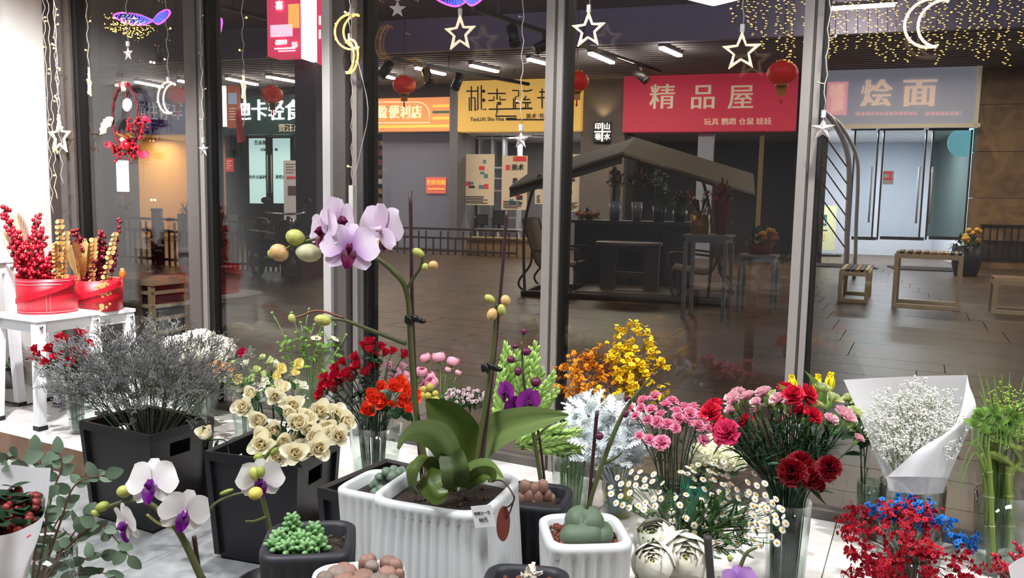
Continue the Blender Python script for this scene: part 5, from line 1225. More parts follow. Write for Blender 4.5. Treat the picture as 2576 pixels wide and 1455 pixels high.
for x, y, p_, lab in ((32, 612, pb1, 'small orange lantern trinket in the plain red bucket'), (308, 690, pb2, 'small orange lantern trinket on the rim of the printed red bucket')):
    c = tip(x, y, p_.y-.05); e = thing('lantern_trinket', lab, 'ornament', c); part('body', MB().ball(c, (.018, .018, .028), 10, 7), mat('trinket_orange', hx(224, 96, 30), .4), e, True); part('pick', MB().tube([c-Z3*.02, Vector((c.x*.45+p_.x*.55, c.y*.45+p_.y*.55, p_.z+.185)), Vector((c.x*.3+p_.x*.7, c.y*.3+p_.y*.7, p_.z+.08))], .002, 4), m_gl, e)
    part('gold_cap', MB().lathe([(.010, .022), (.010, .032)], 8, lambda q: c+q, True, True), m_gl, e)
# ================================================================== bunches on the platform and floor
Q = random.Random(21)
def P_at(px, py, z=PZ): return at_z(px, py, z)
def hdir(c, p, up=.8, cam=.35, j=.15):
    """a head looks up, outward from the bunch, a little towards the room"""
    d = Vector((p.x-c.x, p.y-c.y, 0)); d = d.normalized() if d.length > 1e-5 else d
    v = Vector((-p.x, -p.y, .3)).normalized()
    return (d*.55+Z3*up+v*cam+Vector((Q.gauss(0, j), Q.gauss(0, j), 0))).normalized()
# bloom meshes
DR, DR2 = hx(120, 4, 22), hx(176, 12, 40)
ROSE_RED = [rose_mesh('bloom', DR, DR2, 15, .9, None, i) for i in (1, 2)]
ROSE_ORG = [rose_mesh('bloom', hx(232, 40, 20), hx(226, 48, 36), 15, 1.0, hx(250, 120, 60), i) for i in (3, 4)]
ROSE_CRM = [rose_mesh('bloom', hx(255, 226, 172), hx(255, 249, 224), 17, o_, hx(250, 249, 212), i) for i, o_ in ((5, 1.0), (6, .8), (7, 1.15))]
ROSE_WHT = [rose_mesh('bloom', hx(252, 232, 200), hx(252, 248, 236), 16, 1.0, None, 8)]
ROSE_PCH = [rose_mesh('bloom', hx(240, 150, 84), hx(248, 206, 160), 16, 1.0, None, 9)]
LISI_Y = [rose_mesh('bloom', hx(236, 214, 110), hx(248, 232, 150), 10, .8, None, 10)]
LISI_G = [rose_mesh('bloom', hx(190, 214, 110), hx(226, 238, 176), 9, .6, None, 11)]
LISI_W = [rose_mesh('bloom', hx(236, 240, 200), hx(250, 250, 232), 10, .9, None, 12)]
CARN_P = [carn_mesh('bloom', hx(238, 92, 142), hx(255, 172, 202), 26, i) for i in (1, 2)]
CARN_PL = [carn_mesh('bloom', hx(240, 160, 184), hx(252, 206, 216), 26, 3, .55)]
CARN_R = [carn_mesh('bloom', hx(196, 16, 48), hx(224, 40, 70), 32, 4)]
CARN_D = [carn_mesh('bloom', hx(84, 4, 14), hx(132, 8, 24), 34, 5)]
CARN_M = [carn_mesh('bloom', hx(206, 24, 80), hx(232, 70, 120), 30, 6)]
CARN_G = [carn_mesh('bloom', hx(196, 214, 120), hx(226, 236, 180), 20, 7, .5)]
RAN_P = [ran_mesh('bloom', hx(226, 110, 150), hx(240, 130, 170), hx(250, 186, 206), 26, 1)]
RAN_W = [ran_mesh('bloom', hx(150, 160, 70), hx(252, 246, 220), hx(255, 253, 240), 34, 2, mat('cream_petal', (1, 1, 1), .6, attr=True, transl=.06, noise=.02, spec=.3))]
TUL = tulip_mesh('bloom', hx(252, 220, 30), hx(206, 206, 40))
RAY, DISC = daisy_parts()
PEND = []
_BR = {}
def bloom_r(me):
    if me.name not in _BR: _BR[me.name] = max(max(abs(v.co.x), abs(v.co.y)) for v in me.vertices)*.86
    return _BR[me.name]
def queue(px, py, y, r, dy, build): PEND.append([px, py, y, r, dy, build])
def part_slots(U, dmin, it=60):
    """push points of the unit disc apart until none is nearer than dmin"""
    U = [list(u) for u in U]; n = len(U); dmin = min(dmin, 1.35/math.sqrt(max(1, n)))
    for _ in range(it):
        moved = False
        for i in range(n):
            for j in range(i):
                dx, dy = U[i][0]-U[j][0], U[i][1]-U[j][1]; q = math.hypot(dx, dy)
                if q < dmin:
                    if q < 1e-6: dx, dy, q = cos(i*2.4)*1e-3, sin(i*2.4)*1e-3, 1e-3
                    k = (dmin-q)*.5/q; U[i][0] += dx*k; U[i][1] += dy*k; U[j][0] -= dx*k; U[j][1] -= dy*k; moved = True
        for u in U:
            q = math.hypot(*u)
            if q > 1: u[0] /= q; u[1] /= q
        if not moved: break
    return U
def settle(c, r0, r1, h, sr=.0022, lim=WD-.05, reach=.20):
    """every stem of one vase gets its own slot at foot and rim, and heads are moved along their line of sight until they no longer pass through each other"""
    n = len(PEND)
    if not n: return
    ys = [p[1] for p in PEND]; cy_, sy_ = (min(ys)+max(ys))/2, max(1, (max(ys)-min(ys))/2); D = []; DM_ = []; RY = []
    for px, py, y, r, dy, bd in PEND:
        d = ray(px, py); d = d/d.y; mx = (lim-r)/max(1e-6, WN.dot(d)); RY.append(d); DM_.append(mx); D.append(min(mx, y-(py-cy_)/sy_*dy+Q.uniform(-.15, .15)*dy))
    for _ in range(70):
        hit = False; P = [CPOS+RY[i]*D[i] for i in range(n)]
        for i in range(n):
            for j in range(i):
                rr_ = PEND[i][3]+PEND[j][3]
                if rr_ <= 0: continue
                q = P[i]-P[j]
                if abs(q.x) > rr_ or abs(q.z) > rr_: continue
                L = q.length
                if L < rr_:
                    k = (rr_-L)*.6+.001; f, g = (i, j) if D[i] >= D[j] else (j, i); D[f] = min(D[f]+k, DM_[f], PEND[f][2]+reach); D[g] = max(D[g]-k, PEND[g][2]-reach); hit = True
        if not hit: break
    H = [CPOS+RY[i]*D[i] for i in range(n)]; V = [(p.x-c.x, p.y-c.y) for p in H]
    mx = sorted(math.hypot(*v) for v in V)[int(.92*(n-1))]+1e-4; U = []
    for v in V:
        q = math.hypot(*v)/mx; k = (min(1, q)**.75)/max(q, 1e-6)/mx; U.append((v[0]*k, v[1]*k))
    U = part_slots(U, 2.5*sr/(r0*.72))
    for i in range(n):
        o = Vector((U[i][0], U[i][1], 0)); PEND[i][5](c+o*(r0*.72)+Z3*.019, c+o*(r1*.80)+Z3*h, H[i])
    PEND.clear()
def bunch(name, label, cat, group, c, r0, r1, h, heads, y, blooms, size, stem=None, sr=.0022, extra=(), leaves=(), lsize=.05, nleaf=3, dy=.06, up=.8, cam=.35, cup=None):
    """heads: (px, py[, size factor]) at depth about y; c = vase foot; built when the vase is settled"""
    for hd_ in heads:
        k = (hd_[2] if len(hd_) > 2 else 1.0)*size*Q.uniform(.92, 1.08); bl = blooms[Q.randrange(len(blooms))]
        def bd(b, m_, hp, k=k, bl=bl): flower(name, label, cat, group, b, m_, hp, hdir(c, hp, up, cam), bl, k, stem, sr, extra, leaves, lsize, nleaf, rng=Q)
        queue(hd_[0], hd_[1], y, bloom_r(bl)*k, dy, bd)
def scat(n, cx, cy, rx, ry, rng=Q, mn=0.0):
    o = []; tries = 0
    while len(o) < n and tries < 4000:
        tries += 1; a = rng.random()*6.283; q = rng.random()**.5; x, y = cx+rx*q*cos(a), cy+ry*q*sin(a)
        if all((x-u[0])**2+(y-u[1])**2 > mn*mn for u in o): o.append((x, y))
    return o
# --- left: red roses under the stool, in a dark vase
c = P_at(205, 1088); y = c.y
vase('clear vase of dark red roses in front of the white stool', c, .05, .07, .26)
bunch('red_rose', 'dark red rose in the bunch before the white stool', 'rose', 'red roses before the white stool', c, .05, .07, .26, [(100, 905, 1.1), (130, 885), (165, 865), (200, 850), (150, 905), (190, 890), (215, 870, .9), (120, 920, .9), (175, 920), (210, 905), (92, 885, .8), (155, 855, .8)], y-.02, ROSE_RED, .052, m_stemd, .0025, (('sepals', SEP),), (LEAFD,), .06, 3)
settle(c, .05, .07, .26)
c = F2+exs*.15+eys*.17; c.z = PZ
vase('clear vase of dark red roses behind the grey limonium', c, .05, .06, .22)
bunch('red_rose', 'dark red rose rising behind the grey limonium', 'rose', 'red roses behind the limonium', c, .05, .06, .22, [(206, 872), (228, 860), (252, 866), (240, 884), (216, 890)], c.y, ROSE_RED, .046, m_stemd, .0025, (('sepals', SEP),), (LEAFD,), .04, 2, dy=.04)
settle(c, .05, .06, .22)
# --- orchid behind the stool legs
c = P_at(35, 975); e = thing('potted_orchid', 'small potted orchid on the platform behind the white stool legs', 'potted plant', c)
part('pot', MB().lathe([(.05, .001), (.065, .11), (.058, .11), (.05, .02)], 18, lambda q: c+q), m_alud, e, True); part('bark', MB().lathe([(.002, .10), (.058, .10)], 16, lambda q: c+q), m_twig, e)
for a, L in ((.4, .16), (2.0, .14), (3.6, .17), (5.2, .13)): d = Vector((cos(a), sin(a), 0)); part('leaf', MB().blade([c+Z3*.10, c+Z3*.16+d*L*.4, c+Z3*.17+d*L*.8, c+Z3*.14+d*L], [.012, .03, .026, .003]), m_leaf, e, True)
part('stake', MB().tube([c+Z3*.1, c+Z3*.42+WU*.02], .003, 5), m_twig, e); part('flower_stem', MB().tube(catmull([c+Z3*.1, c+Z3*.3-WU*.01, c+Z3*.42-WU*.06], 5), .003, 5), m_leaf, e, True)
ORB = MB()
for i in range(5): ORB.petal(rz(i*2*pi/5), .5, .26, rad(70), rad(95), .1, 4, 3, None, 0, 1, .03)
ORB_ME = ORB.mesh('bloom', gm('orchid_far', hx(240, 206, 200), .6, .3), True)
inst('bloom', ORB_ME, e, orient(c+Z3*.42-WU*.06, (0, -1, .2), 0, .07)); inst('bloom', ORB_ME, e, orient(c+Z3*.36-WU*.045, (.2, -1, 0), 1, .06))
# --- white hydrangeas and pale roses behind the limonium
def hydrangea(label, group, c, mouth, head, r, c1, c2, n=90, seed=1, rng=Q):
    e = thing('hydrangea', label, 'hydrangea', c, group); mb = MB(); q = random.Random(seed)
    for i in range(n):
        z = 1-1.55*(i+.5)/n; a = i*2.39996; rr_ = math.sqrt(max(0, 1-z*z)); d = Vector((rr_*cos(a), rr_*sin(a), z)); M_ = orient(head+Vector((d.x*r, d.y*r, d.z*r*.78)), d+Vector((q.gauss(0, .2), q.gauss(0, .2), q.gauss(0, .2))), q.random()*6); five_floret(mb, M_, r*.30, c1, c2, 4)
    part('flower_head', mb, m_petal, e, True, True); part('stem', MB().tube(stem_path(c, mouth, head-Z3*r*.3, (head-mouth).normalized(), 5), .004, 6), m_stem, e, True)
    for a in (.5, 2.6, 4.5): leaf_at(e, LEAFD, head-Z3*r*.7, Vector((cos(a), sin(a), .1)), r*1.3)
    return e
def on_n(px, n, z=PZ):
    """platform point on the pixel column px at distance n from the room's origin towards the glass"""
    d = ray(px, 1000); p = d*(n/WN.dot(d)); return Vector((p.x, p.y, z))
c = on_n(500, 2.88); yw = c.y; vase('wide clear vase of white hydrangeas beside the dark mullion', c, .09, .11, .24)
for i, (x, y_, r_) in enumerate(((445, 880, .085), (500, 868, .10), (550, 880, .085), (470, 905, .075), (525, 905, .08))):
    queue(x, y_, yw-.03*i, r_*.85, .05, lambda b, m_, hp, i=i, r_=r_: hydrangea('overlit white hydrangea head behind the grey limonium', 'white hydrangeas behind the limonium', b, m_, hp, r_*.93, hx(255, 252, 246), hx(240, 236, 200), 60, i))
bunch('magenta_rose', 'single magenta rose at the edge of the hydrangeas', 'rose', None, c, .09, .11, .24, [(603, 897, 1.0)], yw, [rose_mesh('bloom', hx(150, 10, 50), hx(206, 30, 86), 12, .8, None, 30)], .06, m_stem, .0022, (('sepals', SEP),), (LEAF,), .05, 2)
settle(c, .09, .11, .24, .004)
c = on_n(478, 2.58); vase('clear vase of pale peach roses behind the black bucket', c, .06, .08, .22)
bunch('pale_rose', 'pale peach rose below the white hydrangeas', 'rose', 'peach roses below the hydrangeas', c, .06, .08, .22, [(440, 920), (475, 925), (510, 925), (545, 930), (460, 940), (495, 945), (530, 948), (570, 938)], c.y, ROSE_PCH, .05, m_stem, .002, (('sepals', SEP),), (LEAF,), .05, 2)
settle(c, .06, .08, .22)
# --- black bucket 1 with limonium
m_bkt = mat('black_plastic', hx(20, 20, 24), .42, noise=.08)
def black_bucket(label, F, ex, ey, W, D, H, z0=0.0, taper=.86, lip=.028, hole=True, group='black flower buckets on the grey floor'):
    """F = front corner of the rim in plan; ex, ey along the rim; tapered wall, folded lip, hand holes"""
    C = F+ex*(W/2)+ey*(D/2); C.z = 0; e = thing('black_bucket', label, 'bucket', C+Z3*z0, group)
    def rc(k, z, o=0.0): return [C+ex*(sx*(W/2*k+o))+ey*(sy*(D/2*k+o))+Z3*(z0+z) for sx, sy in ((-1, -1), (1, -1), (1, 1), (-1, 1))]
    def K(z): return taper+(1-taper)*z/H
    t = .006; z1, z2 = H*.72, H*.86
    names = ('wall_panel',)*4
    for i in range(4):
        j = (i+1) % 4
        def wall(a0, a1, za, zb):
            mb = MB(); O0, O1 = rc(K(za), za), rc(K(zb), zb); I0, I1 = rc(K(za), za, -t), rc(K(zb), zb, -t)
            def L(q, a): return q[i].lerp(q[j], a)
            mb.hull8([L(O0, a0), L(O0, a1), L(I0, a1), L(I0, a0), L(O1, a0), L(O1, a1), L(I1, a1), L(I1, a0)]); return mb
        big = MB()
        if hole and i in (0, 2):
            for q in ((0, 1, 0, z1), (0, .32, z1, z2), (.68, 1, z1, z2), (0, 1, z2, H)): big.merge(wall(*q), Matrix.Identity(4))
        else: big = wall(0, 1, 0, H)
        part('wall_panel', big, m_bkt, e)
        mb = MB(); O0, O1 = rc(K(H), H-lip, .001), rc(K(H), H, .001); X0, X1 = rc(K(H), H-lip, .014), rc(K(H), H+.004, .014); mb.hull8([O0[i], O0[j], X0[j], X0[i], O1[i], O1[j], X1[j], X1[i]]); part('rim', mb, m_bkt, e)
        mb = MB(); a, b = rc(K(.02), .02, .004)[i], rc(K(H-lip), H-lip, .004)[i]; mb.bar(a, b, .022, .022, up=ex); part('corner_rib', mb, m_bkt, e)
    mb = MB(); a, b = rc(K(0), .0), rc(K(.008), .008); mb.hull8(a+b); part('bucket_floor', mb, m_bkt, e)
    return e, C, lambda z: C+Z3*(z0+z)
BH = .386
Fb = at_z(378, 1096, BH); be1 = black_bucket('black plastic bucket holding grey limonium', Fb, WN, -WU, .27, .37, BH)
m_lim = mat('limonium_grey', hx(118, 116, 120), .8, noise=.25, nscale=90, rnd=.15); m_liml = mat('limonium_pale', hx(156, 155, 153), .8, noise=.2, nscale=90); m_limst = mat('limonium_stem', hx(62, 70, 52), .7)
def spray_mesh(seed, H=.42, spread=.16, levels=4, nf=4, fr=.0022, kind='lim'):
    """branching filler spray: (stem mesh builder, floret positions)"""
    q = random.Random(seed); mb = MB(); F_ = []
    def grow(p, d, L, lev, r):
        e_ = p+d*L; mb.tube([p, p.lerp(e_, .5)+Vector((q.gauss(0, .006), q.gauss(0, .006), 0)), e_], [r, r*.8, r*.65], 3, False)
        if lev == 0:
            F_.append((e_, d)); return
        k = 3 if lev > 1 else nf
        for i in range(k):
            t = .45+.55*(i+1)/k; dd = (d+Vector((q.gauss(0, 1), q.gauss(0, 1), q.gauss(.15, .5)))*(.42 if lev > 1 else .6)).normalized(); grow(p+d*L*t, dd, L*q.uniform(.45, .68), lev-1, r*.62)
    grow(Vector((0, 0, 0)), Vector((0, 0, 1)), H*.50, levels-1, .0022)
    return mb, F_
LIM = []
for sd in range(4):
    st_, F_ = spray_mesh(100+sd, .44, levels=4, nf=4); fl_ = MB(); q = random.Random(sd)
    for p, d in F_:
        for k in range(6): fl_.ball(p-d*k*.006+Vector((q.gauss(0, .0028), q.gauss(0, .0028), 0)), (.0019, .0019, .0042), 4, 3)
    LIM.append((st_.mesh('branches', m_limst, False), fl_.mesh('florets', m_lim if sd % 2 else m_liml, False)))
def spray(name, label, cat, group, base, d, sc, pair, pn=('branches', 'florets')):
    e = thing(name, label, cat, base, group); Mx = orient(base, d, Q.random()*6.28, sc)
    a = inst(pn[0], pair[0], e, Mx); b = inst(pn[1], pair[1], e, Mx); b['kind'] = 'stuff'; return e
C1 = be1[1]
for i in range(70):
    a = i*2.39996; q = math.sqrt((i+.5)/70); u, v = cos(a)*q, sin(a)*q; o_ = WN*u*.06-WU*v*.085; f_ = C1+o_+Z3*.02; m_ = C1+WN*u*.065-WU*v*.09+Z3*(BH-.085); d = (WN*u*.72-WU*v*.90+Z3).normalized()
    e = spray('limonium_spray', 'airy spray of grey limonium in the black bucket', 'limonium', 'grey limonium sprays in the black bucket', m_, d, Q.uniform(.98, 1.18), LIM[i % 4]); part('stem', MB().tube([f_, m_], .0022, 5), m_limst, e)
# --- black bucket 2 with cream roses
Fb2 = at_z(745, 1165, BH); e2x = Vector((.30, .95, 0)).normalized(); e2y = Vector((-.95, .30, 0)).normalized(); be2 = black_bucket('black plastic bucket holding cream roses', Fb2, e2x, e2y, .25, .34, BH); C2 = be2[1]
yc = C2.y
cr = [(620, 1030, .95), (655, 1060), (700, 985, .85), (690, 1000, .8), (735, 1025, .95), (720, 1040, .8), (745, 1070, 1.1), (765, 1055), (800, 1040, 1.05), (835, 1050, 1.05), (860, 1065, 1.0), (815, 1080), (790, 1105, 1.05), (830, 1095, .95), (668, 1105, 1.1), (690, 1090), (715, 1120, 1.05), (752, 1112), (775, 1135, 1.0), (740, 1145, .95), (795, 1130), (700, 1150, .95), (720, 1160, .8), (660, 1120, 1.0), (775, 1085, .95), (640, 995, .8), (850, 1100, .9)]
for x, y_, *k in cr:
    k = (k[0] if k else 1.0)*.062; bl = ROSE_CRM[Q.randrange(3)]
    def bd(b, m_, hp, k=k, bl=bl): flower('cream_rose', 'cream rose in the bunch over the black bucket', 'rose', 'cream roses in the black bucket', b, m_, hp, hdir(C2, hp, .45, .75), bl, k, m_stemd, .003, (('sepals', SEP),), (LEAFD,), .05, 2, rng=Q)
    queue(x, y_, yc-.13+(y_-1080)*-.0011, bloom_r(bl)*k*.95, .02, bd)
settle(C2, .10, .115, BH+.006, .003, reach=.13)
hp = at_y(524, 1112, yc+.02); flower('cream_rose', 'single cream rose leaning on the black bucket rim apart from the bunch', 'rose', None, C2+Vector(((hp.x-C2.x)*.45, (hp.y-C2.y)*.45, .03)), Vector((C2.x+(hp.x-C2.x)*.72, C2.y+(hp.y-C2.y)*.72, BH+.008)), hp+Z3*.012, (-.2, -.5, .8), ROSE_CRM[1], .062, m_stemd, .003, (('sepals', SEP),), (LEAFD,), .06, 2, rng=Q)
# --- empty black crate
Fb3 = at_z(815, 1229, BH); e3x = Vector((.50, .866, 0)); e3y = Vector((.866, -.50, 0)); Fb3c = Fb3
be3 = black_bucket('empty black plastic bucket behind the white ribbed pots', Fb3c, e3x, e3y, .30, .26, BH)
# --- lisianthus
c = P_at(625, 1108); vase('clear vase of yellow-green lisianthus behind the cream roses', c, .06, .075, .24)
yl = c.y
bunch('lisianthus', 'soft yellow lisianthus in the clear vase behind the cream roses', 'lisianthus', 'yellow lisianthus', c, .06, .075, .24, [(600, 965, 1.1), (608, 955, .9), (700, 942), (742, 928, 1.1), (690, 955, .9), (735, 945, .8)], yl, LISI_Y, .058, m_stem, .002, (('sepals', SEPL),), (LEAF, LEAFL), .05, 3)
bunch('lisianthus', 'green-white lisianthus bud in the clear vase behind the cream roses', 'lisianthus', 'green-white lisianthus', c, .06, .075, .24, [(655, 905, .8), (675, 915), (690, 925), (575, 935), (590, 925), (620, 925), (640, 935), (660, 950), (630, 960), (650, 985), (755, 975), (660, 970), (590, 950), (610, 985), (680, 985, .9), (740, 965, .7), (570, 960, .8)], yl, LISI_G+LISI_W, .046, m_stem, .002, (('sepals', SEPL),), (LEAF, LEAFL), .05, 3)
settle(c, .06, .075, .24)
# --- tall green scabious stems
c = P_at(770, 1095); ys = c.y; vase('clear vase of tall green stems beside the steel column', c, .055, .065, .25)
BUDG = MB().ball((0, 0, .2), (.30, .30, .26), 8, 5).mesh('bud', m_steml, True)
for i in range(8): pass
bunch('green_bud_stem', 'tall slender green stem with a small bud by the steel column', 'flower stem', 'tall green bud stems', c, .055, .065, .25, [(686, 790), (735, 790), (777, 780), (757, 815), (790, 820), (810, 840), (830, 855), (870, 845), (842, 820), (770, 860), (800, 870), (700, 865), (720, 850), (850, 880), (815, 800), (745, 840)], ys, [BUDG], .026, m_steml, .0022, (('sepals', SEPL),), (LEAFL, LEAFNL), .05, 6, up=1.0, cam=.1)
bunch('white_daisy', 'small white flat bloom on a tall stem by the steel column', 'daisy', 'white flat blooms', c, .055, .065, .25, [(795, 850), (843, 852)], ys, [RAY], .05, m_steml, .0018, (('disc', DISC),), (LEAFNL,), .05, 2, up=1.0, cam=.1)
settle(c, .055, .065, .25)
# --- red and orange spray roses
c = P_at(945, 1222); yr = c.y; vase('square clear vase of dark red and orange spray roses', c, .065, .085, .25, square=True, n=32)
bunch('red_spray_rose', 'dark red spray rose in the square clear vase', 'rose', 'dark red spray roses', c, .065, .085, .25, [(868, 918), (900, 905), (915, 880), (930, 870), (955, 880), (965, 895), (945, 905), (850, 935), (845, 955), (835, 975), (875, 950), (895, 935), (905, 925), (860, 970), (815, 980), (820, 960), (805, 1010, .7), (885, 960), (1012, 900), (985, 890, .8), (940, 930), (925, 945), (810, 995, .8), (845, 985), (935, 890)], yr+.02, ROSE_RED, .045, m_stemd, .002, (('sepals', SEP),), (LEAFD,), .05, 4)
bunch('orange_spray_rose', 'orange-red spray rose in the square clear vase', 'rose', 'orange-red spray roses', c, .065, .085, .25, [(935, 1000, 1.0), (955, 985), (940, 1010), (962, 1018, 1.1), (925, 1038, 1.1), (990, 980), (1000, 970), (1015, 985), (1010, 1018), (1035, 1000), (1038, 1025, .8), (985, 1020, .5), (955, 975, .8), (1025, 1035, .6)], yr-.10, ROSE_ORG, .047, m_stemd, .002, (('sepals', SEP),), (LEAFD,), .045, 3, cam=.6)
bunch('pink_lisianthus', 'dusty pink bloom behind the dark red spray roses', 'flower', 'dusty pink blooms', c, .065, .085, .25, [(975, 930), (1000, 945), (1020, 955), (985, 955), (1010, 930)], yr+.12, [rose_mesh('bloom', hx(200, 110, 150), hx(236, 180, 204), 9, .8, None, 40)], .04, m_stemd, .002, (('sepals', SEP),), (LEAFD,), .04, 2)
settle(c, .065, .085, .25)
# --- pink ranunculus, craspedia, small white-pink pompons
c = P_at(1120, 1150)-WN*.04; yk = c.y; vase('clear vase of pink ranunculus behind the big orchid', c, .055, .065, .24)
bunch('pink_ranunculus', 'pink ranunculus in the vase behind the big orchid', 'ranunculus', 'pink ranunculus', c, .055, .065, .24, [(1075, 912, .8), (1106, 915, 1.0), (1137, 925, 1.0), (1050, 950, .9), (1085, 965, 1.1), (1092, 975), (1065, 945, .8), (1040, 965, .8), (1150, 945, .5), (1125, 938, .5), (1078, 985)], yk, RAN_P, .062, m_steml, .0025, (('sepals', SEPL),), (LEAFNL,), .05, 2, up=1.0, cam=.3)
CRAS = MB().ball((0, 0, .4), .45, 12, 9).mesh('bloom', mat('craspedia_yellow', hx(206, 196, 92), .9, noise=.35, nscale=160, bump=.6), True)
bunch('craspedia', 'greenish-yellow button flower behind the big orchid', 'craspedia', 'greenish-yellow button flowers', c, .055, .065, .24, [(1070, 985), (1085, 978), (1078, 1000), (1095, 995), (1100, 1010), (1062, 1000), (1090, 1012)], yk-.1, [CRAS], .034, m_steml, .002)
POMP = MB(); q = random.Random(2)
for i in range(40):
    z = 1-1.7*(i+.5)/40; a = i*2.39996; r_ = math.sqrt(1-z*z); POMP.petal(orient(Vector((r_*cos(a), r_*sin(a), z))*.25+Z3*.25, (r_*cos(a), r_*sin(a), z), q.random()*6), .2, .12, rad(10), rad(60), .2, 2, 2)
POMP_ME = POMP.mesh('bloom', gm('pompon_white', hx(240, 214, 224), .6, .2), True)
bunch('white_pompon', 'tiny white-pink pompon flower behind the big orchid', 'pompon flower', 'white-pink pompon flowers', c, .055, .065, .24, scat(26, 1165, 998, 55, 18, Q, 9), yk-.02, [POMP_ME], .026, m_stem, .0016, (), (LEAF,), .05, 2)
settle(c, .055, .065, .24)
# --- green gladiolus
c = P_at(1434, 1300); yg = c.y; vase('tall clear vase of green gladiolus', c, .058, .075, .24)
def glad_mesh(seed):
    q = random.Random(seed); mb = MB()
    for i in range(13):
        t = i/12.; s_ = 1 if i % 2 else -1; L = .27*(1-.45*t); w = .068*(1-.5*t); d = Vector((s_*.30*(1-.6*t), q.uniform(-.10, .10), 1)).normalized(); p = Vector((s_*.012, 0, t*.86))+d*L*.45
        mb.ball(p, (w*.62, w*.5, L*.55), 7, 5, Vector((0, 0, 1)).rotation_difference(d).to_matrix())
        b0 = p-d*L*.5; mb.blade([b0, b0+d*L*.4+Vector((s_*w*.55, 0, 0)), b0+d*L*.85+Vector((s_*w*.3, 0, 0)), b0+d*L*1.05], [w*.4, w*.7, w*.4, .001], up=(s_, .3, 0), fold=-.4)
    mb.tube([(0, 0, 0), (0, 0, 1.0)], [.012, .004], 5); return mb.mesh('bud_spike', m_leafl2, True)
m_leafl2 = gm('gladiolus_green', hx(178, 212, 120), .45, .3)
GL = [glad_mesh(i) for i in (1, 2)]
GT = ((1277, 845, 1268, 1010), (1305, 860, 1290, 1010), (1355, 845, 1320, 1000), (1358, 875, 1310, 1030), (1375, 915, 1320, 1030), (1405, 925, 1330, 1040), (1415, 965, 1340, 1060), (1325, 880, 1300, 1040), (1262, 905, 1262, 1060), (1390, 985, 1320, 1075), (1480, 1085, 1330, 1105), (1440, 1063, 1310, 1110), (1490, 1130, 1340, 1125), (1465, 1075, 1350, 1110), (1470, 1110, 1330, 1130), (1345, 930, 1310, 1060), (1290, 870, 1275, 1030), (1340, 860, 1310, 1010), (1385, 950, 1320, 1060), (1450, 1100, 1310, 1120), (1430, 1085, 1300, 1120), (1268, 880, 1262, 1030))
GU = part_slots([((q_[2]-1305)/60., -(q_[3]-1065)/70.) for q_ in GT], .30)
for gi, (tx, ty, mx, my) in enumerate(GT):
    flat = ty > 1050; yy = (yg-.13-.012*(gi % 4)) if flat else yg+GU[gi][1]*.13; tp = at_y(tx, ty, yy); mp = at_y(mx, my, yy+.02); o_ = Vector((GU[gi][0], GU[gi][1], 0)); b = c+o_*.036+Z3*.02; rim = c+o_*.056+Z3*.24; e = thing('gladiolus', 'green gladiolus bud spike in the tall clear vase', 'gladiolus', b, 'green gladiolus spikes')
    part('stem', MB().tube([b]+catmull([rim, rim.lerp(mp, .5)+Z3*.015, mp], 5), .0035, 6), m_steml, e, True); d = tp-mp; inst('bud_spike', GL[Q.randrange(2)], e, orient(mp, d, Q.uniform(-.5, .5), (d.length*1.5, d.length*1.5, d.length*.92)))
    for k in range(2): leaf_at(e, LEAF, rim+(mp-rim)*Q.uniform(.45, .9), (mp-rim).normalized()+Vector((Q.gauss(0, .3), Q.gauss(0, .2), .2)), .08, nm='leaf')
# --- orange and yellow wax flower
c = P_at(1532, 1272)+WN*.10; yw2 = c.y; m_yv = mat('yellow_glaze', hx(222, 196, 40), .25); 
e = thing('yellow_vase', 'small yellow vase under the silver foliage', 'vase', c); part('vase_body', MB().lathe([(.05, .001), (.055, .02), (.030, .08), (.040, .18), (.036, .18), (.026, .08), (.04, .03)], 24, lambda q: c+q), m_yv, e, True); part('foot_ring', MB().lathe([(.052, .0), (.056, .01), (.05, .02)], 24, lambda q: c+q), m_yv, e, True)
def waxspray(seed, c1, c2, H=.34, fsz=.010, levels=3, nf=4, st=None):
    s_, F_ = spray_mesh(seed, H, levels=levels, nf=nf); fl_ = MB(); q = random.Random(seed)
    for p, d in F_:
        for k in range(3): five_floret(fl_, orient(p-d*.011*k+Vector((q.gauss(0, .006), q.gauss(0, .006), q.gauss(0, .004))), d+Vector((q.gauss(0, .5), q.gauss(0, .5), .3)), q.random()*6), fsz*q.uniform(.8, 1.2), c1, c2)
    return s_.mesh('branches', st or m_twig, False), fl_.mesh('florets', m_petal, True, True)
WXO = [waxspray(i, hx(244, 160, 34), hx(200, 100, 20), fsz=.0085, nf=5) for i in (11, 12)]; WXY = [waxspray(i, hx(252, 222, 40), hx(236, 170, 20), fsz=.0115) for i in (13, 14)]
WXR = [waxspray(i, hx(186, 20, 44), hx(110, 8, 28), .26, .0095, 3, 4) for i in (15, 16)]; WXB = [waxspray(i, hx(34, 130, 210), hx(20, 60, 150), .26, .0105, 3, 4) for i in (17, 18)]
def sprays_to(name, label, cat, group, c, mouth_h, tips, y, pairs, sc, dy=.10, hmesh=.30, stem=None):
    for (x, y_) in tips:
        k = pairs[Q.randrange(len(pairs))]
        def bd(b, m_, tp, k=k):
            d = (tp-m_); d.normalize(); s0 = tp-d*hmesh*sc*1.02
            if (s0-m_).dot(d) < 0: s0 = m_
            e = thing(name, label, cat, b, group); part('stem', MB().tube([b, m_, s0], .0018, 5), stem or m_twig, e, True)
            Mx = orient(s0, d, Q.random()*6.28, sc); inst('branches', k[0], e, Mx); o_ = inst('florets', k[1], e, Mx); o_['kind'] = 'stuff'
        queue(x, y_, y, .028, dy, bd)
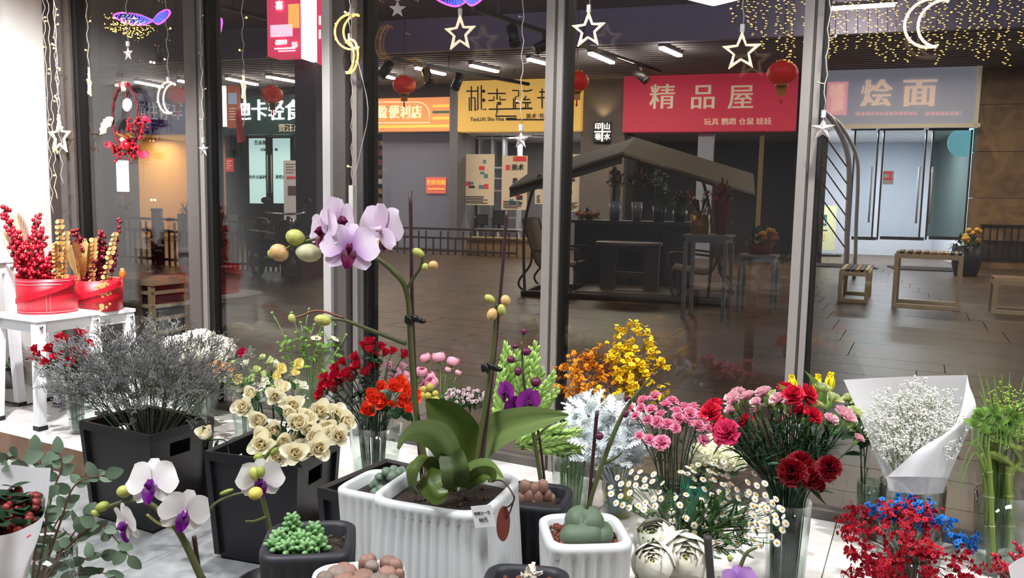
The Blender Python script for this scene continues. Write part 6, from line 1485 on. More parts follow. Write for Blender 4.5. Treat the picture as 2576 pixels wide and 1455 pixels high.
sprays_to('orange_wax_flower', 'orange wax flower spray beside the yellow ones', 'wax flower', 'orange wax flower sprays', c, .18, [(1420, 890), (1440, 870), (1470, 860), (1500, 850), (1520, 865), (1410, 920), (1430, 930), (1460, 900), (1490, 890), (1530, 900), (1445, 965), (1475, 940), (1505, 930), (1540, 930), (1520, 960), (1485, 975), (1415, 950)], yw2, WXO, .85)
sprays_to('yellow_wax_flower', 'bright yellow wax flower spray above the silver foliage', 'wax flower', 'yellow wax flower sprays', c, .18, [(1560, 835), (1585, 822), (1610, 825), (1630, 840), (1575, 855), (1600, 850), (1645, 870), (1660, 915), (1560, 880), (1590, 880), (1620, 885), (1575, 910), (1605, 915), (1635, 905), (1560, 940), (1590, 945), (1625, 945), (1545, 1015)], yw2, WXY, .85)
settle(c, .028, .034, .18, .0018)
# --- dusty miller
c = on_n(1562, 2.69); ydm = c.y-.05; m_dm = mat('silver_leaf', hx(222, 230, 232), .7, noise=.08, rnd=.12, transl=.15)
vase('low clear vase of silver foliage in front of the mullion', c, .05, .06, .13)
def dm_mesh(seed):
    q = random.Random(seed); mb = MB(); P = [Vector((0, t, .25*t-.35*t*t)) for t in (0, .15, .3, .45, .6, .75, .9, 1.0)]; mb.blade(P, [.02, .04, .055, .065, .065, .06, .05, .02])
    for i in range(1, 7):
        for s_ in (-1, 1): d = Vector((s_, .75, q.uniform(-.2, .1))).normalized(); L = .26*sin(pi*(i+.8)/8)+.05; p = P[i]; mb.blade([p, p+d*L*.5, p+d*L], [.04, .055, .02])
    return mb.mesh('leaf', m_dm, True)
DM = [dm_mesh(i) for i in (1, 2, 3)]
for (x, y_) in scat(70, 1525, 1080, 98, 82, Q, 12)+[(1440, 1010), (1460, 1005), (1482, 1000), (1600, 1150), (1605, 1110), (1570, 1160)]:
    def bd(b, m_, p):
        d0 = (p-m_).normalized(); L = Q.uniform(.07, .10); s0 = p-d0*L*.5; e = thing('dusty_miller', 'stem of silver felted foliage below the wax flowers', 'silver foliage', b, 'silver foliage stems')
        part('stem', MB().tube([b, m_, s0], .0018, 5), m_dm, e, True); a0 = Q.random()*6.28; x_ = d0.orthogonal().normalized()
        for k in range(3): leaf_at(e, DM[Q.randrange(3)], s0, d0*.9+(Quaternion(d0, a0+k*2.09) @ x_)*.75, L*Q.uniform(.85, 1.1), d0)
    queue(x, y_, ydm, .026, .09, bd)
settle(c, .05, .06, .13, .0018, reach=.14)
# --- pink spray carnations
c = P_at(1687, 1352); yp = c.y; m_tex = glass_mat('textured_glass', (.80, .84, .83), 1.2, rough=.12, base=.05)
vase('textured clear vase of pink spray carnations', c, .046, .052, .17, m_tex)
bunch('pink_carnation', 'pink spray carnation in the textured vase', 'carnation', 'pink spray carnations', c, .046, .052, .17, [(1620, 1012), (1650, 1003), (1675, 1025), (1665, 1050, 1.1), (1690, 1015), (1700, 1040), (1720, 1030), (1735, 1045, 1.1), (1745, 1030), (1600, 1050, .8), (1588, 1030, .8), (1640, 1035), (1655, 1065), (1680, 1070, .9), (1755, 1075, 1.0), (1768, 1110, 1.0), (1665, 1118, 1.2), (1610, 1100, .8), (1635, 1108, .8), (1705, 1055, .9), (1770, 1060, .8), (1615, 1030, .8), (1745, 1048), (1780, 1080, .7), (1632, 1060, .9), (1725, 1065, .9), (1700, 1080, .8)], yp, CARN_P, .035, m_stemd, .0016, (('calyx', CUPD),), (LEAFN,), .05, 3, cam=.5)
settle(c, .046, .052, .17)
# --- white hydrangea with teal wrap
c = P_at(1742, 1292); e = thing('teal_wrapped_vase', 'small vase in teal wrapping under the white hydrangea', 'vase', c); part('teal_wrap', MB().lathe([(.035, .001), (.04, .06), (.055, .12), (.05, .12), (.036, .05)], 14, lambda q: c+Vector((q.x*(1+.12*sin(9*math.atan2(q.y, q.x))), q.y, q.z))), mat('teal_film', hx(60, 190, 170), .25, transl=.4), e, True); part('glass_neck', MB().lathe([(.04, .10), (.04, .16), (.036, .16), (.036, .1)], 16, lambda q: c+q, False), m_vglass, e, True)
for i, (x, y_, r_) in enumerate(((1770, 1145, .055), (1815, 1140, .065), (1845, 1160, .05), (1790, 1120, .05), (1765, 1175, .045))): queue(x, y_, c.y-.05+.02*i, r_*.85, .03, lambda b, m_, hp, i=i, r_=r_: hydrangea('cream-white hydrangea head between the pink and mixed carnations', 'cream-white hydrangeas', b, m_, hp, r_*.93, hx(250, 248, 226), hx(226, 230, 170), 55, 20+i))
settle(c, .032, .034, .16, .004)
# --- chamomile
c = P_at(1700, 1475); ych = c.y; vase('low clear jar of chamomile daisies', c, .05, .06, .14)
cm = scat(50, 1800, 1300, 125, 95, Q, 20)+scat(24, 1885, 1265, 85, 75, Q, 20)+scat(26, 1605, 1235, 75, 50, Q, 16)+scat(18, 1780, 1185, 70, 30, Q, 15)+scat(16, 1930, 1320, 50, 60, Q, 18)
for (x, y_) in cm:
    bunch('chamomile', 'white chamomile daisy with yellow centre in the low jar', 'daisy', 'chamomile daisies', c, .05, .06, .14, [(x, y_)], ych-.02-max(0, x-1820)*.0011, [RAY], .022, m_stem, .0011, (('disc', DISC),), (LEAFNL, LEAF), .025, 2, dy=.12, up=.6, cam=.6)
FERN = MB(); q = random.Random(8)
for i in range(7):
    p = Vector((0, .12*i, 0))
    for s_ in (-1, 1):
        L = .30*(1-i/9.); d = Vector((s_, .6, q.uniform(-.2, .2))).normalized(); FERN.blade([p, p+d*L*.6, p+d*L], [.02, .07, .01]); FERN.blade([p+d*L*.5, p+d*L*.6+Vector((0, .12, 0)), p+d*L*.6+Vector((0, .2, 0))], [.02, .05, .01])
FERN_ME = FERN.mesh('leaf', m_leaf, True)
for (x, y_) in scat(26, 1760, 1340, 130, 70, Q, 18):
    def bd(b, m_, p):
        e = thing('chamomile_foliage', 'feathery green foliage sprig among the chamomile', 'foliage', b, 'chamomile foliage'); d0 = (p-m_).normalized(); part('stem', MB().tube([b, m_, p], .0013, 4), m_stem, e); a0 = Q.random()*6.28; x_ = d0.orthogonal().normalized()
        for k in range(3): leaf_at(e, FERN_ME, p-d0*.015*k, d0+(Quaternion(d0, a0+k*2.09) @ x_)*.7, Q.uniform(.045, .065))
    queue(x, y_, ych-.06-max(0, x-1820)*.0011, .014, .08, bd)
settle(c, .05, .06, .14, .0012, reach=.15)
# --- mixed carnations and tulips in the big vase
c = P_at(1972, 1478); ym = c.y; vase('tall clear vase of mixed carnations and tulips', c, .055, .066, .27, water=.35)
a_ = (c, .055, .066, .27)
bunch('red_carnation', 'bright red carnation in the tall vase of mixed carnations', 'carnation', 'bright red carnations', *a_, [(1800, 1030, 1.0), (1790, 1045), (1975, 990, 1.0), (1995, 1000), (2020, 1000, 1.0), (2035, 1010, .9), (2010, 1045, .9), (2040, 1050, .8), (1880, 1065, .8), (1815, 1075, .8)], ym, CARN_R, .052, m_stemd, .002, (('calyx', CUPD),), (LEAFN,), .07, 3, cam=.4)
bunch('magenta_carnation', 'magenta carnation hanging low at the side of the tall vase', 'carnation', 'magenta carnations', *a_, [(1832, 1095, 1.1), (1825, 1080, .8)], ym-.05, CARN_M, .056, m_stemd, .002, (('calyx', CUPD),), (LEAFN,), .07, 3, cam=.7)
bunch('pale_pink_carnation', 'pale pink carnation in the tall vase of mixed carnations', 'carnation', 'pale pink carnations', *a_, [(1860, 1000), (1885, 1008), (1850, 1025, .9), (1840, 1040, .8), (1925, 1000, 1.0), (1910, 1040, .9), (1960, 1015, 1.0), (1985, 1025, 1.0), (1965, 1072, 1.25), (1848, 1015), (2085, 1065, 1.0), (2115, 1055, 1.2), (2130, 1062), (1905, 1020, .8), (2155, 1110, .7)], ym, CARN_PL, .044, m_stemd, .002, (('calyx', CUP),), (LEAFN,), .07, 3, up=1.0, cam=.3)
bunch('green_carnation', 'greenish-white carnation bud in the tall vase of mixed carnations', 'carnation', 'greenish carnations', *a_, [(1940, 1005), (2000, 1020), (1980, 1045, 1.2), (2065, 990, 1.2), (2090, 1015, 1.1), (2050, 1030), (2145, 1050, 1.1), (1945, 1030)], ym+.03, CARN_G, .042, m_stemd, .002, (('calyx', CUP),), (LEAFN,), .07, 3, up=1.0, cam=.2)
bunch('yellow_tulip', 'yellow tulip rising above the mixed carnations', 'tulip', 'yellow tulips', *a_, [(1996, 985), (2052, 985), (2085, 985, 1.05), (2060, 1058, .5)], ym+.10, [TUL], .062, m_steml, .003, (), (LEAFNL,), .14, 2, up=1.3, cam=.0)
bunch('dark_red_carnation', 'deep crimson carnation low over the rim of the tall vase', 'carnation', 'deep crimson carnations', *a_, [(1992, 1190, 1.15), (2012, 1170), (2035, 1205, .9), (2070, 1190, 1.0), (2085, 1180, .9), (2060, 1222, .5)], ym-.14, CARN_D, .054, m_stemd, .002, (('calyx', CUPD),), (LEAFN,), .06, 2, cam=.8)
extra_st = scat(60, 1965, 1110, 130, 60, Q, 8)
for (x, y_) in extra_st:
    def bd(b, m_, hp):
        e = thing('carnation_leaf_stem', 'dark green carnation stem with narrow leaves in the tall vase', 'flower stem', b, 'dark green carnation stems'); Pp = stem_path(b, m_, hp, (hp-m_).normalized()); part('stem', MB().tube(Pp, .0017, 5), m_stemd, e, True); a0 = Q.random()*6.28
        for k in range(3):
            dd = (Pp[-1-k]-Pp[-2-k]).normalized(); leaf_at(e, LEAFN, Pp[-1-k], dd+(Quaternion(dd, a0+k*2.6) @ dd.orthogonal().normalized())*.55, .065)
    queue(x, y_, ym, .007, .07, bd)
settle(c, .055, .066, .27, .002)
# --- green glass vase with foliage by the mullion
c = P_at(2192, 1308); c = c-WN*.18; vase('green glass vase of leafy stems by the right-hand mullion', c, .035, .05, .20, m_vgreen)
bunch('green_carnation', 'greenish bud in the green glass vase by the mullion', 'carnation', 'greenish buds in the green glass vase', c, .035, .05, .20, [(2148, 1045), (2150, 1075), (2165, 1020), (2140, 1010)], c.y, CARN_G, .045, m_stemd, .002, (('calyx', CUP),), (LEAF, LEAFD), .09, 6)
settle(c, .035, .05, .20)
# ================================================================== right-hand group
c = P_at(2282, 1402); yq = c.y; vase('wide clear cylinder under the paper-wrapped white filler flowers', c, .095, .10, .25, water=.5)
m_paper = mat('white_paper', hx(236, 236, 240), .75, transl=.35, noise=.03)
GYP = []
m_gyp = mat('gyp_white', hx(240, 238, 232), .8, noise=.1, nscale=200); m_gst = mat('gyp_stem', hx(120, 132, 90), .7)
for sd in range(3):
    s_, F_ = spray_mesh(300+sd, .26, levels=4, nf=4); fl_ = MB(); q = random.Random(sd)
    for p, d in F_:
        for k in range(2): fl_.ball(p+Vector((q.gauss(0, .005), q.gauss(0, .005), q.gauss(0, .005))), q.uniform(.0035, .0058), 5, 4)
    GYP.append((s_.mesh('branches', m_gst, False), fl_.mesh('florets', m_gyp, True)))
yg2 = yq-.02
for i in range(60):
    a = i*2.39996; q_ = math.sqrt((i+.5)/60); x = 2305+118*q_*cos(a); y_ = 1058+98*q_*sin(a)
    if y_ > 1130 and x > 2330: continue
    def bd(b, m_, tp, i=i):
        nk = at_y(2290, 1222, yg2); nk = nk+Vector((m_.x-c.x, m_.y-c.y, 0))*.45; d = (tp-nk).normalized(); sc = Q.uniform(.50, .66); s0 = tp-d*.25*sc
        if (s0-nk).dot(d) < 0: s0 = nk
        e = thing('gypsophila', 'fine spray of tiny white filler flowers in the white paper', 'filler flowers', b, 'white filler flower sprays'); part('stem', MB().tube([b, nk, s0], .0012, 4), m_gst, e); k = GYP[i % 3]; Mx = orient(s0, d, Q.random()*6, sc); inst('branches', k[0], e, Mx); o_ = inst('florets', k[1], e, Mx); o_['kind'] = 'stuff'
    queue(x, y_, yg2-.01, .022, .06, bd)
settle(c, .09, .095, .20, .0013, reach=.09)
def sheet(pts, nu, nv, th=.0015):
    """bilinear sheet from rows of (px, py, depth)"""
    mb = MB(); rows = []
    for row in pts: rows.append(catmull([at_y(*p) for p in row], nu))
    cols = [catmull([r_[i] for r_ in rows], nv) for i in range(len(rows[0]))]
    n, m_ = len(cols), len(cols[0])
    for cc in cols:
        for p in cc: mb.addv(p)
    for i in range(n-1):
        for j in range(m_-1): mb.f.append((i*m_+j, (i+1)*m_+j, (i+1)*m_+j+1, i*m_+j+1))
    return mb
e = thing('paper_wrap', 'white paper cone wrapped around the white filler flowers', 'wrapping paper', at_y(2290, 1230, yg2))
B_, F_ = yg2+.13, yg2-.12
part('back_sheet', sheet([[(2122, 956, B_-.06), (2230, 950, B_), (2340, 946, B_), (2434, 944, B_-.08)], [(2168, 1060, B_-.08), (2240, 1060, B_), (2330, 1060, B_), (2420, 1060, B_-.08)], [(2225, 1205, B_-.12), (2260, 1205, B_-.08), (2310, 1205, B_-.08), (2385, 1205, B_-.12)]], 4, 5), m_paper, e, True)
part('front_fold', sheet([[(2434, 946, B_-.08), (2436, 960, B_-.10), (2440, 975, B_-.12)], [(2405, 1065, F_+.03), (2430, 1050, F_+.05), (2456, 1034, F_+.10)], [(2310, 1132, F_), (2370, 1115, F_), (2425, 1110, F_+.08)], [(2232, 1200, F_+.02), (2310, 1200, F_-.01), (2386, 1203, F_+.04)]], 5, 5), m_paper, e, True)
part('skirt', sheet([[(2228, 1198, F_+.02), (2310, 1200, F_-.01), (2386, 1203, F_+.04)], [(2236, 1235, F_+.05), (2305, 1245, F_+.01), (2372, 1240, F_+.05)]], 5, 3), mat('sheer_paper', hx(206, 206, 214), .7, transl=.5), e, True)
# --- lucky bamboo, goldenrod, grasses
c = P_at(2508, 1436); yb3 = c.y; vase('clear vase of green bamboo canes', c, .07, .08, .26)
vase('short clear vase at the foot of the bamboo canes', P_at(2545, 1452)-WN*.16, .05, .06, .13)
m_bam = mat('bamboo_green', hx(108, 126, 50), .4, noise=.15, nscale=25, rnd=.12); m_node = mat('bamboo_node', hx(176, 178, 120), .5)
def bamboo(pts, r, lab='curled green bamboo cane in the clear vase'):
    P = catmull([at_y(*p) for p in pts], 7); e = thing('lucky_bamboo', lab, 'bamboo', P[0], 'green bamboo canes'); R_ = [r*(1.12 if i % 5 == 0 else .98) for i in range(len(P))]; part('cane', MB().tube(P, R_, 9), m_bam, e, True)
    for i in range(0, len(P)-1, 5): part('node_ring', MB().tube([P[i]-(P[i+1]-P[i])*.08, P[i]+(P[i+1]-P[i])*.08], r*1.16, 9), m_node, e, True)
    for k in range(5): leaf_at(e, LEAFNL, P[-1]-(P[-1]-P[-2])*k*.5, (P[-1]-P[-2]).normalized()+Vector((Q.gauss(0, .8), Q.gauss(0, .6), .4)), .05)
for x0, x1, dd_, tail in ((2492, 2482, .013, [(2470, 1150), (2500, 1150), (2560, 1180), (2590, 1190)]), (2505, 2500, .055, [(2498, 1150), (2482, 1120), (2540, 1100), (2580, 1110)]), (2520, 2524, .034, [(2515, 1145), (2476, 1100), (2505, 1085), (2560, 1095)]), (2538, 2540, -.029, [(2545, 1170), (2510, 1145), (2476, 1135), (2474, 1095)]), (2543, 2546, -.008, [(2565, 1160), (2545, 1120), (2535, 1080), (2550, 1040)]), (2500, 2494, -.050, [(2480, 1110), (2472, 1085), (2515, 1110), (2570, 1130)])):
    yj = yb3+dd_; bamboo([(x0, 1400, yj), (x1, 1290, yj), (x1-4, 1200, yj)]+[(x, y_, yj) for x, y_ in tail], .0082)
m_gold2 = mat('goldenrod_green', hx(150, 176, 70), .8, noise=.3, nscale=80)
for (x, y_) in ((2495, 985), (2520, 965), (2545, 975), (2570, 985), (2505, 1020), (2535, 1010), (2560, 1025), (2580, 1050), (2515, 1050), (2480, 1040)):
    def bd(b, m_, tp):
        e = thing('goldenrod', 'feathery yellow-green plume above the bamboo canes', 'plume', b, 'yellow-green plumes'); part('stem', MB().tube([b, m_, tp], .0018, 5), m_stem, e); d = (tp-m_).normalized(); mb = MB()
        for k in range(24):
            p = tp-d*(.10*k/24); dd = (Vector((Q.gauss(0, 1), Q.gauss(0, 1), .5))).normalized(); L = .010+.022*k/24; mb.blade([p, p+dd*L*.6, p+dd*L+Z3*-.004], [.001, .0035, .001]); mb.ball(p+dd*L, .003, 4, 3)
        part('plume', mb, m_gold2, e, True, kind='stuff')
    queue(x, y_, yb3+.09, .026, .05, bd)
for (x, y_, bx) in ((2462, 940, 2470), (2480, 950, 2485), (2500, 940, 2490), (2464, 985, 2465), (2520, 940, 2500), (2462, 1010, 2460), (2540, 935, 2505), (2420, 1120, 2455), (2400, 1230, 2440), (2395, 1290, 2430), (2576, 945, 2530)):
    def bd(b, m_, tp):
        e = thing('grass_blade', 'long soft green grass blade beside the bamboo canes', 'grass', b, 'long grass blades'); P = [b]+catmull([m_, m_.lerp(tp, .55)+Z3*(.06 if tp.z > m_.z+.15 else .16), tp], 7); part('blade', MB().blade(P, [.004*(1-.9*i/(len(P)-1))+.0005 for i in range(len(P))], up=(.3, -1, .2)), m_leafl, e, True)
    queue(x, y_, yb3+(.06 if y_ < 1100 else -.10), .004, .03, bd)
settle(c, .072, .08, .265, .002)
for (x, y_) in scat(16, 2505, 1065, 60, 30, Q, 16): 
    p = at_y(x, y_, yb3-.06); e = thing('bamboo_leaf_tuft', 'tuft of fresh green leaves among the bamboo canes', 'leaf tuft', p, 'fresh leaf tufts')
    for k in range(5): leaf_at(e, LEAFL, p, Vector((Q.gauss(0, 1), Q.gauss(-.3, .6), .9)), .032, Vector((Q.gauss(0, .6), -1, .4)))
    part('stem', MB().tube([p, p-Z3*.06], .0025, 5), m_steml, e)
# --- red and blue wax flowers in front
c = WN*(WD-.70)+WU*(.02); c = P_at(2272, 1590); ywx = c.y; vase('clear vase of red and blue wax flowers at the platform edge', c, .06, .075, .22)
sprays_to('red_wax_flower', 'deep red wax flower spray at the platform edge', 'wax flower', 'red wax flower sprays', c, .22, [(2125, 1300), (2145, 1265), (2160, 1300), (2175, 1330), (2140, 1340), (2120, 1375), (2200, 1310), (2185, 1370), (2215, 1345), (2240, 1330), (2260, 1355), (2230, 1375), (2290, 1340), (2310, 1360), (2280, 1385), (2330, 1370), (2350, 1390), (2260, 1405), (2310, 1410), (2210, 1405), (2370, 1405), (2400, 1400), (2420, 1415), (2340, 1425), (2380, 1435), (2160, 1450), (2200, 1455), (2240, 1440), (2280, 1455), (2320, 1460), (2360, 1465), (2400, 1470), (2220, 1480), (2300, 1490), (2340, 1500), (2260, 1500), (2190, 1490), (2390, 1500), (2180, 1420), (2150, 1400), (2300, 1280), (2340, 1270), (2275, 1300), (2240, 1285), (2410, 1440)], ywx-.02, WXR, .62, .12, .25)
sprays_to('blue_wax_flower', 'bright blue wax flower spray among the red ones', 'wax flower', 'blue wax flower sprays', c, .22, [(2235, 1265), (2255, 1250), (2285, 1240), (2310, 1230), (2325, 1245), (2300, 1260), (2270, 1275), (2220, 1290), (2345, 1300), (2360, 1320), (2380, 1330), (2335, 1325), (2405, 1345), (2425, 1365), (2285, 1300), (2310, 1300)], ywx, WXB, .62, .08, .25)
settle(c, .06, .075, .22, .0018)
# --- wrapped bouquet at the far right corner
c = P_at(2600, 1560); ybq = c.y; e = thing('berry_bouquet_wrap', 'white paper cone of red berries at the platform corner', 'wrapping paper', c)
part('paper_cone', sheet([[(2536, 1425, ybq-.08), (2580, 1400, ybq-.12), (2640, 1410, ybq-.05)], [(2550, 1480, ybq-.03), (2590, 1500, ybq-.06), (2640, 1490, ybq)], [(2590, 1560, ybq), (2600, 1560, ybq-.01), (2610, 1560, ybq)]], 4, 4), m_paper, e, True)
for k, (x, y_) in enumerate(((2500, 1395), (2515, 1410), (2545, 1395), (2560, 1370), (2575, 1390), (2495, 1420), (2430, 1452), (2525, 1430))):
    tp = at_y(x, y_, ybq-.02+.03*((k % 3)-1)); o_ = Vector((tp.x-c.x, tp.y-c.y, 0)); berry_branch(c+o_*.08+Z3*.05, tp, 12, 'red berry twig in the paper cone at the platform corner', 'red berry twigs in the corner cone', m_bred, .015, .0062, .72)
# ================================================================== display table in the foreground
TZ, RZ = .70, .78
m_tab = mat('table_wood', hx(150, 140, 128), .5); 
e = thing('display_table', 'wooden display table carrying the potted plants', 'table', (0, .75, 0)); part('table_top', MB().box(wf, -1.1, 1.1, .36, 1.08, TZ-.03, TZ), m_tab, e); part('table_leaf', MB().box(wf, -.26, .09, 1.08, 1.25, TZ-.03, TZ), m_tab, e)
for x in (-1.05, 1.0):
    for y_ in (.4, 1.05): part('leg', MB().box(wf, x, x+.05, y_, y_+.05, 0, TZ-.03), m_tab, e)
e = thing('display_riser', 'low wooden riser on the display table under the small pots', 'riser', (0, .7, TZ)); part('riser_top', MB().box(wf, -.285, .165, .56, .80, RZ-.015, RZ), m_tab, e); part('riser_shelf', MB().box(wf, -.285, -.165, .80, .885, RZ-.015, RZ), m_tab, e); part('riser_shelf', MB().box(wf, .035, .165, .80, .955, RZ-.015, RZ), m_tab, e)
for x, y_ in ((-.28, .87), (.145, .94)): part('riser_side', MB().box(wf, x, x+.015, .57, y_, TZ, RZ-.015), m_tab, e)
m_cer = mat('white_ceramic', hx(216, 219, 220), .35, noise=.02); m_cerb = mat('black_ceramic', hx(36, 38, 44), .55, noise=.05); m_soil = mat('potting_soil', hx(46, 36, 30), .95, noise=.5, nscale=120, bump=.8); m_grav = mat('red_gravel', hx(126, 70, 56), .9, noise=.3, nscale=150)
def rsq(cx, ex, ey, h, z, n=96, k=5.0, fl=0.0, nf=48, rad_=None):
    o = []
    for j in range(n):
        t = 2*pi*j/n; c_, s_ = cos(t), sin(t); q = 1/((abs(c_)**k+abs(s_)**k)**(1/k)); r = h*q*(1-fl*(.5+.5*cos(nf*t))); o.append(Vector((cx.x, cx.y, 0))+ex*(r*c_)+ey*(r*s_)+Z3*z)
    return o
def ribbed_pot(label, p, rot, hr, hb, H, mt, soil=None, flute=.045, nf=44, rimh=.012, wallt=.011, name='ribbed_pot', group='ribbed square pots on the display table'):
    """p = centre of the rim; square pot with soft corners and vertical flutes"""
    ex = Vector((cos(rot), sin(rot), 0)); ey = Vector((-sin(rot), cos(rot), 0)); zt = p.z; zb = zt-H; e = thing(name, label, 'plant pot', Vector((p.x, p.y, zb)), group); N_ = nf*4
    L = [(hb*.97, zb, 0), (hb, zb+.004, flute)]
    for i in range(1, 6): t = i/5; L.append((hb+(hr-hb)*t, zb+.004+(H-rimh-.010)*t, flute))
    L += [(hr, zt-rimh+.002, flute*.2), (hr*1.0, zt-rimh*.6, 0), (hr*.995, zt-.003, 0), (hr-.004, zt, 0), (hr-wallt+.003, zt, 0), (hr-wallt, zt-.004, 0), (hr-wallt-.002, zt-.03, 0)]
    part('pot_wall', MB().rings([rsq(p, ex, ey, h, z, N_, 5.0, f, nf) for h, z, f in L], True, False), mt, e, True)
    part('soil', MB().rings([rsq(p, ex, ey, (hr-wallt)*.985, zt-.018, 40), rsq(p, ex, ey, (hr-wallt)*.6, zt-.013, 40), rsq(p, ex, ey, .004, zt-.012, 40)], False, True), soil or m_soil, e, True)
    return e, ex, ey
def gravel(e, p, h, n, r, mt, z, seed=1):
    q = random.Random(seed); mb = MB()
    for i in range(n): mb.ball(Vector((p.x+q.uniform(-h, h), p.y+q.uniform(-h, h), z+q.uniform(-.002, .004))), (r*q.uniform(.6, 1.1), r*q.uniform(.6, 1.1), r*q.uniform(.5, .9)), 5, 4)
    part('gravel', mb, mt, e, False, kind='stuff')
# --- the big white pot with the lilac orchid
pb_ = at_y(1128, 1222, 1.0); big, bx_, by_ = ribbed_pot('large white ribbed pot with a price sticker and leather tag', pb_, rad(-20), .080, .090, pb_.z-TZ, m_cer, nf=44)
gravel(big, pb_, .055, 80, .003, mat('bark_bits', hx(80, 60, 46), .9), pb_.z-.014, 3)
# sticker on the front face, tag on a cord
ff = pb_-by_*.0835; sc_ = on_plane(1216, 1299, by_, (pb_-by_*.0795).dot(by_))
def ff_(a, b, c): return sc_+bx_*(a*cos(rad(14))-c*sin(rad(-14))*-1)+Z3*(c*cos(rad(14))+a*sin(rad(14)))-by_*b
st_ = part('price_sticker', MB().box(ff_, -.013, .013, .0005, .0012, -.013, .013), mat('sticker_white', hx(238, 238, 240), .5), big)
tx_ = (bx_*cos(rad(14))+Z3*sin(rad(14))); tz_ = (Z3*cos(rad(14))-bx_*sin(rad(14)))
part('sticker_text', text_mb('蝴蝶兰一花', .0042, sc_-by_*.0016+tz_*.004, tx_, tz_, .03), m_ink, st_); part('sticker_text', text_mb('88元', .0058, sc_-by_*.0016-tz_*.004, tx_, tz_, .03), m_ink, st_)
tgc = at_y(1266, 1318, .905); m_lea = mat('brown_leather', hx(122, 54, 36), .6, noise=.12); mb = MB(); tn = (bx_*.75-by_*.66).normalized(); tw = Vector((-tn.y, tn.x, 0))
mb.lathe([(.001, -.001), (1, -.001), (1, .001), (.001, .001)], 28, lambda q: tgc+tw*(q.x*.0085)+Z3*(q.y*.0215)+tn*(q.z*1.2)); tg_ = part('leather_tag', mb, m_lea, big)
part('tag_cord', MB().tube(catmull([at_y(1228, 1212, .965), at_y(1262, 1210, .93), at_y(1288, 1240, .90), at_y(1293, 1258, .90), at_y(1280, 1275, .902), tgc+Z3*.0205], 6), .0011, 5), mat('dark_cord', hx(70, 42, 36), .7), big, True); part('tag_cord', MB().tube(catmull([at_y(1293, 1258, .90), at_y(1284, 1285, .902), at_y(1275, 1305, .905)], 5), .001, 5), MATS['dark_cord'], big, True)
# orchid parts
def strap_leaf(e, pts, widths, up, mt, cup=.25, nm='leaf', y0=None):
    P = catmull([at_y(*p) for p in pts], 6); n = len(P); mb = MB(); W_ = []
    for i in range(n):
        t = i/(n-1)*(len(widths)-1); k = min(int(t), len(widths)-2); W_.append(pxs(widths[k]+(widths[k+1]-widths[k])*(t-k), P[i].y))
    up = Vector(up); m_ = 7; prev = None
    for i, p in enumerate(P):
        d = (P[min(i+1, n-1)]-P[max(i-1, 0)]).normalized(); x = d.cross(up).normalized() if prev is None else (prev-d*prev.dot(d)).normalized(); prev = x; nn = x.cross(d)
        for j in range(m_): u = -1+2*j/(m_-1); mb.addv(p+x*(u*W_[i])+nn*(cup*W_[i]*abs(u)**1.4-.0006*(0 if abs(u) > .1 else 4)))
    for i in range(n-1):
        for j in range(m_-1): a = i*m_+j; mb.f.append((a, a+1, a+m_+1, a+m_))
    return part(nm, mb, mt, e, True)
m_oleaf = mat('orchid_leaf', hx(84, 104, 42), .35, noise=.2, nscale=14, transl=.12, spec=.5); m_oleaf2 = mat('orchid_leaf_light', hx(124, 146, 84), .35, noise=.15, nscale=12, transl=.15); m_oleafd = mat('orchid_leaf_dark', hx(72, 88, 38), .55, noise=.2, nscale=14)
m_ostem = mat('orchid_stem', hx(86, 92, 52), .5, noise=.2, nscale=30); m_stake = mat('plum_stake', hx(58, 30, 34), .5); m_clip = mat('black_clip', hx(18, 18, 20), .35); m_bud = mat('orchid_bud', hx(176, 180, 92), .5, noise=.25, nscale=40); m_budp = mat('peach_bud', hx(206, 166, 110), .5, noise=.2, nscale=40); m_budg = mat('plum_bud', hx(96, 24, 66), .45, noise=.2, nscale=60)
orc = thing('lilac_orchid', 'lilac moth orchid with dark red lips in the large white pot', 'orchid', Vector((pb_.x, pb_.y, pb_.z-.02)))
strap_leaf(orc, [(1150, 1225, .99), (1160, 1160, 1.0), (1150, 1090, 1.0), (1110, 1040, .99), (1072, 1005, .97)], [26, 48, 56, 46, 4], (.35, -1, .25), m_oleaf, .3)
strap_leaf(orc, [(1140, 1215, .98), (1125, 1140, .95), (1085, 1095, .93), (1030, 1095, .91), (1000, 1130, .90)], [20, 36, 46, 44, 6], (-.1, -.5, 1), m_oleaf2, .2)
strap_leaf(orc, [(1130, 1220, .98), (1070, 1150, .95), (1035, 1175, .93), (1030, 1215, .93), (1050, 1243, .93)], [16, 30, 34, 34, 8], (-.5, -1, .3), m_oleaf, .2)
strap_leaf(orc, [(1125, 1215, .97), (1088, 1180, .94), (1080, 1215, .92), (1100, 1245, .91), (1128, 1240, .91)], [14, 28, 32, 28, 6], (-.3, -1, .2), m_oleaf, .25)
strap_leaf(orc, [(1150, 1228, .96), (1145, 1190, .94), (1135, 1150, .95), (1120, 1118, .96)], [26, 38, 34, 8], (.2, -1, .1), m_oleafd, .25)
strap_leaf(orc, [(1155, 1225, 1.0), (1190, 1150, 1.02), (1250, 1085, 1.0), (1340, 1055, .97), (1430, 1045, .94)], [18, 40, 46, 34, 3], (-.3, -.55, 1), m_oleaf2, .2)
strap_leaf(orc, [(1150, 1225, .99), (1185, 1190, .98), (1225, 1180, .97), (1265, 1205, .96)], [16, 26, 26, 4], (.1, -.7, 1), m_oleaf2, .25)
strap_leaf(orc, [(1170, 1225, .97), (1205, 1195, .95), (1232, 1195, .95), (1240, 1215, .95)], [12, 22, 20, 4], (.2, -1, .5), m_oleaf, .2)
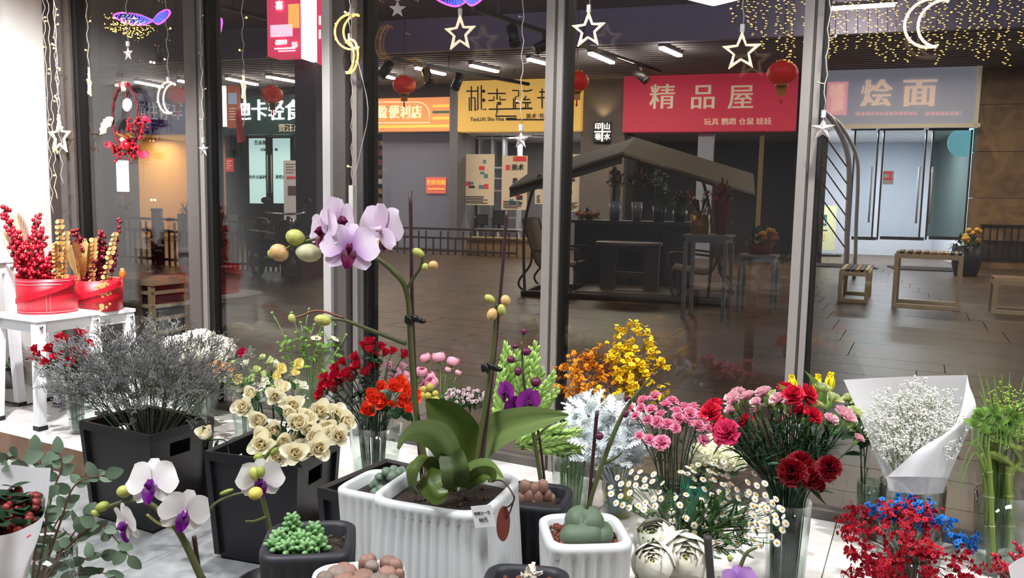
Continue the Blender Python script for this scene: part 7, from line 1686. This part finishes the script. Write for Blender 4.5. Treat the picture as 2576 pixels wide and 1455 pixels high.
def ptube(e, pts, r, mt, nm, n=8, k=6):
    P = catmull([at_y(*p) for p in pts], k); part(nm, MB().tube(P, r if not isinstance(r, tuple) else [r[0]+(r[1]-r[0])*i/(len(P)-1) for i in range(len(P))], n), mt, e, True); return P
ptube(orc, [(1062, 1215, .985), (1050, 1060, .99), (1038, 800, 1.0), (1032, 480, 1.0)], .0024, m_stake, 'stake'); ptube(orc, [(1205, 1215, .98), (1240, 930, 1.0), (1262, 700, 1.0), (1275, 530, 1.0)], .0022, m_stake, 'stake')
ptube(orc, [(1080, 1215, .98), (1050, 1060, .985), (1035, 900, .985), (1024, 740, .98), (985, 680, .97), (935, 640, .96), (890, 600, .955), (810, 590, .95)], (.0042, .0026), m_ostem, 'flower_stem', 8)
ptube(orc, [(1022, 730, .98), (1040, 700, .975), (1058, 672, .97), (1066, 640, .965)], .0022, m_ostem, 'flower_stem'); ptube(orc, [(1020, 865, .985), (930, 830, .96), (860, 805, .94), (810, 805, .93)], (.0028, .0018), m_ostem, 'flower_stem')
ptube(orc, [(1190, 1218, .985), (1215, 1060, .99), (1240, 880, .99), (1245, 800, .985), (1250, 765, .98)], (.0038, .0022), m_ostem, 'flower_stem')
def bud(e, px, py, y, w, h, rot, mt, nm='bud'):
    c = at_y(px, py, y); a = rad(rot); Mx = Matrix((CR*cos(a)+CU*sin(a), -CF, -CR*sin(a)+CU*cos(a))).transposed(); mb = MB(); mb.ball(c, (pxs(w/2, y), pxs(w/2, y)*.9, pxs(h/2, y)), 12, 8, Mx); return part(nm, mb, mt, e, True)
for a in ((743, 598, .95, 42, 50, 70, m_bud), (776, 636, .95, 48, 66, 80, mat('cream_bud', hx(206, 204, 160), .5, noise=.2, nscale=30)), (702, 636, .95, 44, 50, 60, m_budp), (680, 640, .95, 14, 22, 20, m_bud), (812, 806, .93, 30, 44, 80, m_bud), (735, 802, .935, 20, 26, 20, m_bud), (1052, 636, .965, 22, 34, 60, m_bud), (1090, 668, .965, 26, 24, 0, m_budp), (1070, 672, .963, 18, 20, 0, m_bud), (1232, 752, .98, 20, 30, 60, m_bud), (1272, 756, .98, 26, 28, 20, m_budp), (1238, 792, .975, 28, 34, -20, m_budp), (1262, 780, .975, 22, 30, 10, m_bud)): bud(orc, *a)
ptube(orc, [(865, 800, .94), (800, 782, .935), (760, 795, .935), (740, 800, .935)], .0014, mat('dried_tip', hx(120, 74, 56), .6), 'dried_stalk'); ptube(orc, [(800, 600, .95), (760, 610, .95), (735, 618, .95), (705, 640, .95)], .002, m_ostem, 'flower_stem')
for x, y_, yy in ((1040, 804, .985), (1232, 925, .985)):
    for k in range(5): bud(orc, x-16+9*k, y_+4*sin(k*2), yy-.004, 14, 26, 20*k, m_clip, 'hair_clip')
def orchid_bloom(e, px, py, y, size, yaw, pitch, roll, pal, nm='bloom', ry=1.0):
    """open moth-orchid flower; yaw/pitch turn it away from the viewer"""
    c = at_y(px, py, y); z = Quaternion(CU, rad(yaw)) @ (-CF); z = Quaternion(CR, rad(pitch)) @ z; u = CU-z*CU.dot(z); u.normalize(); u = Quaternion(z, rad(roll)) @ u; x = u.cross(z); S = pxs(size, y); Mx = frame_m(c, x, u, z) @ Matrix.Diagonal((S, S, S, 1))
    pc, ptip, ps, lip, col = pal; q = random.Random(int(px))
    mb = MB().tube([Mx @ Vector((0, 0, -.10)), Mx @ Vector((0, .02, .06)), Mx @ Vector((0, .03, .14))], [.05*S, .055*S, .04*S], 8); b = part(nm, mb, MATS['column_'+nm] if 'column_'+nm in MATS else mat('column_'+nm, col, .5), e, True)
    o = part
    for ang, L, W, n_ in ((0, .52, .20, 'sepal'), (128, .50, .19, 'sepal'), (-128, .50, .19, 'sepal')):
        part(n_, MB().petal(Mx @ rz(rad(ang)), L, W, rad(86), rad(100), .12, 6, 7, lambda v: sin(pi*min(1, .10+.82*v))**.6, .02, 1, .02, lambda uu, v: mixc(ps, ptip, v)), m_opet, b, True, True)
    for ang in (66, -66):
        part('petal', MB().petal(Mx @ Matrix.Translation((0, 0, .02)) @ rz(rad(ang)), .54, .37, rad(80), rad(98), .10, 8, 8, lambda v: (sin(pi*min(1, .06+.80*v))**.55)*(.30+.70*min(1, v*2.4)), .03, 1.2, .02, lambda uu, v: mixc(pc, ptip, min(1, v*1.7))), m_opet, b, True, True)
    mb = MB(); lc = lambda uu, v: mixc(lip, mixc(lip, (1, .9, .95), .35), max(0, .5-v))
    mb.petal(Mx @ Matrix.Translation((0, -.02, .03)) @ rz(pi), .40, .18, rad(30), rad(118), .5, 5, 6, lambda v: sin(pi*min(1, .25+.68*v)), 0, 1, .02, lc)
    for sg in (-1, 1): mb.petal(Mx @ Matrix.Translation((0, -.01, .04)) @ rz(rad(105*sg)), .25, .15, rad(24), rad(-6), .6, 4, 4, lambda v: sin(pi*min(1, .25+.7*v)), 0, 1, .04, lc)
    part('lip', mb, m_opet, b, True, True); return b
m_opet = mat('orchid_petal', (1, 1, 1), .5, attr=True, transl=.28, noise=.05, nscale=40, spec=.25)
PL = (hx(176, 104, 196), hx(236, 218, 238), hx(208, 164, 216), hx(104, 8, 62), hx(226, 190, 206)); PLb = (hx(220, 180, 218), hx(238, 220, 238), hx(228, 200, 228), hx(104, 8, 62), hx(226, 200, 200)); PWt = (hx(236, 224, 236), hx(244, 242, 240), hx(240, 236, 232), hx(110, 20, 130), hx(240, 230, 240)); PMg = (hx(120, 20, 130), hx(160, 50, 165), hx(120, 24, 130), hx(90, 6, 90), hx(170, 60, 160))
orchid_bloom(orc, 880, 628, .935, 126, 8, -8, -6, PL, 'bloom'); orchid_bloom(orc, 955, 578, .97, 122, 150, 5, 8, PLb, 'bloom'); orchid_bloom(orc, 818, 582, .945, 104, -42, 0, 10, PLb, 'bloom'); orchid_bloom(orc, 848, 556, .955, 110, 62, 0, -12, PLb, 'bloom')
ptube(orc, [(950, 600, .965), (945, 640, .962)], .0024, mat('pale_pedicel', hx(226, 206, 170), .5), 'pedicel')
# --- small pots
def ellip_me(nm, r, mt, nu=10, nv=7): return MB().ball((0, 0, 0), r, nu, nv).mesh(nm, mt, True)
def lithop_me(nm, mt, groove=.16):
    mb = MB(); nu, nv = 20, 12
    def T(t, a):
        ct, st2 = cos(t), sin(t); x = (abs(ct)**.75)*cos(a); y = (abs(ct)**.75)*sin(a)*.8; z = (abs(st2)**.8)*(1 if st2 > 0 else -1); 
        if z > 0: z *= 1-groove*math.exp(-(x/.10)**2)
        return Vector((x, y, z))
    rings = [[T(-pi/2+pi*(i+.5)/nv, 2*pi*j/nu) for j in range(nu)] for i in range(nv)]; mb.rings(rings); return mb.mesh(nm, mt, True)
m_lith = mat('lithops_brown', hx(140, 106, 92), .6, noise=.3, nscale=6, rnd=.15); m_lithg = mat('lithops_grey', hx(128, 112, 102), .6, noise=.3, nscale=6, rnd=.15); m_succ = mat('sage_succulent', hx(104, 122, 104), .55, noise=.18, nscale=5); m_sed = mat('sedum_green', hx(128, 172, 112), .4, noise=.15, nscale=4, rnd=.12, transl=.1)
LITH = lithop_me('stone_leaf', m_lith); LITHG = lithop_me('stone_leaf', m_lithg)
# black pot with sedum
p = at_y(778, 1352, .85); sp_, ex_, ey_ = ribbed_pot('black ribbed pot of jelly-bean succulent', p, rad(8), .050, .047, p.z-RZ, m_cerb, nf=22, flute=.08); gravel(sp_, p, .036, 60, .0022, mat('soil_bits', hx(96, 78, 60), .9), p.z-.014, 5)
SEDL = ellip_me('leaf', (.5, .5, 1.0), m_sed, 9, 7); sd = thing('sedum', 'cluster of plump pale green jelly-bean succulent in the black pot', 'succulent', p-Z3*.014)
for (x, y_, h_, n_) in ((735, 1308, .030, 26), (700, 1350, .018, 20), (755, 1355, .024, 30), (790, 1330, .020, 18), (800, 1362, .012, 14), (722, 1375, .010, 12), (770, 1375, .012, 12), (690, 1368, .010, 10)):
    b = at_y(x, y_+16, .85-(y_-1340)*.0007); b.z = p.z-.012; tp = at_y(x, y_, b.y); H_ = max(.012, tp.z-b.z); part('stem', MB().tube([b, b+Z3*H_], .002, 6), m_steml, sd, True)
    for i in range(n_):
        t = (i+.5)/n_; a = i*2.39996; zz = H_*(.25+.8*t); out = Vector((cos(a), sin(a), .25+1.2*t*t)).normalized(); inst('leaf', SEDL, sd, orient(b+Z3*zz+out*(.0085*(1-.45*t)), out, 0, .0068*(1.1-.35*t)))
# white pot behind with grey-green succulent
p = at_y(962, 1214, 1.16); wp2, _, _ = ribbed_pot('white ribbed pot of grey-green succulent behind the large pot', p, rad(-24), .054, .048, p.z-TZ, m_cer, nf=24, flute=.07)
su = thing('grey_green_succulent', 'mound of round grey-green succulent leaves in the white pot', 'succulent', p-Z3*.014); SU = ellip_me('leaf', (1, 1, .85), m_succ)
for i, (x, y_, r_) in enumerate(((945, 1240, 15), (950, 1215, 16), (965, 1205, 17), (985, 1198, 17), (1000, 1190, 16), (940, 1222, 13), (960, 1230, 15), (985, 1215, 16), (1005, 1205, 15), (972, 1188, 14), (990, 1182, 13), (1010, 1185, 14), (955, 1200, 12), (1020, 1195, 14))): inst('leaf', SU, su, orient(at_y(x, y_, 1.15+.01*(i % 3)), (Q.gauss(0, .3), -.4, 1), None, pxs(r_, 1.15)))
part('stem', MB().tube([p-Z3*.016, p+Z3*.01], .012, 8), m_succ, su, True)
# front pot of stones (lithops) at the frame edge
p = at_y(905, 1462, .73); lp, _, _ = ribbed_pot('white ribbed pot crowded with brown stone plants', p, rad(12), .046, .042, p.z-RZ, m_cer, nf=20, flute=.08)
li = thing('stone_plants', 'cluster of brown stone plants in the white pot', 'succulent', p-Z3*.014)
for i, (x, y_, w, h, g) in enumerate(((925, 1410, 26, 30, 0), (978, 1412, 26, 22, 0), (995, 1420, 22, 26, 0), (870, 1432, 32, 22, 0), (850, 1440, 32, 26, 1), (935, 1420, 22, 16, 1), (975, 1438, 26, 20, 0), (1005, 1442, 14, 20, 0), (915, 1445, 30, 16, 0), (820, 1450, 26, 20, 1), (865, 1455, 28, 16, 0), (955, 1455, 28, 16, 1), (990, 1456, 18, 14, 1), (900, 1462, 26, 16, 0))):
    c_ = at_y(x, y_, .735-.02*((y_-1430)/30)); inst('stone_leaf', LITH if g == 0 else LITHG, li, orient(c_-Z3*pxs(h*.4, .73), (Q.gauss(0, .12), -.12, 1), Q.uniform(-.6, .6), (pxs(w, .73), pxs(w, .73), pxs(h, .73))))
part('root_mass', MB().box(wf, p.x-.03, p.x+.03, p.y-.03, p.y+.03, p.z-.03, p.z-.006), m_soil, li)
# black pot with lithops, right of the big pot
p = at_y(1346, 1242, 1.13); bp, _, _ = ribbed_pot('black ribbed pot of brown stone plants behind the large white pot', p, rad(-14), .052, .050, p.z-TZ, m_cerb, nf=22, flute=.08)
li = thing('stone_plants', 'clump of small brown stone plants in the black pot', 'succulent', p-Z3*.014)
for i, (x, y_, w) in enumerate(((1318, 1212, 18), (1342, 1218, 18), (1362, 1210, 17), (1325, 1232, 20), (1350, 1236, 20), (1310, 1240, 16), (1372, 1232, 16), (1338, 1250, 18), (1385, 1240, 12))): inst('stone_leaf', LITH, li, orient(at_y(x+4, y_-1, 1.13)-Z3*.010, (Q.gauss(0, .1), -.1, 1), Q.uniform(-1.5, 1.5), (pxs(w, 1.11), pxs(w, 1.11), pxs(w*1.2, 1.11))))
part('root_mass', MB().box(wf, p.x-.03, p.x+.03, p.y-.03, p.y+.03, p.z-.03, p.z-.010), m_soil, li)
# magenta orchid rooted behind it
mo = thing('magenta_orchid', 'magenta orchid spike with dark buds rising behind the stone plants', 'orchid', at_y(1362, 1215, 1.15)); ym_ = 1.15
ptube(mo, [(1364, 1232, 1.15), (1345, 1110, ym_), (1325, 1010, ym_), (1315, 930, ym_), (1312, 860, ym_)], (.0036, .0016), m_ostem, 'flower_stem'); ptube(mo, [(1372, 1232, 1.155), (1358, 1110, ym_+.01), (1345, 1050, ym_+.01)], .002, m_stake, 'stake')
orchid_bloom(mo, 1275, 988, ym_-.01, 58, -50, 8, 0, PMg); orchid_bloom(mo, 1328, 1012, ym_-.03, 66, 30, 10, 0, PMg); orchid_bloom(mo, 1300, 1020, ym_-.02, 60, 10, 35, 20, PMg)
for a in ((1285, 905, ym_, 22, 20, 0, m_budg), (1303, 935, ym_-.01, 20, 24, 0, m_budg), (1348, 962, ym_-.01, 28, 26, 0, m_budg), (1324, 885, ym_, 26, 22, 0, m_budg), (1297, 872, ym_, 18, 14, 0, m_budg), (1318, 835, ym_, 16, 18, 0, m_budg)): bud(mo, *a)
for a in ([(1313, 905, ym_), (1295, 908, ym_), (1285, 906, ym_)], [(1322, 985, ym_), (1340, 978, ym_), (1348, 965, ym_)], [(1320, 1000, ym_), (1300, 985, ym_), (1280, 985, ym_)], [(1312, 862, ym_), (1316, 845, ym_), (1318, 835, ym_)]): ptube(mo, a, .0012, m_ostem, 'pedicel', 6, 4)
ptube(mo, [(1345, 1115, ym_), (1365, 1085, ym_), (1388, 1065, ym_)], .0018, m_ostem, 'flower_stem')
# white pot with the split rock
p = at_y(1470, 1330, .90); rp, ex_, ey_ = ribbed_pot('small white ribbed pot of a split-rock succulent in red gravel', p, rad(6), .0505, .047, p.z-RZ, m_cer, nf=22, flute=.08, soil=m_grav); gravel(rp, p, .037, 190, .0034, m_grav, p.z-.012, 7)
sr_ = thing('split_rock', 'grey-green split-rock succulent in the small white pot', 'succulent', p-Z3*.014); m_spl = mat('split_rock_green', hx(92, 110, 88), .6, noise=.15, nscale=30)
SPL = lithop_me('thick_leaf', m_spl, .0); SPG = lithop_me('thick_leaf', m_spl, .55)
c_ = at_y(1470, 1345, .895); inst('thick_leaf', SPL, sr_, orient(c_+Vector((-.004, -.008, -.002)), (-.15, -.3, 1), 0, (.026, .022, .020))); inst('thick_leaf', SPL, sr_, orient(c_+Vector((.017, .002, -.004)), (.35, -.1, 1), 1.2, (.022, .020, .018)))
inst('thick_leaf', SPG, sr_, orient(c_+Vector((.0, .004, .010)), (0, -.25, 1), -.25, (.024, .024, .022)))
# orchid spike behind the split rock, in its own dark pot
p = at_y(1478, 1300, 1.02); p.z = TZ+.10; op, _, _ = ribbed_pot('dark plastic pot hidden behind the split-rock pot', p, 0, .045, .04, .10, m_cerb, nf=18); ds = thing('budding_orchid', 'slanting brown orchid spike with plum buds behind the split-rock pot', 'orchid', p-Z3*.014); pz = at_y(1478, 1300, 1.02)
part('crown', MB().tube([p-Z3*.016, Vector((p.x, p.y, pz.z))], .006, 8), m_ostem, ds, True)
ptube(ds, [(1478, 1305, 1.02), (1490, 1240, 1.02), (1545, 1090, 1.02), (1580, 1020, 1.02), (1620, 970, 1.02), (1655, 935, 1.02)], (.0042, .0014), m_ostem, 'flower_stem'); ptube(ds, [(1478, 1305, 1.02), (1490, 1170, 1.02), (1502, 1035, 1.02)], .0024, m_stake, 'stake'); ptube(ds, [(1520, 1165, 1.02), (1545, 1155, 1.015), (1565, 1138, 1.01)], (.002, .001), m_ostem, 'flower_stem')
for a in ((1508, 1098, 1.01, 22, 20, 0, m_budg), (1575, 1042, 1.015, 14, 22, -20, m_budg), (1577, 1003, 1.015, 12, 20, -20, m_budg), (1610, 960, 1.015, 10, 16, -20, m_budg), (1640, 945, 1.015, 8, 12, -20, m_budg)): bud(ds, *a)
# black pot at the frame edge with red gravel
p = at_y(1322, 1466, .73); kp, _, _ = ribbed_pot('black ribbed pot of red gravel with a tiny pale cactus', p, rad(-6), .042, .04, p.z-RZ, m_cerb, nf=20, soil=m_grav); gravel(kp, p, .03, 110, .0028, m_grav, p.z-.012, 9)
kc = thing('tiny_cactus', 'tiny pale cactus in the black pot of red gravel', 'cactus', p-Z3*.012); part('body', MB().ball(p-Z3*.006+Vector((.004, .012, 0)), .009, 10, 7), mat('pale_cactus', hx(206, 196, 180), .8, noise=.3, nscale=300), kc, True); part('spines', bush(p-Z3*.003+Vector((.004, .012, 0)), (.009, .009, .009), 40, R, None, .004), MATS['pale_cactus'], kc, kind='stuff')
# --- white moth orchid at the front left, second bloom spike beside
def dark_pot(px, y, lab, z=TZ, r=.05, h=.05):
    q = at_y(px, 1500, y); q = Vector((q.x, q.y, z)); e = thing('nursery_pot', lab, 'plant pot', q); part('pot_wall', MB().lathe([(r*.8, .001), (r, h), (r-.003, h), (r*.78, .01)], 24, lambda v: q+v), m_bkt, e, True); part('soil', MB().lathe([(.002, h-.012), (r-.004, h-.012)], 20, lambda v: q+v), m_soil, e, True); return q+Z3*(h-.012)
q = dark_pot(512, .88, 'black nursery pot under the white and purple orchid'); wo = thing('white_orchid', 'white moth orchid with purple lips in the foreground', 'orchid', q); y9 = .88
part('crown', MB().tube([q, at_y(508, 1455, y9)], .005, 8), m_ostem, wo, True)
ptube(wo, [(508, 1458, y9), (470, 1375, y9), (440, 1325, y9), (405, 1290, y9), (370, 1265, y9), (315, 1262, y9), (250, 1285, y9)], (.0045, .002), m_ostem, 'flower_stem'); ptube(wo, [(503, 1455, y9+.01), (495, 1400, y9+.01), (488, 1350, y9+.01)], .0028, m_stake, 'stake')
ptube(wo, [(440, 1330, y9), (400, 1318, y9-.01), (370, 1295, y9-.02)], .0016, mat('yellow_pedicel', hx(196, 196, 120), .5), 'pedicel', 6, 4)
for a in ((312, 1237, y9, 38, 32, 0, m_bud), (258, 1275, y9, 36, 26, 20, mat('green_bud', hx(150, 160, 70), .5)), (240, 1292, y9, 16, 24, 60, m_bud)): bud(wo, *a)
orchid_bloom(wo, 386, 1218, y9-.02, 122, -6, -12, 4, PWt); orchid_bloom(wo, 322, 1318, y9-.03, 104, -38, 14, 14, PWt); orchid_bloom(wo, 462, 1290, y9-.02, 112, 28, 6, -16, PWt)
q = dark_pot(690, 1.0, 'black nursery pot behind the jelly-bean succulent'); w2 = thing('white_orchid', 'single white orchid bloom with yellow buds before the cream roses', 'orchid', q); ya = 1.0
part('crown', MB().tube([q, at_y(690, 1400, ya)], .005, 8), m_ostem, w2, True)
ptube(w2, [(690, 1400, ya), (672, 1300, ya), (655, 1230, ya), (650, 1190, ya), (668, 1150, ya), (700, 1118, ya)], (.004, .002), m_ostem, 'flower_stem')
orchid_bloom(w2, 655, 1208, ya-.02, 104, 18, 4, 0, PWt)
for a in ((640, 1192, ya-.03, 28, 34, 10, m_bud), (655, 1188, ya-.03, 26, 30, 0, mat('green_bud', hx(150, 160, 70), .5)), (643, 1242, ya-.04, 38, 34, 10, mat('yellow_bud', hx(214, 200, 90), .5)), (650, 1150, ya-.01, 26, 20, 20, MATS['green_bud']), (690, 1135, ya, 16, 30, -40, MATS['green_bud'])): bud(w2, *a)
ptube(w2, [(672, 1300, ya), (640, 1312, ya-.02), (618, 1312, ya-.03)], (.0022, .0014), m_ostem, 'flower_stem'); ptube(w2, [(655, 1235, ya), (590, 1245, ya), (545, 1265, ya), (528, 1285, ya)], (.0014, .0022), m_ostem, 'flower_stem'); bud(w2, 570, 1238, ya, 12, 40, -70, MATS['green_bud'])
# --- white ranunculus and goldenrod in a jar right of the split rock
c = at_y(1690, 1500, 1.06); c.z = TZ; vase('clear jar of cream ranunculus on the display table', c, .05, .055, .08)
bunch('cream_ranunculus', 'large cream ranunculus with a green eye in the foreground', 'ranunculus', 'cream ranunculus', c, .05, .055, .08, [(1660, 1392, 1.0), (1718, 1425, 1.05), (1650, 1440, .9)], 1.03, RAN_W, .066, m_steml, .003, (('sepals', SEPL),), (LEAF,), .04, 1, dy=.015, up=.95, cam=.55)
for (x, y_) in ((1605, 1330), (1625, 1315), (1650, 1330), (1600, 1370), (1630, 1360), (1655, 1355), (1612, 1400), (1645, 1390), (1600, 1430)):
    def bd(b, m_, tp):
        e = thing('goldenrod', 'fine green filler sprig beside the cream ranunculus', 'filler sprig', b, 'green filler sprigs'); part('stem', MB().tube([b, m_, tp], .0013, 4), m_stem, e); d = (tp-m_).normalized(); mb = MB()
        for k in range(40): p = tp-d*(.05*k/40); dd = Vector((Q.gauss(0, 1), Q.gauss(0, 1), .4)).normalized(); L = .004+.008*k/40; mb.blade([p, p+dd*L], [.0012, .0006]); mb.ball(p+dd*L, .0016, 4, 3)
        part('sprig', mb, mat('filler_green', hx(110, 136, 60), .8, noise=.3, nscale=80), e, True, kind='stuff')
    queue(x, y_, 1.05, .011, .02, bd)
settle(c, .05, .055, .08, .0025, reach=.06)
# --- lilac bloom and stake at the frame edge
q = dark_pot(1850, .85, 'black nursery pot under the lilac bloom'); lo = thing('lilac_bloom_orchid', 'lilac orchid bloom with a grey stake beside the chamomile', 'orchid', q); ye = .85
part('crown', MB().tube([q, at_y(1850, 1470, ye)], .005, 8), m_ostem, lo, True); ptube(lo, [(1850, 1470, ye), (1865, 1420, ye), (1880, 1390, ye), (1905, 1378, ye)], (.003, .0014), m_ostem, 'flower_stem'); ptube(lo, [(1792, 1500, ye), (1785, 1420, ye), (1780, 1350, ye)], .0045, mat('grey_stake', hx(66, 62, 62), .6), 'stake')
orchid_bloom(lo, 1862, 1470, ye-.02, 88, -20, -10, 14, (hx(160, 100, 200), hx(196, 150, 222), hx(180, 130, 210), hx(104, 8, 62), hx(226, 190, 206))); bud(lo, 1836, 1405, ye, 14, 20, 10, m_bud)
# --- wrapped berry bouquet and eucalyptus at the left
c = at_y(20, 1650, .90); c.z = TZ; e = thing('bouquet_wrap', 'white paper cone with red print around the berry bouquet', 'wrapping paper', c); yv = .90
part('front_sheet', sheet([[(-60, 1345, yv-.05), (0, 1348, yv-.10), (60, 1330, yv-.10), (112, 1290, yv-.06), (128, 1190, yv)], [(-50, 1400, yv-.05), (0, 1400, yv-.09), (50, 1395, yv-.09), (90, 1370, yv-.05), (112, 1290, yv)], [(-30, 1490, yv-.03), (0, 1490, yv-.06), (25, 1490, yv-.06), (50, 1480, yv-.04), (70, 1450, yv)], [(8, 1648, yv-.005), (14, 1648, yv-.012), (22, 1648, yv-.012), (28, 1648, yv-.006), (32, 1645, yv)]], 5, 5), m_paper, e, True)
part('back_sheet', sheet([[(-60, 1180, yv+.08), (20, 1170, yv+.09), (80, 1176, yv+.07), (128, 1178, yv+.01)], [(-60, 1300, yv+.07), (20, 1300, yv+.08), (70, 1300, yv+.06), (112, 1290, yv+.0)], [(-40, 1460, yv+.02), (0, 1460, yv+.03), (40, 1460, yv+.02), (66, 1455, yv)], [(8, 1648, yv+.006), (16, 1648, yv+.012), (24, 1648, yv+.010), (32, 1645, yv)]], 5, 4), m_paper, e, True)
part('red_print', sheet([[(12, 1362, yv-.0965), (45, 1360, yv-.0965), (78, 1345, yv-.0885)], [(14, 1366, yv-.0965), (45, 1364, yv-.0965), (78, 1349, yv-.0885)]], 3, 2), m_redp, e)
m_dleaf = gm('bouquet_leaf', hx(40, 64, 44), .45, .15); BL = leaf_mesh('leaf', m_dleaf, .34, .2)
bc = at_y(20, 1470, yv-.01)
for (x, y_) in scat(20, 22, 1280, 70, 55, Q, 17):
    tp = at_y(x, y_, yv-.01-(y_-1280)*.0006); o_ = Vector((tp.x-bc.x, tp.y-bc.y, 0)); bb = berry_branch(bc+o_*.22, tp, 14, 'red berry twig in the paper-wrapped bouquet', 'red berry twigs in the paper bouquet', mat('matte_berry', hx(130, 34, 34), .5), .011, .0050, .78, Q)
    for j in range(4): leaf_at(bb, BL, tp-Z3*.01*j, Vector((Q.gauss(0, 1), Q.gauss(-.2, .6), .5)), .026)
m_euc = gm('eucalyptus_leaf', hx(108, 128, 106), .55, .2, .22); EUC = leaf_mesh('leaf', m_euc, .36, .12, 7, .7); m_estem = mat('eucalyptus_stem', hx(110, 70, 56), .6)
def euc(pts, n, lab='branch of round grey-green eucalyptus leaves beside the bouquet'):
    P = catmull([at_y(*p) for p in pts], 8); e = thing('eucalyptus_branch', lab, 'eucalyptus', P[0], 'eucalyptus branches'); part('stem', MB().tube(P, [.0018*(1-.6*i/len(P)) for i in range(len(P))], 6), m_estem, e, True)
    for i in range(n):
        k = int(len(P)*(.18+.80*i/n)); k = min(k, len(P)-1); d = (P[k]-P[k-1]).normalized(); s_ = 1 if i % 2 else -1; x = (CR*s_*.9+CU*Q.uniform(-.4, .5)+CF*Q.uniform(-.5, .3)); leaf_at(e, EUC, P[k], x+d*.6, Q.uniform(.016, .025), -CF+Vector((Q.gauss(0, .4), Q.gauss(0, .4), Q.gauss(0, .4))))
    leaf_at(e, EUC, P[-1], (P[-1]-P[-2]), .024, -CF)
ye = 1.03
for ei, (pts, n) in enumerate((([(80, 1470, ye), (95, 1300, ye), (85, 1200, ye-.02), (40, 1150, ye-.03), (0, 1165, ye-.03)], 12), ([(90, 1470, ye), (115, 1330, ye), (110, 1210, ye), (95, 1140, ye)], 11), ([(100, 1470, ye), (150, 1320, ye), (190, 1220, ye), (265, 1195, ye)], 12), ([(110, 1470, ye), (160, 1390, ye), (225, 1330, ye), (265, 1330, ye), (325, 1400, ye)], 13), ([(100, 1470, ye), (130, 1420, ye), (180, 1350, ye), (215, 1300, ye)], 10), ([(95, 1480, ye), (130, 1440, ye), (200, 1410, ye), (255, 1400, ye)], 10), ([(85, 1480, ye), (120, 1400, ye), (130, 1340, ye), (165, 1280, ye)], 9), ([(90, 1480, ye), (105, 1400, ye), (130, 1250, ye), (155, 1180, ye), (150, 1140, ye)], 11), ([(110, 1480, ye), (160, 1455, ye), (230, 1440, ye), (270, 1445, ye)], 8))): euc([pts[0][:2]+(ye-.02+.007*ei,)]+[(x, y_, ye-.035+.016*ei) for x, y_, _ in pts[1:]], n)
q = at_y(95, 1500, 1.025); q = Vector((q.x, q.y, TZ)); vase('clear jar of eucalyptus branches on the display table', q, .05, .05, .08)
